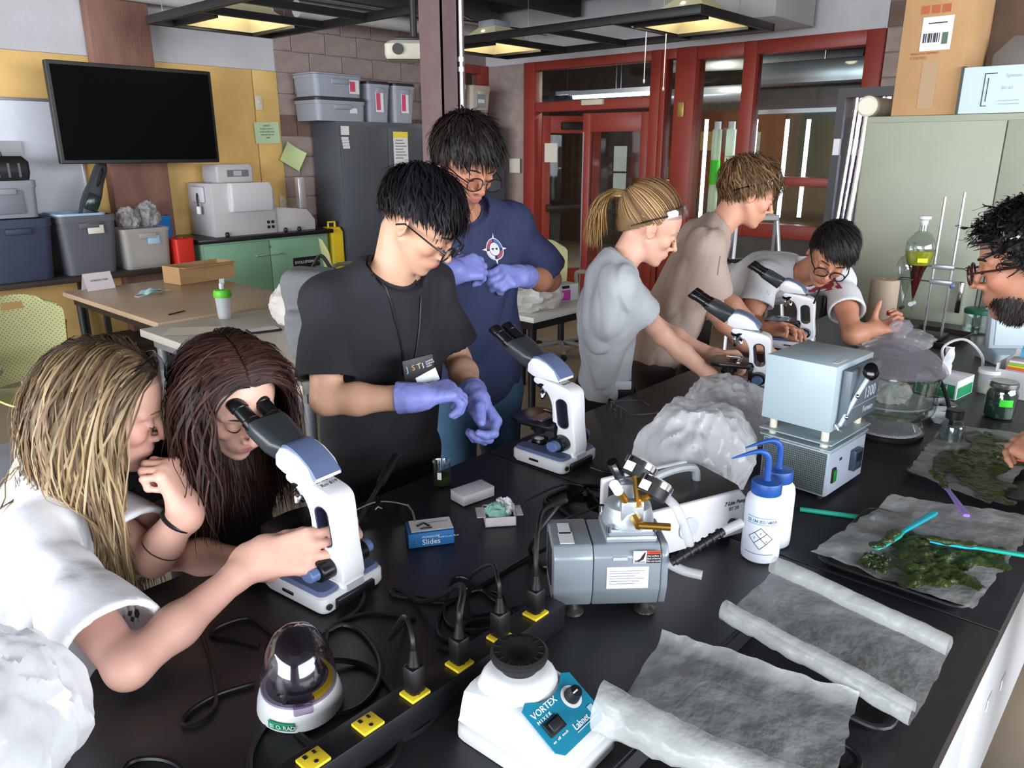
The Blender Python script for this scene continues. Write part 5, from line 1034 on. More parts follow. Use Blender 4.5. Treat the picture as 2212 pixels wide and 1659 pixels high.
MB().b2((.02,-.125,.05),(.075,-.1075,.105),.003).build('controller',mat('controller_slate','33414E',.3),fu); bx('controller_display',(.028,-.1262,.075),(.067,-.125,.098),mat('display_dark','1B262F',.15),fu); bx('mini_label',(-.055,-.109,.095),(-.04,-.1075,.102),mat('controller_slate','33414E'),fu)
# ---------------------------------------------------------------- desiccator
m_gl = glass('clear_glass',(.94,.96,.96),.09); m_gls = film('lilac_reflection_glass','B4ADB8',.42,.1,.03,4,0,trl=.3)  # the lid's grey-purple reflection is put into the lilac film colour
de = thing('desiccator','large round glass desiccator with knobbed lid beside the furnace','desiccator',(2.29,.60,BZ+.001))
MB().lathe([(0,.02),(.085,.02),(.095,.03),(.085,.05),(.115,.075),(.12,.09),(.12,.18),(.128,.186),(.132,.192),(.11,.192),(.112,.18),(.112,.095),(.08,.06),(0,.055)],44).build('bowl',m_gl,de)
MB().lathe([(.132,.193),(.136,.198),(.13,.21),(.105,.238),(.065,.264),(.032,.276),(.018,.286),(.016,.294),(.028,.308),(.03,.32),(.02,.333),(0,.336)],44).build('lid',m_gls,de); MB().lathe([(.1,.193),(.13,.194),(.125,.204),(.098,.23),(.058,.256),(0,.266)],40).build('lid_inner',m_gls,de)
MB().lathe([(0,.098),(.108,.098),(.108,.103),(0,.103)],30).build('perforated_plate',mat('pale_plate','C9C6C8',.5),de)
o = crumple((.05,.05,.035),41,.3).build('paper_sample',mat('white_paper','D9D3C6'),de,T(-.02,0,.104))
MB().lathe([(0,0),(.098,0),(.1,.004),(.1,.012),(.096,.014),(0,.012)],36).build('base_dish',mat('dark_dish','2A2A2C',.3),de); MB().lathe([(0,.013),(.094,.015),(.09,.02),(.04,.024),(0,.024)],30).build('salt_bed',mat('white_salt','D8D6D8',.9,bump=.8,bscale=250),de)
# ---------------------------------------------------------------- people: bodies from implicit surfaces, hair from strands
V = lambda *a: Vector(a)
def headM(c, fwd, up=(0,0,1), roll=0):
    M = frame(Vector(c), fwd, up); return M @ Matrix.Rotation(math.radians(roll),4,'X')
def add_head(S, M, s=1.0, fem=False, lips=True, jaw=1.0, nose=1.0):
    """head-local: +x face, +y left, +z up; origin mid-head"""
    A = M.to_3x3()
    def P(x,y,z): return M @ Vector((x*s,y*s,z*s))
    def e(c,r,k=.015,op='u',rot=None): S.ell(P(*c),[q*s for q in r],(A if rot is None else A @ rot),k*s,op)
    def c(a,b,ra,rb,k=.012,op='u'): S.cone(P(*a),P(*b),ra*s,rb*s,k*s,op)
    e((-.012,0,.034),(.1,.077,.086),.001); e((.03,0,.03),(.062,.066,.07),.02)
    e((.035,0,-.04),(.054,.05 if fem else .054,.072),.02)
    for y in (-1,1):
        c((.005,y*.05,-.045),(.06,y*.016,-.094*jaw),.014,.013,.022); e((.06,y*.04,-.026),(.024,.02,.02),.016)
        c((.085,y*.012,.017),(.07,y*.05,.016),.0105,.008,.01)                 # brow
    e((.074,0,-.099*jaw),(.015,.018,.014),.016)                                    # chin
    for y in (-1,1): e((.101,y*.033,-.003),(.014,.0175,.0125),.01,'s')             # eye sockets
    for y in (-1,1): e((.0785,y*.032,-.002),(.0125,.0155,.011),.003); e((.0825,y*.032,-.004),(.0105,.0135,.0085),.003)   # lowered lids
    c((.09,0,.008),(.1115*nose,0,-.029),.0068,.0085,.011); e((.1125*nose,0,-.0325),(.0105,.0095,.009),.006)
    for y in (-1,1): e((.1,y*.0125,-.036),(.009,.006,.007),.005); e((.106,y*.006,-.0415),(.004,.0032,.0022),.002,'s')
    e((.077,0,-.062),(.02,.03,.024),.016)
    if lips:
        e((.0938,0,-.0595),(.0072,.0235,.0048),.005); e((.0925,0,-.0688),(.0075,.02,.0055),.005); e((.1025,0,-.0642),(.0068,.026,.0013),.0025,'s')
    for y in (-1,1):
        rot = Matrix.Rotation(y*math.radians(28),3,'Z') @ Matrix.Rotation(math.radians(-12),3,'Y')
        e((-.006,y*.078,-.006),(.019,.0075,.031),.006,rot=rot); e((-.004,y*.085,-.004),(.011,.006,.02),.004,'s',rot=rot); e((.0,y*.077,-.026),(.009,.007,.01),.006)
    return P
def skin_cols(Pts, M, s, base, lip, extra=None):
    """natural skin tones: lips, cheeks, brows, given in head-local coordinates"""
    base = np.array(lin(base)[:3]); cols = np.tile(base,(len(Pts),1)); Mi = np.array(M.inverted()); L = (Pts @ Mi[:3,:3].T + Mi[:3,3])/s
    def blend(w, c): 
        nonlocal cols
        w = np.clip(w,0,1)[:,None]; cols = cols*(1-w) + np.array(c)*w
    g = lambda c,r: np.exp(-(((L[:,0]-c[0])/r[0])**2+((np.abs(L[:,1])-c[1])/r[1])**2+((L[:,2]-c[2])/r[2])**2))
    blend(.45*g((.075,.042,-.03),(.03,.022,.022)), base*np.array([1.05,.72,.68])); blend(.35*g((.115,0,-.032),(.015,.013,.012)), base*np.array([1.05,.7,.66])); blend(.4*g((-.005,.085,-.005),(.025,.012,.03)), base*np.array([1.05,.68,.62]))
    blend(1.1*((g((.0955,0,-.0595),(.012,.022,.005))+g((.094,0,-.0688),(.012,.019,.0058)))), lin(lip)[:3])
    blend(.35*g((.085,.033,.0),(.018,.018,.012)), base*np.array([.8,.6,.55]))
    if extra: extra(L, blend, g)
    n = vnoise(Pts,55,2)*.035+vnoise(Pts,13,5)*.04; return np.clip(cols*(1+n[:,None]),0,1)
def add_hand(S, w, d, n, side, curl=(25,30,35,40), thumb=(.62,.62,.35,30), s=1.0, inf=0.0, spread=1.0, k=.006):
    """wrist w, finger direction d, palm normal n"""
    d = Vector(d).normalized(); n = Vector(n); n = (n-d*n.dot(d)).normalized(); t = d.cross(n) if side == 'R' else n.cross(d); w = Vector(w)
    r = lambda q: q*s+inf
    P = lambda a,b,c: w + (d*a + t*b + n*c)*s
    off = (.031,.0105,-.0105,-.030); ln = (.094,.098,.094,.086); L = ((.044,.026,.021),(.048,.03,.022),(.045,.028,.021),(.036,.021,.019)); R0 = (.0092,.0095,.0088,.0078)
    S.cone(P(-.02,0,0),P(.02,.006,0),r(.024),r(.022),.02); S.cone(P(-.01,.012,0),P(.012,.014,0),r(.019),r(.019),.02); S.cone(P(-.01,-.012,0),P(.012,-.014,0),r(.019),r(.018),.02)
    tips = []
    for i in range(4):
        b = P(ln[i],off[i]*spread,-.002); S.cone(P(.015,off[i]*.62,0),b,r(.0145),r(.0112),.016)
        c = curl[i] if not hasattr(curl[i],'__len__') else None; an = (c,c*1.25,c*.8) if c is not None else curl[i]; a = 0; p = b; fan = (off[i]*(spread-.75))*6
        for j in range(3):
            a += math.radians(an[j]); dr = (d*math.cos(a) + n*math.sin(a) + t*fan*math.cos(a)*.5).normalized(); q = p + dr*L[i][j]*s
            S.cone(p,q,r(R0[i]*(1-.07*j)),r(R0[i]*(.95-.09*j)),k); p = q
        tips.append((p, dr))
    tb = P(.016,.026,.008); td = (d*thumb[0]+t*thumb[1]+n*thumb[2]).normalized(); S.cone(P(.006,.012,.004),tb,r(.016),r(.016),.016); p = tb
    a1 = p + td*.042*s; S.cone(p,a1,r(.0145),r(.0112),.012); f = math.radians(thumb[3]); td2 = (td*math.cos(f) + (d*.75-t*.65).normalized()*math.sin(f)).normalized(); a2 = a1 + td2*.03*s; S.cone(a1,a2,r(.0105),r(.0098),k); a3 = a2 + td2*.021*s; S.cone(a2,a3,r(.0096),r(.0075),k); tips.append((a3,td2)); return tips
def folds(amp, f, seed, axis=None, st=2.2):
    """cloth folds: warped ridges, stretched along axis"""
    def g(P):
        Q = P.copy()
        if axis is not None:
            a = np.array(axis)/np.linalg.norm(axis); Q = Q - np.outer(Q @ a, a)*(1-1/st)
        W = np.stack([vnoise(Q,f*.6,seed+i) for i in range(3)],1)*.05; n1 = vnoise(Q+W,f,seed+5); n2 = vnoise(Q+W*1.5,f*2.1,seed+9)
        return amp*((1-2*np.abs(n1))*.8+(.5-np.abs(n2))*.6)
    return g
def tri(o, a, b, t): return Vector(a).lerp(Vector(b), t)
SKIN = {}
def skinmat(nm): return mat(nm,'D0A088',.5,attr='Col',sss=.12,bump=.05,bscale=220)
hairmat = mat('hair_fibres','5A4030',.5,attr='Col',var=.12,scale=30); hairmat.node_tree.nodes['Principled BSDF'].inputs['Specular IOR Level'].default_value = .22
def nrm_(A): return A/np.maximum(np.linalg.norm(A,axis=1),1e-9)[:,None]
def strands(name, M, s, roots, flow, length, parent, cols, seg=12, rad=.0022, seed=1, center=(-.012,0,.034), rr=(.106,.083,.092), coll=(), n=2, grav=.0, jit=.15, flat=.6, lift=(1.0,1.08), wave=.22, wf=9, put=None, clump=.5):
    """hair locks that start on the scalp and stay outside it; all strands are grown together, head-local"""
    rnd = random.Random(seed); rs = np.random.RandomState(seed); U = nrm_(np.array([tuple(u) for u in roots],float)); N = len(U); C = np.array(center)*s; RR = np.array(rr)*s
    dn = np.array((M.to_3x3().inverted() @ Vector((0,0,-1))).normalized()); Mi = M.inverted(); cl = [(np.array(Mi @ Vector(a)),np.array(Mi @ Vector(b)),r) for a,b,r in coll]
    L = np.array([length(Vector(u),rnd) for u in U])*s; st = (L/seg)[:,None]; lf = rs.uniform(lift[0],lift[1],(N,1)); cln = np.stack([vnoise(U,5,seed+i) for i in range(3)],1)
    J = rs.normal(0,1,(N,3))*jit*(1-clump) + cln*jit*clump*2.2; ph = rs.uniform(0,6.28,(N,1))*(1-clump)+3*vnoise(U,4,seed+7)[:,None]; wv = rs.uniform(.7,1.3,(N,1)); p = C+U*RR; d = nrm_(flow(U,0)); pts = [p]
    for i in range(seg):
        t = i/seg; g = min(1.0,grav*t*2.2); q = nrm_((p-C)/RR); d = nrm_(d*.45 + nrm_(flow(q,t))*(1-g)*.6 + dn*g + J*.25 + np.cross(J,dn)*np.sin(ph+t*wf*wv)*wave); p = p+d*st
        q = (p-C)/RR; k = np.linalg.norm(q,axis=1)[:,None]; p = np.where(k < lf, C+q*(lf/np.maximum(k,1e-6))*RR, p)
        for a,b_,r in cl:
            ab = b_-a; tt = np.clip(((p-a) @ ab)/(ab @ ab),0,1)[:,None]; c_ = a+ab*tt; e = p-c_; el = np.linalg.norm(e,axis=1)[:,None]; p = np.where(el < r, c_+e/np.maximum(el,1e-6)*r*rs.uniform(1,1.05,(N,1)), p)
        pts.append(p)
    P = np.stack(pts,1); tg = np.empty_like(P); tg[:,1:-1] = P[:,2:]-P[:,:-2]; tg[:,0] = P[:,1]-P[:,0]; tg[:,-1] = P[:,-1]-P[:,-2]; tg /= np.maximum(np.linalg.norm(tg,axis=2),1e-9)[:,:,None]
    out = P-C; bn = np.cross(tg,out); bn /= np.maximum(np.linalg.norm(bn,axis=2),1e-9)[:,:,None]; on = np.cross(bn,tg); tt = np.linspace(0,1,seg+1); prof = (1-tt**3*.92)*(.6+.4*np.minimum(1,tt*5)); r0 = rad*s*rs.uniform(.6,1.35,N); R_ = r0[:,None]*prof[None,:]
    vs = np.stack([P+(bn*math.cos(2*math.pi*q/n)+on*math.sin(2*math.pi*q/n)*flat)*R_[:,:,None] for q in range(n)],2); Mw = np.array(M); vs = (vs.reshape(-1,3) @ Mw[:3,:3].T)+Mw[:3,3]
    base = (np.arange(N)*(seg+1)*n)[:,None,None]; i_ = (np.arange(seg)*n)[None,:,None]; q_ = np.arange(n)[None,None,:]; q2 = (np.arange(n)+1)[None,None,:]%n; F = np.stack([base+i_+q_,base+i_+q2,base+i_+n+q2,base+i_+n+q_],3); F = (F[:,:,:1] if n == 2 else F).reshape(-1,4)
    cc = []
    for u in U:
        c = cols(Vector(u),rnd); cc.append([c(t) if callable(c) else c for t in (0,.25,.5,1)])
    cc = np.array(cc); ci = np.stack([np.stack([np.interp(tt,(0,.25,.5,1),(0,1,2,3))]*1,0)],0)[0,0]; lo = np.floor(ci).astype(int).clip(0,2); fr = (ci-lo)[None,:,None]; CC = cc[:,lo]*(1-fr)+cc[:,lo+1]*fr; CC = np.repeat(CC[:,:,None,:],n,2).reshape(-1,3)
    me = bpy.data.meshes.new(name); me.vertices.add(len(vs)); me.vertices.foreach_set('co',vs.astype(np.float32).ravel()); me.loops.add(len(F)*4); me.loops.foreach_set('vertex_index',F.astype(np.int32).ravel()); me.polygons.add(len(F)); me.polygons.foreach_set('loop_start',np.arange(0,len(F)*4,4,dtype=np.int32)); me.polygons.foreach_set('loop_total',np.full(len(F),4,np.int32)); me.update(calc_edges=True); me.shade_smooth(); vcol(me,CC); o = link(name,me,hairmat,parent)
    return put(o) if put else o
def tang(D, U): return D-U*np.sum(D*U,axis=1)[:,None]+1e-4
def fall(fwd=0.0, side=0.0, part=None):
    """combing direction: down along the scalp, brushed towards the face by fwd"""
    def f(U, t):
        D = np.tile(np.array([fwd,side,-1.0]),(len(U),1))
        if part is not None: D[:,1] += part*np.sign(U[:,1])
        return tang(D,U)
    return f
def fib(n, seed=0):
    out = []; g = math.pi*(3-math.sqrt(5))
    for i in range(n):
        z = 1-2*(i+.5)/n; r = math.sqrt(1-z*z); a = g*i+seed; out.append(Vector((r*math.cos(a),r*math.sin(a),z)))
    return out
def hairline(u, fr=.35, side=.05, back=-.55):
    """true where hair grows: u unit vector head-local (x face)"""
    if u.x > 0: lim = fr*max(0,u.x)**.6 + side*(1-u.x) if u.x > .3 else side + (fr*max(.0,u.x)**.6-side*0)*(u.x/.3)*.6
    else: lim = side + (back-side)*min(1,-u.x*1.6)
    return u.z > lim
def scalpcap(name, M, s, parent, col, hl, thick=1.02, res=.006, put=None):
    """scalp volume under the locks"""
    S = SDF(res*s); A = M.to_3x3(); S.ell(M @ Vector((-.012*s,0,.034*s)),[.104*s*thick,.081*s*thick,.09*s*thick],A,.01); S.ell(M @ Vector((-.048*s,0,-.008*s)),[.064*s*thick,.066*s*thick,.062*s*thick],A,.02*s)
    me = S.mesh(name); P = S.P; Mi = np.array(M.inverted()); L = (P @ Mi[:3,:3].T + Mi[:3,3])/s; U = (L-np.array([-.012,0,.034]))/np.array([.104,.081,.09]); U /= np.linalg.norm(U,axis=1)[:,None]
    keep = np.array([hl(Vector(u)) for u in U]); b = bmesh.new(); b.from_mesh(me); b.verts.ensure_lookup_table(); bmesh.ops.delete(b, geom=[b.verts[i] for i in np.where(~keep)[0]], context='VERTS'); b.to_mesh(me); b.free(); me.shade_smooth()
    c = np.array(lin(col)[:3])*.8; vcol(me, np.tile(c,(len(me.vertices),1))); o = link(name,me,hairmat,parent); return put(o) if put else o
def person(label, head, hs, torso, arms, skin, cloth, res=.0052, hair=None, gloves=None, extra=None, fem=False, legs=None, lip='B56A62', name='person', foldamp=.006, jaw=1.0, nose=1.0, build=1.0, hem=None, neckr=.052, pants=None, pres=.013, skinmat_name=None):
    """torso: neck, chest, pelvis points; arms: dict side -> shoulder, elbow, wrist, hand kwargs"""
    neck, chest, pel = [Vector(p) for p in torso]; M = head; A3 = M.to_3x3(); t = thing(name,label,'person',(pel.x,pel.y,0)); Tm = Matrix.Translation((-pel.x,-pel.y,0))
    def put(o): o.matrix_local = Tm; return o
    shR = Vector(arms['R'][0]); shL = Vector(arms['L'][0]); lat = (shL-shR).normalized(); upv = (neck-pel).normalized(); fw = lat.cross(upv).normalized(); lat = upv.cross(fw).normalized()
    TA = Matrix((fw,lat,upv)).transposed()          # columns
    skull = M @ Vector((-.03*hs,0,-.055*hs)); mid = (shR+shL)/2
    def trunk(S, inf, k=.04, low=True):
        S.ell(chest,( .105*build+inf,.165*build+inf,.18+inf),TA,k); S.ell(chest.lerp(pel,.5),(.095*build+inf,.145*build+inf,.17+inf),TA,k); S.ell(pel.lerp(chest,.05),(.105*build+inf,.16*build+inf,.13+inf),TA,k)
        for sh in (shR,shL): S.cone(neck.lerp(sh,.25),sh,.055+inf,.046+inf,k); S.cone(chest+lat*(.06 if sh is shL else -.06)-fw*.0,sh,.085*build+inf,.048+inf,k)
    # skin
    S = SDF(res); trunk(S,-.012); add_head(S,M,hs,fem,jaw=jaw,nose=nose); S.cone(neck-upv*.03,skull,neckr+.002,neckr*.92,.02); S.cone(neck-upv*.02,M @ Vector((.005*hs,0,-.055*hs)),neckr*.95,neckr*.72,.02)
    tips = {}
    for sd in 'RL':
        if sd not in arms: continue
        sh,el,wr,hk = arms[sd][:4]; sh = Vector(sh); el = Vector(el); wr = Vector(wr); q = build*.97 if not fem else .82
        S.cone(sh,tri(0,sh,el,.55),.05*q,.047*q,.03); S.cone(tri(0,sh,el,.55),el,.047*q,.038*q,.02); S.cone(el,tri(0,el,wr,.35),.038*q,.0405*q,.02); S.cone(tri(0,el,wr,.35),wr,.0405*q,.0255*q,.02); S.cone(wr-(wr-el).normalized()*.04,wr,.028*q,.0245,.02)
        if hk: tips[sd] = add_hand(S,wr,side=sd,**hk)
    me = S.mesh('body'); vcol(me, skin_cols(S.P,M,hs,skin,lip,extra)); put(link('body',me,skinmat(skinmat_name or 'skin'),t))
    # gloves
    if gloves:
        for sd in gloves:
            G = SDF(min(res,.0035)); hk = dict(arms[sd][3]); wr = Vector(arms[sd][2]); el = Vector(arms[sd][1]); hk['inf'] = .0034; add_hand(G,wr,side=sd,**hk); dr = (el-wr).normalized(); G.cone(wr-dr*.015,wr+dr*.06,.034,.0445,.012)
            G.cut(wr+dr*.045,dr,.002); put(link('glove',G.mesh('glove',folds(.0016,38,3)),gloves[sd],t))
    # shirt
    C = SDF(max(res,.0068)); inf = cloth.get('inf',.012); ln = cloth.get('sleeve',.62); sr = cloth.get('sr',.068)
    for sd in 'RL':
        sh,el = Vector(arms[sd][0]),Vector(arms[sd][1]); e = tri(0,sh,el,ln); C.cone(sh,e,.06*build,sr,.04)
    for sd in 'RL':
        sh,el = Vector(arms[sd][0]),Vector(arms[sd][1]); e = tri(0,sh,el,ln); dr = (el-sh).normalized(); C.disc(e+dr*.1,.1,.14,dr,.003); C.cone(e-dr*.04,e+dr*.02,sr*.8,sr*.86,.004,'s')
    trunk(C,inf)
    if cloth.get('loose'): C.ell(pel.lerp(chest,.4),(.125*build,.18*build,.26),TA,.05)
    hd = (skull-neck).normalized(); cn = (hd+fw*cloth.get('tilt',.45)).normalized(); C.cone(neck-hd*.06,neck+hd*.004,neckr+.03,neckr+.016,.03)
    C.disc(neck+cn*.088,.08,.085,cn,.004); C.cone(neck-hd*.05,neck+hd*.05,neckr+.006,neckr+.01,.004,'s')
    ring = [neck + cn*.008 + (frame((0,0,0),cn,lat).to_3x3() @ Vector((0,math.cos(q_),math.sin(q_))))*(neckr+.0125) for q_ in [2*math.pi*i/28 for i in range(28)]]
    put(MB().tube(ring,.0062,7,closed=True).build('collar',cloth['m'],t))
    ho = hem if hem is not None else pel-upv*.1; C.cut(Vector(ho),-upv,.004)
    fo = folds(foldamp,cloth.get('ff',9),cloth.get('seed',1),cloth.get('axis',tuple(upv+lat*.4))); ends = [np.array(tri(0,Vector(arms[sd][0]),Vector(arms[sd][1]),ln)) for sd in 'RL']+[np.array(neck)]
    def dsp(P):
        w_ = np.ones(len(P))
        for e_ in ends: w_ *= np.clip((np.linalg.norm(P-e_,axis=1)-.085)/.06,0,1)
        return fo(P)*w_
    put(link('shirt',C.mesh('shirt',dsp),cloth['m'],t))
    # trousers and shoes
    if pants:
        S2 = SDF(pres); S2.ell(pel-upv*.03,(.112*build,.165*build,.12),TA,.04)
        for sd,pts in legs.items():
            hip,kn,an = [Vector(p) for p in pts]; S2.cone(hip,kn,.092*build,.066,.04); S2.cone(kn,an,.066,.05,.03); S2.cone(pel,hip,.1,.09,.04)
        S2.cut(pel+upv*.09,upv,.004); put(link('trousers',S2.mesh('trousers',folds(.006,8,4,(0,0,1))),pants,t))
        for sd,pts in legs.items():
            an = Vector(pts[2]); f = Vector((fw.x,fw.y,0)).normalized(); S3 = SDF(.009); S3.cone(V(an.x,an.y,.05)-f*.02,V(an.x,an.y,.035)+f*.14,.045,.038,.03); S3.cone(V(an.x,an.y,.1),V(an.x,an.y,.05),.045,.045,.02); S3.cut((0,0,.0),(0,0,-1),.002); put(link('shoe',S3.mesh('shoe'),mat('dark_shoe','26221F',.6),t))
    t['_M'] = 0; del t['_M']
    return t, put, dict(fw=fw,lat=lat,up=upv,tips=tips,P=lambda x,y,z: M @ Vector((x*hs,y*hs,z*hs)))
def eyes(M, s, parent, put, col='15100E', th=.0013, zz=-.0085):
    """lash line of each lowered eyelid"""
    for y in (-1,1):
        P_ = []
        for i in range(9):
            a = (i/8-.5)*2.3; P_.append(Vector((.0825+.0113*math.cos(a)*.95-.0004*abs(i-4),y*.032+.0145*math.sin(a),zz+.0042*(abs(i-4)/4)**2))*s)
        o = put(MB().tube(P_,[th*s*(.5+.5*math.sin(math.pi*i/8)) for i in range(9)],5).build('eyelashes',mat('lash_'+col,col,.7),parent)); o.data.transform(M)
def brows(M, s, parent, put, col, th=.0032, zz=.019):
    for y in (-1,1): o = put(MB().tube([Vector((.0965-.0012*i*i*.9,y*(.012+.0085*i),zz+.0035*math.sin(i*.8)))*s for i in range(6)],[th*.6*s,th*s,th*s,th*s,th*.8*s,th*.3*s],6,flat=.7).build('eyebrow',mat('brow_'+col,col,.7),parent)); o.data.transform(M)
def spectacles(M, s, parent, put, m, w=.0265, h=.0195, x=.114, z=-.008, rim=.0018, name='glasses', lens=True):
    fr = MB()
    for y in (-1,1):
        pts = [Vector((x-.004*abs(math.cos(a))*0, y*.033+w*math.cos(a)*(1 if abs(math.cos(a))<.8 else .97), z+h*math.copysign(abs(math.sin(a))**.75,math.sin(a))))*s for a in [2*math.pi*i/24 for i in range(24)]]
        fr.tube(pts,rim*s,6,closed=True); fr.tube([Vector((x,y*(.033+w),z+.006))*s,Vector((x-.03,y*.074,z+.008))*s,Vector((.0,y*.084,z+.01))*s,Vector((-.018,y*.084,z-.006))*s],rim*s,6)
    fr.tube([Vector((x,-.0095,z+.004))*s,Vector((x+.004,0,z+.006))*s,Vector((x,.0095,z+.004))*s],rim*s,6)
    o = put(fr.build(name,m,parent)); o.data.transform(M)
    if lens:
        for y in (-1,1):
            l_ = MB(); l_.add([Vector((x,y*.033+w*.98*math.cos(a),z+h*.98*math.copysign(abs(math.sin(a))**.75,math.sin(a))))*s for a in [2*math.pi*i/24 for i in range(24)]],[tuple(range(24))]); q = put(l_.build('spectacle_lens',glass('spectacle_glass',(.97,.97,.98),.05),parent)); q.data.transform(M)
    return o
def goggles(M, s, parent, put, ang=48, name='safety_glasses'):
    """clear wrap-around safety glasses pushed up on the hair"""
    G = M @ T(-.012*s,0,.034*s) @ Matrix.Rotation(math.radians(-ang),4,'Y'); b = MB()
    b.grid(lambda u,v: (Vector(((.118+.006*math.sin(v*3.14))*math.cos((u-.5)*2.5)*s, (.098)*math.sin((u-.5)*2.5)*s, (v-.5)*.045*s*(1-.35*abs(2*u-1)**2)))),22,6)
    o = put(b.build(name,glass('goggle_plastic',(.93,.94,.96),.16,.06),parent)); o.data.transform(G)
    t_ = MB(); t_.tube([Vector((.118*math.cos((u/20-.5)*2.5)*s,.1*math.sin((u/20-.5)*2.5)*s,.022*s*(1-.35*abs(2*u/20-1)**2))) for u in range(21)],.002*s,6)
    for y in (-1,1): t_.tube([Vector((.04,y*.095,0))*s,Vector((-.03,y*.1,-.004))*s,Vector((-.08,y*.08,-.012))*s],.003*s,6)
    q = put(t_.build('clear_frame',glass('goggle_frame',(.8,.82,.86),.3,.1),parent)); q.data.transform(G); return o
# ---------------------------------------------------------------- the eight people
from mathutils.bvhtree import BVHTree
def bvh(o): me = o.data; return BVHTree.FromPolygons([v.co.copy() for v in me.vertices],[tuple(p.vertices) for p in me.polygons])
def drape(o, M, tree, lift=.0016):
    """lay a flat print onto the cloth below it; o's mesh is given in the plane of M"""
    me = o.data; n = (M.to_3x3() @ Vector((0,0,1))).normalized()
    for v in me.vertices:
        p = M @ v.co; h = tree.ray_cast(p+n*.25,-n,.6); v.co = (h[0]+n*(lift+v.co.z*.2)) if h[0] is not None else p
def child(t, nm): return next(o for o in t.children if o.name.split('.')[0] == nm)
def pal(*cs):
    L = [lin(c)[:3] for c in cs]
    def f(u, r):
        c = r.choice(L); k = r.uniform(.75,1.25); return tuple(min(1,q*k) for q in c)
    return f
def torus(c, ax, R_, r_, n=24, m=8):
    A = frame(Vector(c), ax, (.1,.2,.97)); return MB().tube([A @ Vector((0,R_*math.cos(2*math.pi*i/n),R_*math.sin(2*math.pi*i/n))) for i in range(n)],r_,m,closed=True)
denim = mat('blue_denim','3F5F7C',.85,var=.12,scale=12,bump=.1); blackcloth = mat('black_cloth','16161A',.9,bump=.06); glove_m = mat('violet_nitrile','7F86C9',.45,bump=.08,bscale=90)
def stand(pel, fw, w=.1): 
    f = Vector(fw).normalized(); l = Vector((-f.y,f.x,0)); p = Vector(pel); return {s: (p+l*k*w-Vector((0,0,.06)), V(p.x,p.y,.48)+l*k*(w+.01)+f*.03, V(p.x,p.y,.09)+l*k*(w+.01)) for s,k in (('L',1),('R',-1))}
# --- person in the black T-shirt with gloves and glasses
M3 = headM((1.305,1.50,1.53),(.34,-.72,-.6),roll=2); h3 = 1.03
P3, put, I = person('person in a black T-shirt, glasses and violet gloves, looking down at their hands',M3,h3,((1.268,1.58,1.39),(1.27,1.63,1.2),(1.28,1.67,.9)),
  {'R':((1.10,1.63,1.335),(1.03,1.56,1.105),(1.162,1.375,1.12),dict(d=(.85,-.35,.05),n=(.25,.1,-.9),curl=(42,46,48,50),thumb=(.8,.35,.45,20))),
   'L':((1.425,1.60,1.335),(1.50,1.575,1.11),(1.375,1.38,1.065),dict(d=(-.12,-.7,-.62),n=(-.85,.2,.1),curl=(40,48,52,55),thumb=(.7,.3,.5,25)))},
  'C99C82',dict(m=mat('black_tshirt','1F1F25',.85,bump=.08),sleeve=.78,sr=.078,loose=True,seed=2,inf=.016),gloves={'R':glove_m,'L':glove_m},legs=stand((1.28,1.67,.9),(0,-1,0)),pants=blackcloth,foldamp=.010,hem=(1.28,1.67,.76))
eyes(M3,h3,P3,put); brows(M3,h3,P3,put,'1A1210'); spectacles(M3,h3,P3,put,mat('dark_frame','1C1718',.3),rim=.0022)
hl3 = lambda u: hairline(u,.5,-.02,-.62)
scalpcap('scalp_hair',M3,h3,P3,'121014',hl3,put=put); strands('hair',M3,h3,[u for u in fib(5600) if hl3(u)],fall(.8,-.15),lambda u,r: r.uniform(.03,.095)*(1.1 if u.z > .5 else (.35+.7*max(0,u.z))),P3,pal('16151A','1E1C22','100F13'),seg=7,rad=.0024,jit=.75,rr=(.107,.083,.096),put=put,lift=(1,1.12))
sh3 = bvh(child(P3,'shirt'))
ly = MB()
for s_ in (-1,1):
    pts = []
    for k in range(9):
        a = I['P'](0,0,0); q = Vector((1.262+s_*(.06-.006*k),1.50,1.40-.034*k)); h = sh3.ray_cast(q-Vector((0,.4,0)),Vector((0,1,0)),.6); pts.append((h[0]-Vector((0,.003,0))) if h[0] is not None else q)
    ly.tube([Vector((1.262+s_*.062,1.585,1.425))]+pts,.0028,6)
put(ly.build('lanyard',g_black,P3))
bd = thing('name_badge','black badge holder reading JSTI hanging on the black-shirted person','badge',M=frame(PY(905,800,1.425),(.93,-.28,.1),(-.3,-.95,.0))); Bk = bd
MB().box((0,0,-.0),(.085,.07,.006),.002,R('X',0)).build('holder',g_black,bd); MB().box((.012,-.03,.004),(.06,.035,.002),.0005,R('Z',14)).build('white_card',pl,bd)
for i,(ch,c_) in enumerate((('J','7FB2D8'),('S','C9906E'),('T','B9C97A'),('I','D8D8DC'))): text(ch,.021,mat('badge_'+c_,c_,.5),bd,T(-.034+.0145*i,.004,.0035) @ R('Z',8),ext=.0003)
for i in range(3): text(['JUNIOR','SCIENCE','TEAM'][i],.006,white_ink,bd,T(.02,.016-.0065*i,.0035) @ R('Z',8),ext=.0002)
sl = thing('glass_slide','thin glass slide held between the black-shirted person\'s gloves','slide',PY(1000,850,1.36)); bx('slide_glass',(-.03,-.01,0),(.03,.01,.0012),glass('slide_glass',(.9,.96,.95),.08),sl); sl.rotation_euler=(.5,.3,.4)
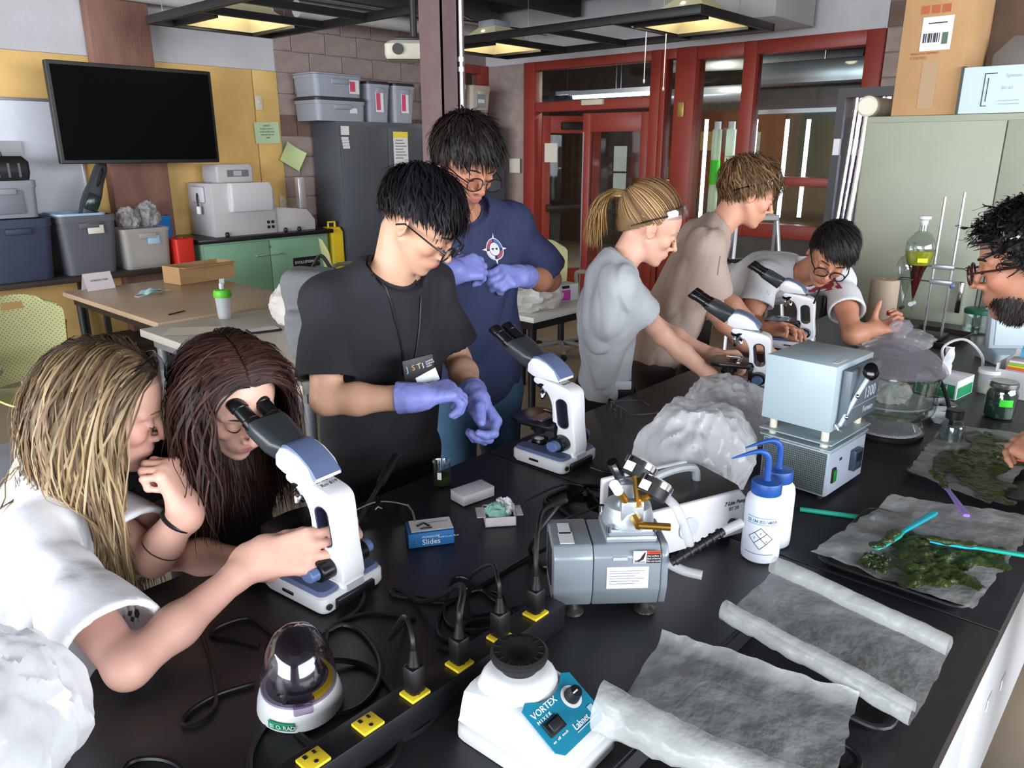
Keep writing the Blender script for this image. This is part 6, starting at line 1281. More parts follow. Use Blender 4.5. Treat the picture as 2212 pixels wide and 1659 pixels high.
# --- person in the navy T-shirt
M4 = headM((1.695,1.73,1.665),(-.16,-.85,-.46),roll=-4); h4 = 1.06
def stub(L, blend, g): blend(.35*g((.075,.02,-.085),(.03,.03,.03)),np.array(lin('6B4A40')[:3])); blend(.4*g((.098,.0,-.05),(.012,.022,.005)),np.array(lin('5A3A32')[:3]))
P4, put, I = person('person in a navy T-shirt with round emblem, glasses and violet gloves',M4,h4,((1.755,1.81,1.51),(1.79,1.83,1.28),(1.84,1.85,.92)),
  {'R':((1.615,1.87,1.455),(1.50,1.88,1.23),(1.565,1.665,1.35),dict(d=(.85,-.2,.1),n=(.1,.75,-.6),curl=(38,42,45,48),thumb=(.75,.45,.3,25))),
   'L':((1.965,1.78,1.465),(2.12,1.74,1.255),(1.90,1.675,1.30),dict(d=(-.85,-.1,.1),n=(.05,.75,-.6),curl=(45,50,50,50),thumb=(.8,.4,.3,25)))},
  'BE8468',dict(m=mat('navy_tshirt','2A3152',.85,bump=.08),sleeve=.86,sr=.085,loose=True,seed=6,inf=.02),gloves={'R':glove_m,'L':glove_m},legs=stand((1.84,1.85,.92),(-.1,-1,0)),pants=denim,foldamp=.013,hem=(1.84,1.85,.86),extra=stub,build=1.07)
eyes(M4,h4,P4,put); brows(M4,h4,P4,put,'1A1210'); spectacles(M4,h4,P4,put,mat('dark_frame','1C1718',.3))
hl4 = lambda u: hairline(u,.6,-.25,-.75)
scalpcap('scalp_hair',M4,h4,P4,'14100F',hl4,put=put); strands('hair',M4,h4,[u for u in fib(5600) if hl4(u)],fall(.3,.35),lambda u,r: r.uniform(.035,.085)*(1.05 if u.z > .3 else .8),P4,pal('1B1716','241C1A','141112','2E2320'),seg=8,rad=.0023,jit=.7,rr=(.109,.087,.099),put=put,lift=(1,1.12))
t4 = bvh(child(P4,'shirt')); hit = t4.ray_cast(CAM,ray(1068,538).normalized())
EM = frame(hit[0],RT,(Vector((-.3,-.9,.25)))) if hit[0] is not None else None
if EM is not None:
    EM = frame(hit[0],Vector((.94,-.3,0)),(-.3,-.94,.15))
    def emb(nm, mb, m): o = mb.build(nm,m,P4); drape(o,EM,t4); put(o); return o
    def ringm(r0,r1,a0=0,a1=360,n=40): return MB().grid(lambda u,v: ((r0+(r1-r0)*v)*math.cos(math.radians(a0+(a1-a0)*u)),(r0+(r1-r0)*v)*math.sin(math.radians(a0+(a1-a0)*u)),0),n,3)
    wi = mat('emblem_white','D6D4DA',.8); ri = mat('emblem_red','A8485A',.8); bi = mat('emblem_blue','4A6AA8',.8)
    emb('emblem_disc',ringm(.001,.021),wi); emb('emblem_ring',ringm(.033,.036),wi); emb('emblem_red_arc',ringm(.023,.032,100,178),ri); emb('emblem_red_arc',ringm(.023,.032,190,260),wi); emb('emblem_blue_arc',ringm(.023,.032,5,88),bi); emb('emblem_red_arc',ringm(.023,.032,280,350),ri)
    for k in range(4): 
        a = math.pi/2*k; emb('emblem_star_point',MB().add([(.034*math.cos(a-.14),.034*math.sin(a-.14),0),(.052*math.cos(a),.052*math.sin(a),0),(.034*math.cos(a+.14),.034*math.sin(a+.14),0)],[(0,1,2)]),wi)
    for x_ in (-.009,.008): emb('emblem_wing',MB().add([(x_-.006,.002,.002),(x_+.006,.004,.002),(x_+.002,-.005,.002)],[(0,1,2)]),blackink)
# --- grey T-shirt, ponytail
M5 = headM((2.21,1.39,1.458),(.62,-.68,-.42)); h5 = .98
P5, put, I = person('ponytailed person in a grey T-shirt leaning over and reaching to a microscope',M5,h5,((2.115,1.445,1.34),(2.10,1.47,1.16),(2.17,1.52,.86)),
  {'R':((2.01,1.36,1.285),(2.222,1.325,1.10),(2.318,1.155,.945),dict(d=(.66,-.72,-.05),n=(-.1,.35,-.9),curl=(16,22,26,30),thumb=(.75,.55,.1,15))),
   'L':((2.23,1.54,1.285),(2.40,1.46,1.08),(2.475,1.26,.985),dict(d=(.1,-.85,.1),n=(-.6,.1,-.7),curl=(40,45,50,55),thumb=(.7,.5,.3,25)))},
  'D6A690',dict(m=mat('grey_tshirt','A8ABAF',.9,bump=.08),sleeve=.55,sr=.062,seed=11,inf=.012,ff=12),legs=stand((2.17,1.54,.86),(.6,-.8,0),.09),pants=blackcloth,fem=True,foldamp=.013,build=.86,neckr=.046,hem=(2.17,1.52,.87),lip='C27A74')
eyes(M5,h5,P5,put,'6A4A3A'); brows(M5,h5,P5,put,'8A6A50',.0024)
hl5 = lambda u: hairline(u,.62,-.28,-.85); tie = Vector((-.9,0,.42)).normalized(); tn = np.array(tie)
def f5(U,t): return tang(np.tile(tn,(len(U),1)),U)
scalpcap('scalp_hair',M5,h5,P5,'8A6B4C',hl5,1.03,put=put); strands('hair',M5,h5,[u for u in fib(3000) if hl5(u)],f5,lambda u,r: .105*max(.25,(u-tie).length)*r.uniform(.9,1.05),P5,pal('8C6D4C','A58258','765A40','B89468'),seg=8,rad=.0022,jit=.05,rr=(.107,.084,.094),put=put)
r5 = random.Random(5); strands('ponytail',M5,h5,[Vector((-1,r5.uniform(-.5,.5),r5.uniform(-.5,.5))) for _ in range(760)],lambda U,t: np.tile(np.array([-1.0+1.1*t,-.15,-.25-1.6*t]),(len(U),1)),lambda u,r: r.uniform(.16,.25),P5,pal('B8925E','C9A672','A07C4E','D6BC8C'),seg=12,rad=.003,jit=.42,center=(-.108,0,.062),rr=(.024,.024,.024),grav=.6,put=put)
put(torus(M5 @ Vector((-.118,0,.08)),M5.to_3x3() @ Vector((-.9,0,.3)),.017,.006).build('hair_tie',g_black,P5))
goggles(M5,h5,P5,put,34)
put(torus(Vector((2.318,1.155,.945))-(Vector((2.318,1.155,.945))-Vector((2.222,1.325,1.10))).normalized()*.018,Vector((2.318,1.155,.945))-Vector((2.222,1.325,1.10)),.029,.006).build('bracelet',mat('olive_cord','6E7340',.8,var=.3,scale=90),P5))
for tp,dr in I['tips']['R'][:1]+I['tips']['R'][4:]:
    put(MB().ell((0,0,0),(.006,.0055,.0022),10,frame(tp+Vector((0,0,.0055)),dr,(0,0,1))).build('fingernail',mat('white_nail','EDE6E4',.25),P5))
pch = thing('belt_pouch','small black pouch with a white-edged device clipped on the grey-shirted person\'s waist','pouch',M=T(*PD(1340,835,2.62)) @ R('Z',-48)); MB().b2((-.045,-.02,-.06),(.045,.02,.02),.008).build('pouch',g_black,pch); MB().b2((-.035,-.023,-.005),(.035,-.012,.025),.004).build('device',mat('pale_device','BFC4C8',.3),pch)
# --- tan shirt
M6 = headM((2.925,1.395,1.54),(.6,-.72,-.38)); h6 = 1.04
P6, put, I = person('person in a tan short-sleeved shirt with tousled brown hair, leaning on the bench',M6,h6,((2.84,1.475,1.40),(2.79,1.54,1.20),(2.76,1.68,.88)),
  {'R':((2.67,1.42,1.35),(2.775,1.42,1.085),(2.83,1.30,.955),dict(d=(.5,-.8,-.15),n=(-.2,.2,-.95),curl=(20,25,28,30))),
   'L':((2.93,1.62,1.345),(3.08,1.56,1.10),(3.12,1.39,.965),dict(d=(.4,-.85,-.1),n=(-.3,.1,-.95),curl=(15,20,24,28)))},
  'CF987E',dict(m=mat('tan_shirt','AE9A8E',.88,bump=.1),sleeve=.72,sr=.08,loose=True,seed=15,inf=.018,vneck=.004,tilt=.8),legs=stand((2.76,1.7,.88),(.6,-.8,0)),pants=mat('dark_trousers','3A3431',.85),foldamp=.014,hem=(2.76,1.68,.8),lip='B8706A')
eyes(M6,h6,P6,put,'4A3426'); brows(M6,h6,P6,put,'5A4030')
hl6 = lambda u: hairline(u,.5,-.2,-.78)
scalpcap('scalp_hair',M6,h6,P6,'54402C',hl6,put=put); strands('hair',M6,h6,[u for u in fib(4200) if hl6(u)],fall(.9,.1),lambda u,r: r.uniform(.05,.085)*(1.2 if u.z > .4 else .6),P6,pal('5E4630','73573A','8A6C4A','4A3624'),seg=8,rad=.0024,jit=.8,rr=(.11,.086,.1),put=put,lift=(1,1.16))
goggles(M6,h6,P6,put,30)
t6 = bvh(child(P6,'shirt')); hit = t6.ray_cast(CAM,ray(1568,575).normalized())
if hit[0] is not None:
    PMx = frame(hit[0],RT,-FW+Vector((0,0,.2))); o = MB().grid(lambda u,v: ((u-.5)*.07,(v-.5)*.07,0),8,8).build('chest_pocket',mat('tan_shirt','AE9A8E'),P6); drape(o,PMx,t6,.004); put(o)
# --- white T-shirt, leaning on the bench
M7 = headM((3.28,1.175,1.285),(-.72,-.33,-.52),roll=-20); h7 = 1.05
P7, put, I = person('person in a white T-shirt and dark glasses leaning low over the far bench end',M7,h7,((3.41,1.31,1.175),(3.44,1.5,1.13),(3.46,1.9,.98)),
  {'R':((3.28,1.45,1.165),(3.17,1.45,.965),(3.03,1.29,.99),dict(d=(-.3,-.8,.25),n=(-.3,.2,-.9),curl=(20,25,25,30))),
   'L':((3.50,1.20,1.15),(3.24,1.03,.965),(3.34,.98,.985),dict(d=(.75,-.55,.12),n=(-.4,-.2,.85),curl=(60,65,68,70),thumb=(.25,.5,.9,10)))},
  'C0866A',dict(m=mat('white_tshirt','D4D6DA',.85,bump=.06),sleeve=.6,sr=.078,seed=21,inf=.015,loose=False),legs={'L':((3.55,1.92,.92),(3.52,1.9,.48),(3.55,2.05,.09)),'R':((3.36,1.95,.92),(3.34,1.9,.48),(3.34,2.05,.09))},pants=mat('dark_trousers','3A3431'),foldamp=.012,hem=(3.46,1.88,.98),lip='A8645C')
eyes(M7,h7,P7,put); brows(M7,h7,P7,put,'1E1512',.0038); spectacles(M7,h7,P7,put,mat('dark_frame','1C1718'),.0275,.0195,rim=.0026)
hl7 = lambda u: hairline(u,.5,-.2,-.7)
scalpcap('scalp_hair',M7,h7,P7,'1C1817',hl7,put=put); strands('hair',M7,h7,[u for u in fib(3600) if hl7(u)],fall(.6,.9),lambda u,r: r.uniform(.045,.07)*(1.15 if u.z > .4 else .5),P7,pal('1E1A1A','2A2422','161314'),seg=7,rad=.0024,jit=.3,rr=(.108,.085,.097),put=put)
t7 = bvh(child(P7,'shirt')); hit = t7.ray_cast(CAM,ray(1768,612).normalized())
if hit[0] is not None:
    o = MB().grid(lambda u,v: ((u-.5)*.09,(v-.5)*.08,0),8,8).build('shirt_print',mat('maroon_print','8E3A44',.8),P7); drape(o,frame(hit[0],RT,-FW+Vector((0,0,.3))),t7,.003); put(o)
put(MB().tube([PD(1772,622,3.04),PD(1758,655,3.0)],.004,6).build('lanyard',g_black,P7))
# --- bearded person at the right edge
M8 = headM((1.995,.275,1.47),(-.1,.96,-.24)); h8 = 1.06
def beard(L, blend, g): blend(1.2*g((.055,.03,-.085),(.035,.04,.032)),np.array(lin('2A201E')[:3])); blend(1.1*g((.1,.0,-.05),(.012,.026,.006)),np.array(lin('241A18')[:3]))
P8, put, I = person('bearded person with curly dark hair and glasses at the right edge of the photo',M8,h8,((2.04,.13,1.285),(2.06,.0,1.1),(2.08,-.14,.86)),
  {'R':((2.21,.06,1.24),(2.4,.16,1.05),(2.45,.02,.98),dict(d=(-.5,.8,-.1),n=(-.3,0,-.9),curl=(25,30,32,35))),
   'L':((1.88,.0,1.23),(1.80,-.03,.97),(1.90,.15,1.06),dict(d=(.45,.6,.1),n=(.3,-.3,-.8),curl=(30,35,38,40)))},
  'B27C62',dict(m=mat('steel_blue_shirt','6A7684',.88,bump=.08),sleeve=.7,sr=.075,loose=True,seed=25),legs=stand((2.08,-.16,.86),(0,1,0)),pants=mat('brown_trousers','4A3A30',.85),foldamp=.008,extra=beard,lip='8E5A52')
eyes(M8,h8,P8,put); brows(M8,h8,P8,put,'18100E',.0045); spectacles(M8,h8,P8,put,mat('tortoise_frame','3A1E1A',.25),.0265,.019,rim=.0026)
hl8 = lambda u: hairline(u,.5,-.35,-.8)
scalpcap('scalp_hair',M8,h8,P8,'120F10',hl8,put=put); strands('hair',M8,h8,[u for u in fib(3600) if hl8(u)],lambda U,t: np.stack([np.sin(t*9+U[:,1]*20)+.3,np.cos(t*8+U[:,0]*20),.4*np.sin(t*11+U[:,2]*15)-.2],1),lambda u,r: r.uniform(.05,.08),P8,pal('141012','1E181A','0E0B0D'),seg=10,rad=.0026,jit=.7,rr=(.111,.088,.1),put=put)
hb = lambda u: u.x > -.45 and u.z < (-.28 if abs(u.y) > .45 else -.42) and not (abs(u.y) < .42 and u.x > .4 and -.62 < u.z)
strands('beard',M8,h8,[u for u in fib(2600,2) if hb(u)],lambda U,t: np.tile(np.array([.35,0,-1.0]),(len(U),1)),lambda u,r: r.uniform(.012,.024),P8,pal('1C1514','2A201D','120E0E'),seg=3,rad=.0018,jit=.3,center=(.028,0,-.035),rr=(.064,.0585,.083),put=put)
goggles(M8,h8,P8,put,38)
# --- blonde person, seated at the left
M1 = headM((.495,1.492,1.232),(.85,-.48,-.32)); h1 = 1.0
P1, put, I = person('long-haired blonde person in a white T-shirt seated at the left, adjusting the microscope',M1,h1,((.415,1.535,1.10),(.345,1.575,.93),(.29,1.62,.62)),
  {'R':((.325,1.42,1.035),(.335,1.085,.955),(.585,1.145,1.005),dict(d=(.72,-.6,.12),n=(.1,.75,-.55),curl=(22,26,30,34),thumb=(.85,.3,.4,15))),
   'L':((.44,1.70,1.045),(.50,1.375,.955),(.555,1.335,1.05),dict(d=(-.15,.25,.9),n=(-.6,.75,-.1),curl=(70,75,78,80),thumb=(.6,.4,.5,30),s=.95))},
  'D8A896',dict(m=mat('white_tshirt_bright','E2E4EA',.85,bump=.05),sleeve=.86,sr=.085,loose=True,seed=31,inf=.014),res=.0043,legs={'L':((.38,1.68,.58),(.53,1.42,.56),(.53,1.46,.12)),'R':((.29,1.56,.58),(.37,1.36,.56),(.37,1.4,.12))},pants=mat('navy_trousers','1C2030',.85),fem=True,foldamp=.012,build=.93,neckr=.046,hem=(.29,1.62,.58),lip='C9807A')
eyes(M1,h1,P1,put,'4A342A'); brows(M1,h1,P1,put,'8A6A4A',.0024)
hl1 = lambda u: hairline(u,.6,.1,-.62)
def f1(U,t):
    D = np.tile(np.array([-.3,0,-1.0]),(len(U),1)); D[:,1] += 1.1*np.sign(U[:,1]+.02)*max(0,.9-t*3)*np.maximum(0,U[:,2]); D[:,0] -= 1.5*max(0,.9-t*2.2)*np.maximum(0,U[:,0]+.2); return tang(D,U)
def facecap(M, s): return (M @ (Vector((.05,0,.01))*s), M @ (Vector((.12,0,-.08))*s), .078*s)
coll1 = [((.36,1.565,1.0),(.33,1.59,.72),.14),((.325,1.42,1.035),(.335,1.2,.98),.09),((.44,1.70,1.045),(.325,1.42,1.035),.075),facecap(M1,h1),(M1 @ Vector((.125,-.1,.06)),M1 @ Vector((.135,-.1,-.16)),.06),(M1 @ Vector((.12,-.03,.05)),M1 @ Vector((.15,-.03,-.16)),.062)]
def c1(u, r):
    k = .5+.5*math.sin(u.y*31+u.x*17+u.z*9)+r.uniform(-.45,.45); a = lin(r.choice(['4A3A2C','55432F','3E3024']))[:3]; b = lin('BCA684' if k > .75 else ('A38A66' if k > .4 else ('80694C' if k > .1 else '665240')))[:3]; m = r.uniform(.1,.45)
    return lambda t: tuple(a[i]+(b[i]-a[i])*max(0,min(1,(t-m*.3)/m)) for i in range(3))
scalpcap('scalp_hair',M1,h1,P1,'7A6040',hl1,1.03,put=put); strands('hair',M1,h1,[u for u in fib(17000) if hl1(u)],f1,lambda u,r: r.uniform(.46,.68)*(.9 if u.z < 0 else 1),P1,c1,seg=20,rad=.0018,jit=.26,rr=(.108,.088,.098),grav=1.0,coll=coll1,flat=.5,seed=8,put=put,wave=.75,wf=13,clump=.6)
goggles(M1,h1,P1,put,40)
wl = Vector((.555,1.335,1.05)); el = Vector((.50,1.375,.955)); put(torus(wl-(wl-el)*.2,wl-el,.031,.005).build('hair_tie',g_black,P1)); put(torus(wl-(wl-el)*.75,wl-el,.036,.0025).build('bracelet',mat('plum_cord','4A2A3A',.6),P1))
for tp,dr in I['tips']['R']: put(MB().ell((0,0,0),(.007,.005,.002),10,frame(tp+dr*.003+Vector((0,-.0,.005)),dr,(0,-.2,1))).build('fingernail',mat('pale_nail','EBD8D6',.2),P1))
# --- brunette looking into the first microscope
M2 = headM((.698,1.395,1.232),(-.02,-.87,-.49),roll=0); h2 = .98
P2, put, I = person('long-haired brunette person in a black T-shirt looking into the left microscope',M2,h2,((.715,1.545,1.10),(.75,1.63,.92),(.80,1.72,.62)),
  {'R':((.585,1.60,1.05),(.55,1.42,.93),(.635,1.2,.955),dict(d=(.6,-.75,.05),n=(.1,.3,-.9),curl=(25,30,32,35))),
   'L':((.87,1.62,1.05),(.93,1.45,.93),(.83,1.24,.96),dict(d=(-.5,-.8,.1),n=(-.1,.2,-.9),curl=(35,40,42,45)))},
  'D8AC9A',dict(m=mat('black_tshirt_soft','1A191D',.88),sleeve=.6,sr=.07,loose=False,seed=37),res=.0045,legs={'L':((.88,1.72,.58),(.9,1.4,.56),(.9,1.42,.12)),'R':((.72,1.72,.58),(.72,1.4,.56),(.72,1.42,.12))},pants=blackcloth,fem=True,foldamp=.006,build=.86,neckr=.045,lip='B06A64')
eyes(M2,h2,P2,put); brows(M2,h2,P2,put,'2A1C18',.0028)
hl2 = lambda u: hairline(u,.62,.1,-.6)
def f2(U,t):
    D = np.tile(np.array([-.3,0,-1.0]),(len(U),1)); D[:,1] += 1.5*np.sign(U[:,1]+.1)*max(0,.9-t*2.5)*np.maximum(0,U[:,2]+.1); D[:,0] -= 1.3*max(0,.8-t*2.5)*np.maximum(0,U[:,0]); return tang(D,U)
coll2 = [((.735,1.555,1.08),(.76,1.64,.8),.13),((.60,1.60,1.07),(.885,1.62,1.07),.075),facecap(M2,h2),(M2 @ Vector((.08,0,.03)), M2 @ Vector((.2,0,-.1)),.07)]
scalpcap('scalp_hair',M2,h2,P2,'2E1D1A',hl2,1.03,put=put); strands('hair',M2,h2,[u for u in fib(14000,1) if hl2(u)],f2,lambda u,r: r.uniform(.26,.44),P2,pal('2C1B18','3A2420','221412','452C26','38211A'),seg=16,rad=.0018,jit=.32,rr=(.106,.083,.096),grav=.95,coll=coll2,flat=.5,seed=9,put=put,wave=.8,wf=14,clump=.6,lift=(1,1.06))
t2_ = bvh(child(P2,'shirt')); hit = t2_.ray_cast(CAM,ray(530,1000).normalized())
if hit[0] is not None:
    Q = frame(hit[0],Vector((.95,-.3,0)),Vector((-.35,-.9,.2))); o = MB().grid(lambda u,v: ((u-.5)*.14,(v-.5)*.07,0),10,6).build('grey_print',mat('print_grey','6E6C74',.85),P2); drape(o,Q,t2_,.002); put(o); o = text('Blur',.03,blackink,P2,Matrix(),align='CENTER'); drape(o,Q,t2_,.004); put(o)
# stools under the two seated people
for (x,y),lab in (((.29,1.64),'round lab stool under the blonde person'),((.80,1.74),'round lab stool under the brunette person')):
    s_ = thing('lab_stool',lab,'stool',(x,y,0)); MB().lathe([(0,.46),(.16,.46),(.17,.475),(.16,.495),(0,.5)],28).build('seat',g_black,s_)
    for k in range(4): a = math.radians(45+90*k); MB().tube([(.1*math.cos(a),.1*math.sin(a),.46),(.2*math.cos(a),.2*math.sin(a),0)],.012,8).build('leg',steel,s_)
# ---------------------------------------------------------------- trays, waxed paper, algae paste
m_tray = mat('dark_baking_tray','26282C',.4,.5)
def tray(label, x, y, w=.315, d=.265, rz=0):
    o = thing('baking_tray',label,'tray',(x,y,BZ+.001),rz,'dark baking trays'); loft([(w-.03,d-.03,0,.02),(w-.012,d-.012,.016,.025),(w,d,.018,.028),(w,d,.0205,.028),(w-.016,d-.016,.0195,.025),(w-.036,d-.036,.004,.02)]).build('pan',m_tray,o)
    MB().tube([(p[0],p[1],.019) for p in rring(w-.002,d-.002,.027)],.0035,6,closed=True).build('rolled_rim',m_tray,o); return o
tray('dark tray under the paper with the spatula and smaller algae smear',1.55,.325); tray('dark tray under the doubly rolled empty waxed paper',1.145,.33); tray('dark tray under the paper with the large algae spread',2.17,.33,.4,.27); tray('dark tray at the bottom edge beside the vortex mixer',.79,.325,.28,.24)
m_wax = film('waxed_paper','D9DDDC',.5,.25,.12,9,.4,16,trl=.25)
def waxpaper(label, c, z=.026, curl0=0, curl1=0, r=.018, amp=.006, seed=1, nu=56, nv=44, lift=None):
    """c: four ground corners; u runs along the side that may roll up at both ends"""
    c = [Vector((a,b,0)) for a,b in c]; rnd = seed*13.7
    def base(u,v): return (c[0].lerp(c[1],v)).lerp(c[3].lerp(c[2],v),u)
    ud = ((c[3]+c[2])-(c[0]+c[1])); Lu = ud.length/2; ud.normalize()
    def fn(u,v):
        s_ = u*Lu; zz = 0; q = u
        if curl1 and s_ > Lu-curl1:
            a = (s_-(Lu-curl1))/r; q = (Lu-curl1+r*math.sin(a))/Lu; zz = r*(1-math.cos(a))
        if curl0 and s_ < curl0:
            a = (curl0-s_)/r; q = (curl0-r*math.sin(a))/Lu; zz = r*(1-math.cos(a))
        p = base(q,v); e = min(u,1-u,v,1-v); k = .35+.65*min(1,(.25-min(.25,e))*5)
        n = nz(p.x,p.y,seed,9,seed)*amp*1.2 + (1-2*abs(nz(p.x,p.y,seed+3,16,seed+2)))*amp*.6*k + nz(p.x*1.7,p.y,seed,34,seed+5)*amp*.25
        edge = .004*nz(u*7,v*7,seed,3,seed)
        return (p.x+edge, p.y+edge, BZ+z+zz+max(-.004,n)+(lift(u,v) if lift else 0))
    o = MB().grid(fn,nu,nv).build('waxed_paper',m_wax,None,smooth=70); return tag(o,label,'paper')
waxpaper('crumpled waxed paper carrying the smaller algae smear and blue spatula',[(1.40,.468),(1.775,.432),(1.85,.16),(1.392,.182)],seed=3,amp=.0055,lift=lambda u,v: .012*max(0,v-.85)/.15)
waxpaper('waxed paper with both long edges rolled up on its tray',[(.985,.488),(.935,.178),(1.31,.182),(1.37,.498)],curl0=.09,curl1=.09,r=.0175,seed=5,amp=.003)
waxpaper('waxed paper at the bottom edge curling over the vortex mixer',[(.60,.46),(.69,.19),(1.02,.25),(.965,.54)],z=.032,curl0=.1,curl1=.03,r=.026,seed=7,amp=.0045,lift=lambda u,v: .03*max(0,.5-v)*max(0,.5-u)*4)
waxpaper('waxed paper carrying the large algae spread at the right',[(1.955,.448),(2.40,.475),(2.47,.22),(1.9,.255)],seed=9,amp=.005)
paste = mat('green_algae_paste','37481C',.35,var=.45,scale=22,bump=.5,bscale=60,col2='1E2A10')
def smear(label, cx, cy, rx, ry, h, seed, z=.03, rot=0, n=110, th=.1):
    b = bmesh.new(); G = {}; pts = []
    for i in range(n):
        for j in range(n): x = -1.25+2.5*i/(n-1); y = -1.25+2.5*j/(n-1); pts.append((x,y,seed))
    A = np.array(pts); f = 1-(A[:,0]**2+A[:,1]**2)**.5*.9 + .55*vnoise(A,1.6,seed) + .3*vnoise(A,4.2,seed+1) - th; tex = .55+.5*vnoise(A,6,seed+4)+.25*vnoise(A,15,seed+6); H = np.clip(f*2.6,0,1)**.7*h*np.clip(tex,.12,1.4); cr,sr_ = math.cos(math.radians(rot)),math.sin(math.radians(rot))
    for k in range(n*n):
        if f[k] > -.08: x,y = A[k,0]*rx,A[k,1]*ry; G[k] = b.verts.new((cx+x*cr-y*sr_,cy+x*sr_+y*cr,BZ+z+(H[k] if f[k] > 0 else -.001)))
    for i in range(n-1):
        for j in range(n-1):
            q = [i*n+j,(i+1)*n+j,(i+1)*n+j+1,i*n+j+1]
            if all(k in G for k in q): b.faces.new([G[k] for k in q])
    for v in [v for v in b.verts if not v.link_faces]: b.verts.remove(v)
    m_ = MB(); m_.bm(b); return tag(m_.build('algae_smear',paste,None,smooth=80),label,'algae paste')
smear('lumpy dark green algae smear in the middle of the nearer paper',1.535,.275,.12,.085,.013,2,rot=-20); smear('small detached green algae blob left of the larger smear',1.447,.36,.034,.026,.008,5); smear('large flat dark green algae spread on the right-hand paper',2.16,.315,.21,.115,.011,8,z=.029,rot=4)
def spatula(label, p0, p1, w, col, blade, zz=.046, coat=True):
    a = PZ(*p0,BZ+zz); b_ = PZ(*p1,BZ+zz-.006); d = b_-a; L = d.length; o = thing('spatula',label,'spatula',M=frame(a,d,(0,0,1)))
    loft([(w*.75,.007,0,.003),(w*.95,.008,.012,.0035),(w*.62,.007,L*.45,.003),(w*.6,.006,L*.58,.003)],M=R('Y',90) @ R('Z',90)).build('handle',mat('spatula_'+col,col,.4),o)
    loft([(w*.6,.006,L*.56,.003),(w*1.25,.006,L*.66,.003),(w*1.3,.005,L*.92,.003),(w*.8,.004,L,.002)],M=R('Y',90) @ R('Z',90)).build('blade',mat('spatula_'+blade,blade,.4),o)
    if coat:
        c_ = SDF(.0028); rr_ = random.Random(int(L*1e4)+p0[0])
        for k in range(9): t = L*(.62+.36*k/8); c_.ell((t,rr_.uniform(-.4,.4)*w,.004),(.011,w*rr_.uniform(.35,.75),.005),None,.006)
        link('paste_coat',c_.mesh('paste_coat',lambda P: .0015*vnoise(P,140,3)),paste,o)
    return o
spatula('cyan spatula with paste-covered blade lying across the top of the nearer paper',(2020,1107),(1890,1185),.016,'16A6BC','1AA090')
spatula('teal-handled spatula with bright cyan blade lying in the algae smear',(2250,1205),(2008,1168),.014,'14A08E','10A8C4')
spatula('purple spatula with smeared blade at the edge of the large spread',(2088,1114),(2022,1022),.017,'9478C4','7A6A86')
spatula('red spatula half buried at the back of the large spread',(2260,1003),(2150,985),.018,'C2452E','A83A28',.05)
a = PZ(1728,1100,BZ+.006); b_ = PZ(1885,1121,BZ+.006); st_ = thing('stirring_rod','long teal plastic rod lying beside the wash bottles','rod',a); MB().tube([(0,0,0),tuple(b_-a)],.0055,10).build('rod',mat('teal_plastic','2CB79C',.35),st_); MB().ell(tuple(b_-a),(.006,.006,.006),10).build('rod_tip',mat('teal_plastic','2CB79C'),st_)
# ---------------------------------------------------------------- plastic bags on the bench
m_bag = film('clear_white_bag','EFF1F4',.7,.16,.16,4,.1,9,trl=.45)
for c_,r_,sd,rz,lab in (((1.615,.85),(.16,.13,.12),3,20,'large crumpled clear plastic bag between the pumps and the furnace'),((1.985,.95),(.15,.12,.095),12,40,'smaller clear plastic bag behind the furnace near the third microscope'),((.12,1.05),(.13,.13,.12),17,10,'crumpled clear plastic bag in the bottom left corner of the photo'),((3.45,.93),(.2,.14,.035),22,0,'flat clear plastic bag in front of the paper towel roll')):
    o = crumple(r_,sd,.26,110,60,-.6,1.4,5.5,.3).build('plastic_bag',m_bag,None,T(c_[0],c_[1],BZ+.001) @ R('Z',rz)); tag(o,lab,'bag')
# ---------------------------------------------------------------- small things near the microscopes
m_liq = film('green_water','55602E',.72,.15,.05,4,0)
def px3(x,y,z=BZ+.001): return PZ(x,y,z)
bk_ = thing('beaker','small glass beaker of green water near the black-shirted person','beaker',px3(955,1046)); MB().lathe([(0,0),(.0205,0),(.022,.003),(.022,.058),(.0245,.062),(.0232,.0625),(.0208,.058),(.0208,.003),(0,.002)],28).build('glass',m_gl,bk_); MB().lathe([(0,.003),(.0204,.003),(.0204,.026),(0,.026)],24).build('green_water',m_liq,bk_); bx('white_mark',(-.0235,-.006,.022),(-.022,.004,.04),white_ink,bk_,0,R('Z',30))
wb_ = thing('white_carton','small white carton lying closed behind the open slide box','box',px3(1021,1075),-8); MB().b2((-.046,-.026,0),(.046,.026,.024),.002).build('carton',mat('white_card','D2D2D6',.7),wb_); MB().b2((-.046,-.0265,.0242),(.046,.0262,.0255),.0005).build('lid_flap',mat('white_card','D2D2D6'),wb_)
cbx = thing('coverslip_box','open white and pink coverslip box with crumpled mint tissue','box',px3(1078,1122),-40)
for lo,hi in (((-.034,-.034,0),(.034,.034,.002)),((-.034,-.034,0),(-.032,.034,.022)),((.032,-.034,0),(.034,.034,.022)),((-.034,.032,0),(.034,.034,.022)),((-.034,-.034,0),(.034,-.032,.022))): bx('wall_panel',lo,hi,mat('pinkish_card','DCD2D6',.7),cbx)
for s_ in (-1,1): MB().box((s_*.042,0,.02),(.018,.05,.0012),0,T(0,0,0)).build('flap',mat('pinkish_card','DCD2D6'),cbx)
crumple((.026,.024,.02),52,.4,30,20).build('mint_tissue',mat('mint_tissue','8FBFB0',.8),cbx,T(-.004,-.004,.004)); crumple((.02,.02,.022),55,.5,30,20).build('white_tissue',mat('white_card','D2D2D6'),cbx,T(.012,.008,.006))
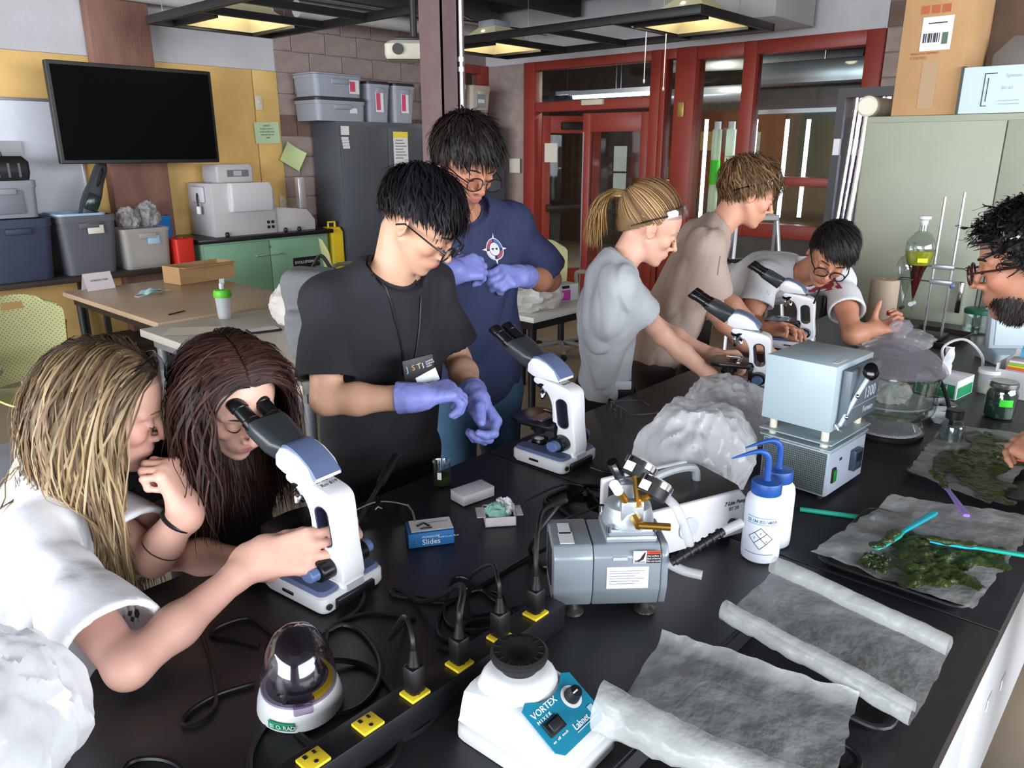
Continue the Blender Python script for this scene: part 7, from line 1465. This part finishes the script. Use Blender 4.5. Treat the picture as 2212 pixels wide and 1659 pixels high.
sb_ = thing('slide_box','blue and white box of microscope slides','box',px3(928,1165),-33); MB().b2((-.048,-.03,0),(.048,.03,.032),.0015).build('carton',mat('slide_blue','2A6CA8',.5),sb_); bx('white_top',(-.04,-.022,.0322),(.048,.03,.0328),white_ink,sb_); text('Slides',.017,white_ink,sb_,T(-.02,-.0308,.006) @ R('X',90),ext=.0002); text('MICROSCOPE',.006,white_ink,sb_,T(-.02,-.0308,.021) @ R('X',90),ext=.0002); text('frosted one end, 72 pcs',.0045,white_ink,sb_,T(.014,-.0308,.018) @ R('X',90),ext=.0001)
MB().tube([(-.025,.0,.0335),(-.01,.012,.0335),(.0,-.004,.0335)],.0025,5).tube([(-.02,-.012,.0335),(.004,-.012,.0335)],.002,5).build('microscope_drawing',blackink,sb_); text('PREMIERE',.01,mat('faint_ink','A2B4B6'),sb_,T(.0,.008,.0333),ext=.0001)
def shades(label, loc, rz, lensm, framem, s=1.0, tiltx=0):
    o = thing('safety_glasses',label,'glasses',M=T(*loc) @ R('Z',rz) @ R('X',tiltx)); f = MB()
    for y in (-1,1):
        MB().grid(lambda u,v: (.012*(1-(2*u-1)**2)*-1+.02, y*(.006+.058*u), .006+.042*v*(1-.25*(u**3))),10,6).build('lens',lensm,o)
        f.tube([(.02-.003*k,y*(.006+.058*k/6),.048-.001*k*k*.3) for k in range(7)],.0016,6); f.tube(catmull([(.012,y*.064,.035),(-.03,y*.068,.032),(-.1,y*.06,.028),(-.125,y*.055,.012)],5),.0024,6)
    f.tube([(.02,-.008,.03),(.024,0,.034),(.02,.008,.03)],.002,6); f.build('frame',framem,o); return o
gf = glass('goggle_frame',(.8,.82,.86),.3,.1); gp_ = glass('goggle_plastic',(.93,.94,.96),.16,.06)
q = px3(822,1135); shades('clear safety glasses with grey frame lying beside the slide box',(q.x,q.y,q.z),60,gp_,mat('grey_frame','77787A',.3))
q = px3(1340,905); shades('clear safety glasses lying near the third microscope',(q.x,q.y,q.z),150,gp_,gf)
q = px3(1302,1135); shades('black sunglasses standing folded behind the vacuum pump',(q.x+.03,q.y+.09,q.z),-10,mat('black_lens','0A0A0C',.12),g_black)
rd = thing('foam_grip_rod','black metal rod with foam grip lying across the bench edge','rod',(0,0,0)); a = Vector((.86,1.24,BZ+.012)); b_ = Vector((1.13,1.42,BZ+.05)); MB().tube([a,a.lerp(b_,.62)],.006,8).build('rod',mat('dark_steel','3A3A3E',.3,.7),rd); MB().tube([a.lerp(b_,.6),b_],.0105,10).build('foam_grip',g_black,rd)
# ---------------------------------------------------------------- far right of the bench
tbx = thing('tissue_box','green and white tissue wipe box with a tissue sticking out','box',(2.83,.58,BZ+.001),-8); bx('carton',(-.07,-.065,0),(.07,.065,.065),mat('white_card','D2D2D6'),tbx,.002); bx('green_panel',(-.0712,-.06,.004),(-.07,.06,.05),mat('wipe_green','1C8A55',.5),tbx); text('KIMTECH',.026,white_ink,tbx,T(-.0718,.05,.03) @ R('Z',-90) @ R('X',90),ext=.0002,sx=.8); bx('green_side',(-.06,-.0662,.004),(.06,-.065,.04),mat('wipe_green','1C8A55'),tbx)
MB().grid(lambda u,v: ((u-.5)*.05*(1-.3*v)+.01*math.sin(v*5),(.012*math.sin(u*8+v*4)),.06+.1*v),10,12).build('tissue',mat('tissue_white','DADDE2',.9),tbx)
def boat(label, loc, rz): o = thing('weigh_boat',label,'weigh boat',loc,rz,'weigh boats by the desiccator'); loft([(.05,.05,0,.01),(.08,.08,.02,.014),(.082,.082,.0205,.014),(.048,.048,.0015,.01)]).build('tray',mat('weigh_boat_white','CFD3D6',.35),o); return o
boat('lower white weigh boat beside the glass bottle',(2.50,.5,BZ+.001),15); o = boat('upper white weigh boat holding black pellets',(2.56,.53,BZ+.0225),40)
for k in range(14): MB().ell((random.uniform(-.018,.018),random.uniform(-.018,.018),.006+.004*random.random()),(.005,.004,.004),8).build('black_pellet',g_black,o)
gb_ = thing('glass_bottle','small clear glass bottle with black screw cap beside the desiccator','bottle',(2.285,.43,BZ+.001)); MB().lathe([(0,0),(.028,0),(.031,.004),(.031,.062),(.026,.074),(.018,.08),(.018,.09),(.016,.09),(.016,.079),(.024,.072),(.0285,.06),(.0285,.005),(0,.003)],28).build('glass',m_gl,gb_); MB().lathe([(0,.085),(.022,.085),(.0225,.088),(.0225,.107),(.02,.11),(0,.11)],24).build('cap',g_black,gb_)
mj = thing('mason_jar','glass jar of dark green powder with silver lid and bright green label','jar',(2.665,.385,BZ+.001)); MB().lathe([(0,0),(.036,0),(.042,.006),(.043,.08),(.038,.095),(.036,.1),(0,.1)],30).build('glass',m_gl,mj); MB().lathe([(0,.004),(.038,.004),(.04,.01),(.041,.075),(.036,.085),(0,.085)],28).build('green_powder',mat('spirulina','163A26',.8,bump=.3),mj); MB().lathe([(0,.098),(.039,.098),(.04,.1),(.04,.113),(.037,.116),(0,.115)],32).build('lid',mat('silver_lid','B8B8BC',.25,.9),mj)
lg = MB(); lg.grid(lambda u,v: (.0436*math.cos(math.radians(185+50*u)),.0436*math.sin(math.radians(185+50*u)),.045+.022*v),8,2); lg.build('green_label',mat('fluor_label','3BD62E',.6),mj)
cu = thing('sample_cup','clear plastic cup with white lid behind the silver-lidded jar','cup',(2.93,.47,BZ+.001)); MB().lathe([(0,0),(.03,0),(.033,.07),(.031,.07),(.028,.003),(0,.002)],24).build('cup',film('frosted_cup','DDE0E2'),cu); MB().lathe([(0,.069),(.036,.069),(.036,.082),(0,.083)],28).build('lid',white_p,cu); MB().lathe([(0,.004),(.027,.004),(.029,.02),(0,.02)],20).build('yellow_content',mat('pale_yellow','C9C05A',.6),cu)
og = thing('desk_organiser','white desk organiser holding coloured sticky notes and a blue tape roll','organiser',(3.0,.37,BZ+.001),-6); MB().b2((-.09,-.075,0),(.09,-.07,.11)).b2((-.09,.07,0),(.09,.075,.11)).b2((-.09,-.07,0),(-.085,.07,.09)).b2((.085,-.07,0),(.09,.07,.13)).b2((-.085,-.07,0),(.085,.07,.005)).b2((-.005,-.07,.005),(.0,.07,.11)).build('box',white_p,og)
for i,c_ in enumerate(('E8B8C8','E86A3A','E8D23A','8FCB4A','F0DDE4')): MB().b2((-.08,-.06,.085+.008*i),(-.01,.05,.092+.008*i),.0005,R('Z',1.5*i)).build('sticky_notes',mat('note_'+c_,c_,.7),og)
MB().lathe([(.024,-.01),(.04,-.01),(.04,.01),(.024,.01),(.024,-.01)],28,T(.02,.02,.128) @ R('X',90)).build('tape_roll',mat('tape_blue','4FA3CF',.4),og); MB().lathe([(.02,-.008),(.033,-.008),(.033,.008),(.02,.008),(.02,-.008)],28,T(.0,-.03,.126) @ R('X',90)).build('pink_tape_roll',mat('tape_pink','E3B0BC',.4),og)
sc_ = thing('grey_instrument','pale blue-grey flat-panel instrument at the right end of the bench','instrument',(3.5,.46,BZ+.001),-50); loft([(.3,.16,0,.02),(.3,.16,.04,.02),(.28,.06,.05,.02)]).build('base',mat('instrument_grey','9CA8B2',.4),sc_); MB().b2((-.15,-.02,.04),(.15,.02,.25),.015,R('X',-8)).build('panel',mat('instrument_grey','9CA8B2'),sc_); MB().b2((-.13,-.024,.06),(.13,-.019,.23),.002,R('X',-8)).build('panel_face',mat('instrument_face','AEBBC4',.35),sc_)
# ring stand with two separating funnels
pan = thing('brown_tray','shallow brown metal tray under the ring stand','tray',(3.66,.83,BZ+.001),-5); loft([(.3,.22,0,.01),(.32,.24,.02,.012),(.31,.23,.021,.012),(.29,.21,.003,.01)]).build('pan',mat('brown_tray_metal','3E322C',.45,.3),pan)
rs_ = thing('ring_stand','ring stand with two steel rods, clamps and support rings','stand',(3.66,.83,BZ+.0045)); MB().b2((-.07,-.05,0),(.07,.05,.016),.003).build('base_plate',g_black,rs_)
for y in (-.035,.035): MB().cyl((0,y,.016),(0,y,.62 if y < 0 else .6),.0055,n=12).build('rod',steel,rs_)
zr1 = PX(1960,572,3.66).z-BZ; zr2 = PX(1960,600,3.66).z-BZ
f1 = PX(1983,572,3.66); f2_ = PX(1957,602,3.66)
for (f_,zz,rr_) in ((f1,f1.z-rs_.location.z,.038),(f2_,f2_.z-rs_.location.z,.036)):
    q = Vector((f_.x-3.66,f_.y-.83,zz)); rg = torus(q,(0,0,1),rr_,.003,28,6); rg.tube([q+Vector((0,-rr_,0)),Vector((0,.0,zz))],.004,8); rg.build('support_ring',steel,rs_); MB().box((0,.0,zz),(.02,.09,.02),.004).build('clamp',mat('clamp_grey','9A9CA0',.35,.6),rs_)
MB().tube([(0,-.035,f1.z-rs_.location.z),(0,-.085,f1.z-rs_.location.z)],.004,8).ell((0,-.09,f1.z-rs_.location.z),(.009,.009,.009),10).build('clamp_screw',steel,rs_); MB().ell((0,-.045,f2_.z-rs_.location.z-.01),(.012,.012,.012),10).build('blue_knob',mat('knob_blue','5E709C'),rs_)
def funnel(label, c, s, liquid, white_stop):
    z0_ = c.z; o = thing('separating_funnel',label,'funnel',(c.x,c.y,c.z)); 
    pr = [(.004,-.13),(.006,-.1),(.012,-.07),(.024,-.02),(.035,.0),(.044,.03),(.048,.055),(.044,.08),(.028,.105),(.014,.115),(.0125,.14),(.014,.142)]
    MB().lathe([(r_*s,z*s) for r_,z in pr],30).build('glass_body',m_gl,o)
    MB().lathe([(0,.135*s),(.0125*s,.135*s),(.012*s,.15*s),(.02*s,.155*s),(.02*s,.165*s),(0,.167*s)],20).build('stopper',white_p if white_stop else m_gl,o)
    MB().cyl((-.02*s,0,-.138*s),(.02*s,0,-.138*s),.008*s).build('stopcock',white_p if white_stop else g_black,o); MB().cyl((0,0,-.2*s),(0,0,-.125*s),.004*s,n=10).build('stem',m_gl,o)
    if liquid:
        MB().lathe([(0,.0*s),(.034*s,.0*s),(.0425*s,.03*s),(.0455*s,.048*s),(0,.048*s)],26).build('yellow_layer',film('yellow_liquid','B8B81E',.8,.15,.03,4,0),o); MB().lathe([(0,-.125*s),(.005*s,-.11*s),(.022*s,-.025*s),(.033*s,-.001*s),(0,-.001*s)],26).build('red_brown_layer',film('red_brown_liquid','4A1712',.9,.15,.03,4,0),o); q_ = MB(); q_.grid(lambda u,v: (.047*s*math.cos(math.radians(190+40*u)),.047*s*math.sin(math.radians(190+40*u)),(.012+.014*v)*s),6,2); q_.build('yellow_label',mat('label_yellow','E8E02A',.6),o)
funnel('large separating funnel with yellow and dark red layers on the ring stand',f1+Vector((0,0,.002)),1.25,True,True); funnel('smaller empty separating funnel in front on the ring stand',f2_+Vector((-.0,.0,.002)),.95,False,False)
pr_ = thing('paper_towel_roll','brown paper towel roll standing at the far end of the bench','paper roll',(3.86,1.11,BZ+.001)); MB().lathe([(.02,0),(.064,0),(.065,.002),(.063,.205),(.061,.207),(.02,.207),(.02,0)],36).build('roll',mat('kraft_towel','BDA893',.9,var=.06,scale=3,stretch=(1,1,12)),pr_); MB().lathe([(.018,0),(.0205,0),(.0205,.208),(.018,.208),(.018,0)],20).build('core',cardb,pr_)
jr = thing('specimen_jar','clear jar with dark green lid at the far right of the bench','jar',(3.93,.72,BZ+.001)); MB().lathe([(0,0),(.05,0),(.055,.005),(.055,.085),(.05,.09),(.048,.085),(.05,.008),(0,.005)],28).build('glass',m_gl,jr); MB().lathe([(0,.086),(.056,.086),(.057,.09),(.057,.104),(.05,.108),(0,.108)],30).build('lid',mat('dark_green_lid','1E5A46',.4),jr); MB().cyl((0,0,.108),(.0,.0,.45),.003,n=8).build('thin_rod',g_black,jr)
tr_ = thing('sample_tube','small clear tube with red cap standing on the bench','tube',(3.72,1.03,BZ+.001)); MB().cyl((0,0,0),(0,0,.065),.013,n=18).build('tube',film('frosted_cup','DDE0E2'),tr_); MB().cyl((0,0,.065),(0,0,.085),.0155,n=18,bev=.002).build('cap',mat('red_plastic','C6281F'),tr_)
cable('white usb cable looping behind the tissue box',[(3.05,.62,BZ+.01),(3.1,.66,BZ+.09),(3.12,.6,BZ+.13),(3.1,.53,BZ+.08),(3.0,.5,BZ+.006),(3.15,.44,BZ+.004),(3.3,.42,BZ+.004)],.005).data.materials[0] = white_p
cable('dark hose curving around the back of the desiccator',[(2.5,.78,BZ+.005),(2.48,.74,BZ+.16),(2.45,.66,BZ+.22),(2.42,.52,BZ+.16),(2.4,.46,BZ+.05),(2.42,.47,BZ+.006)],.006)
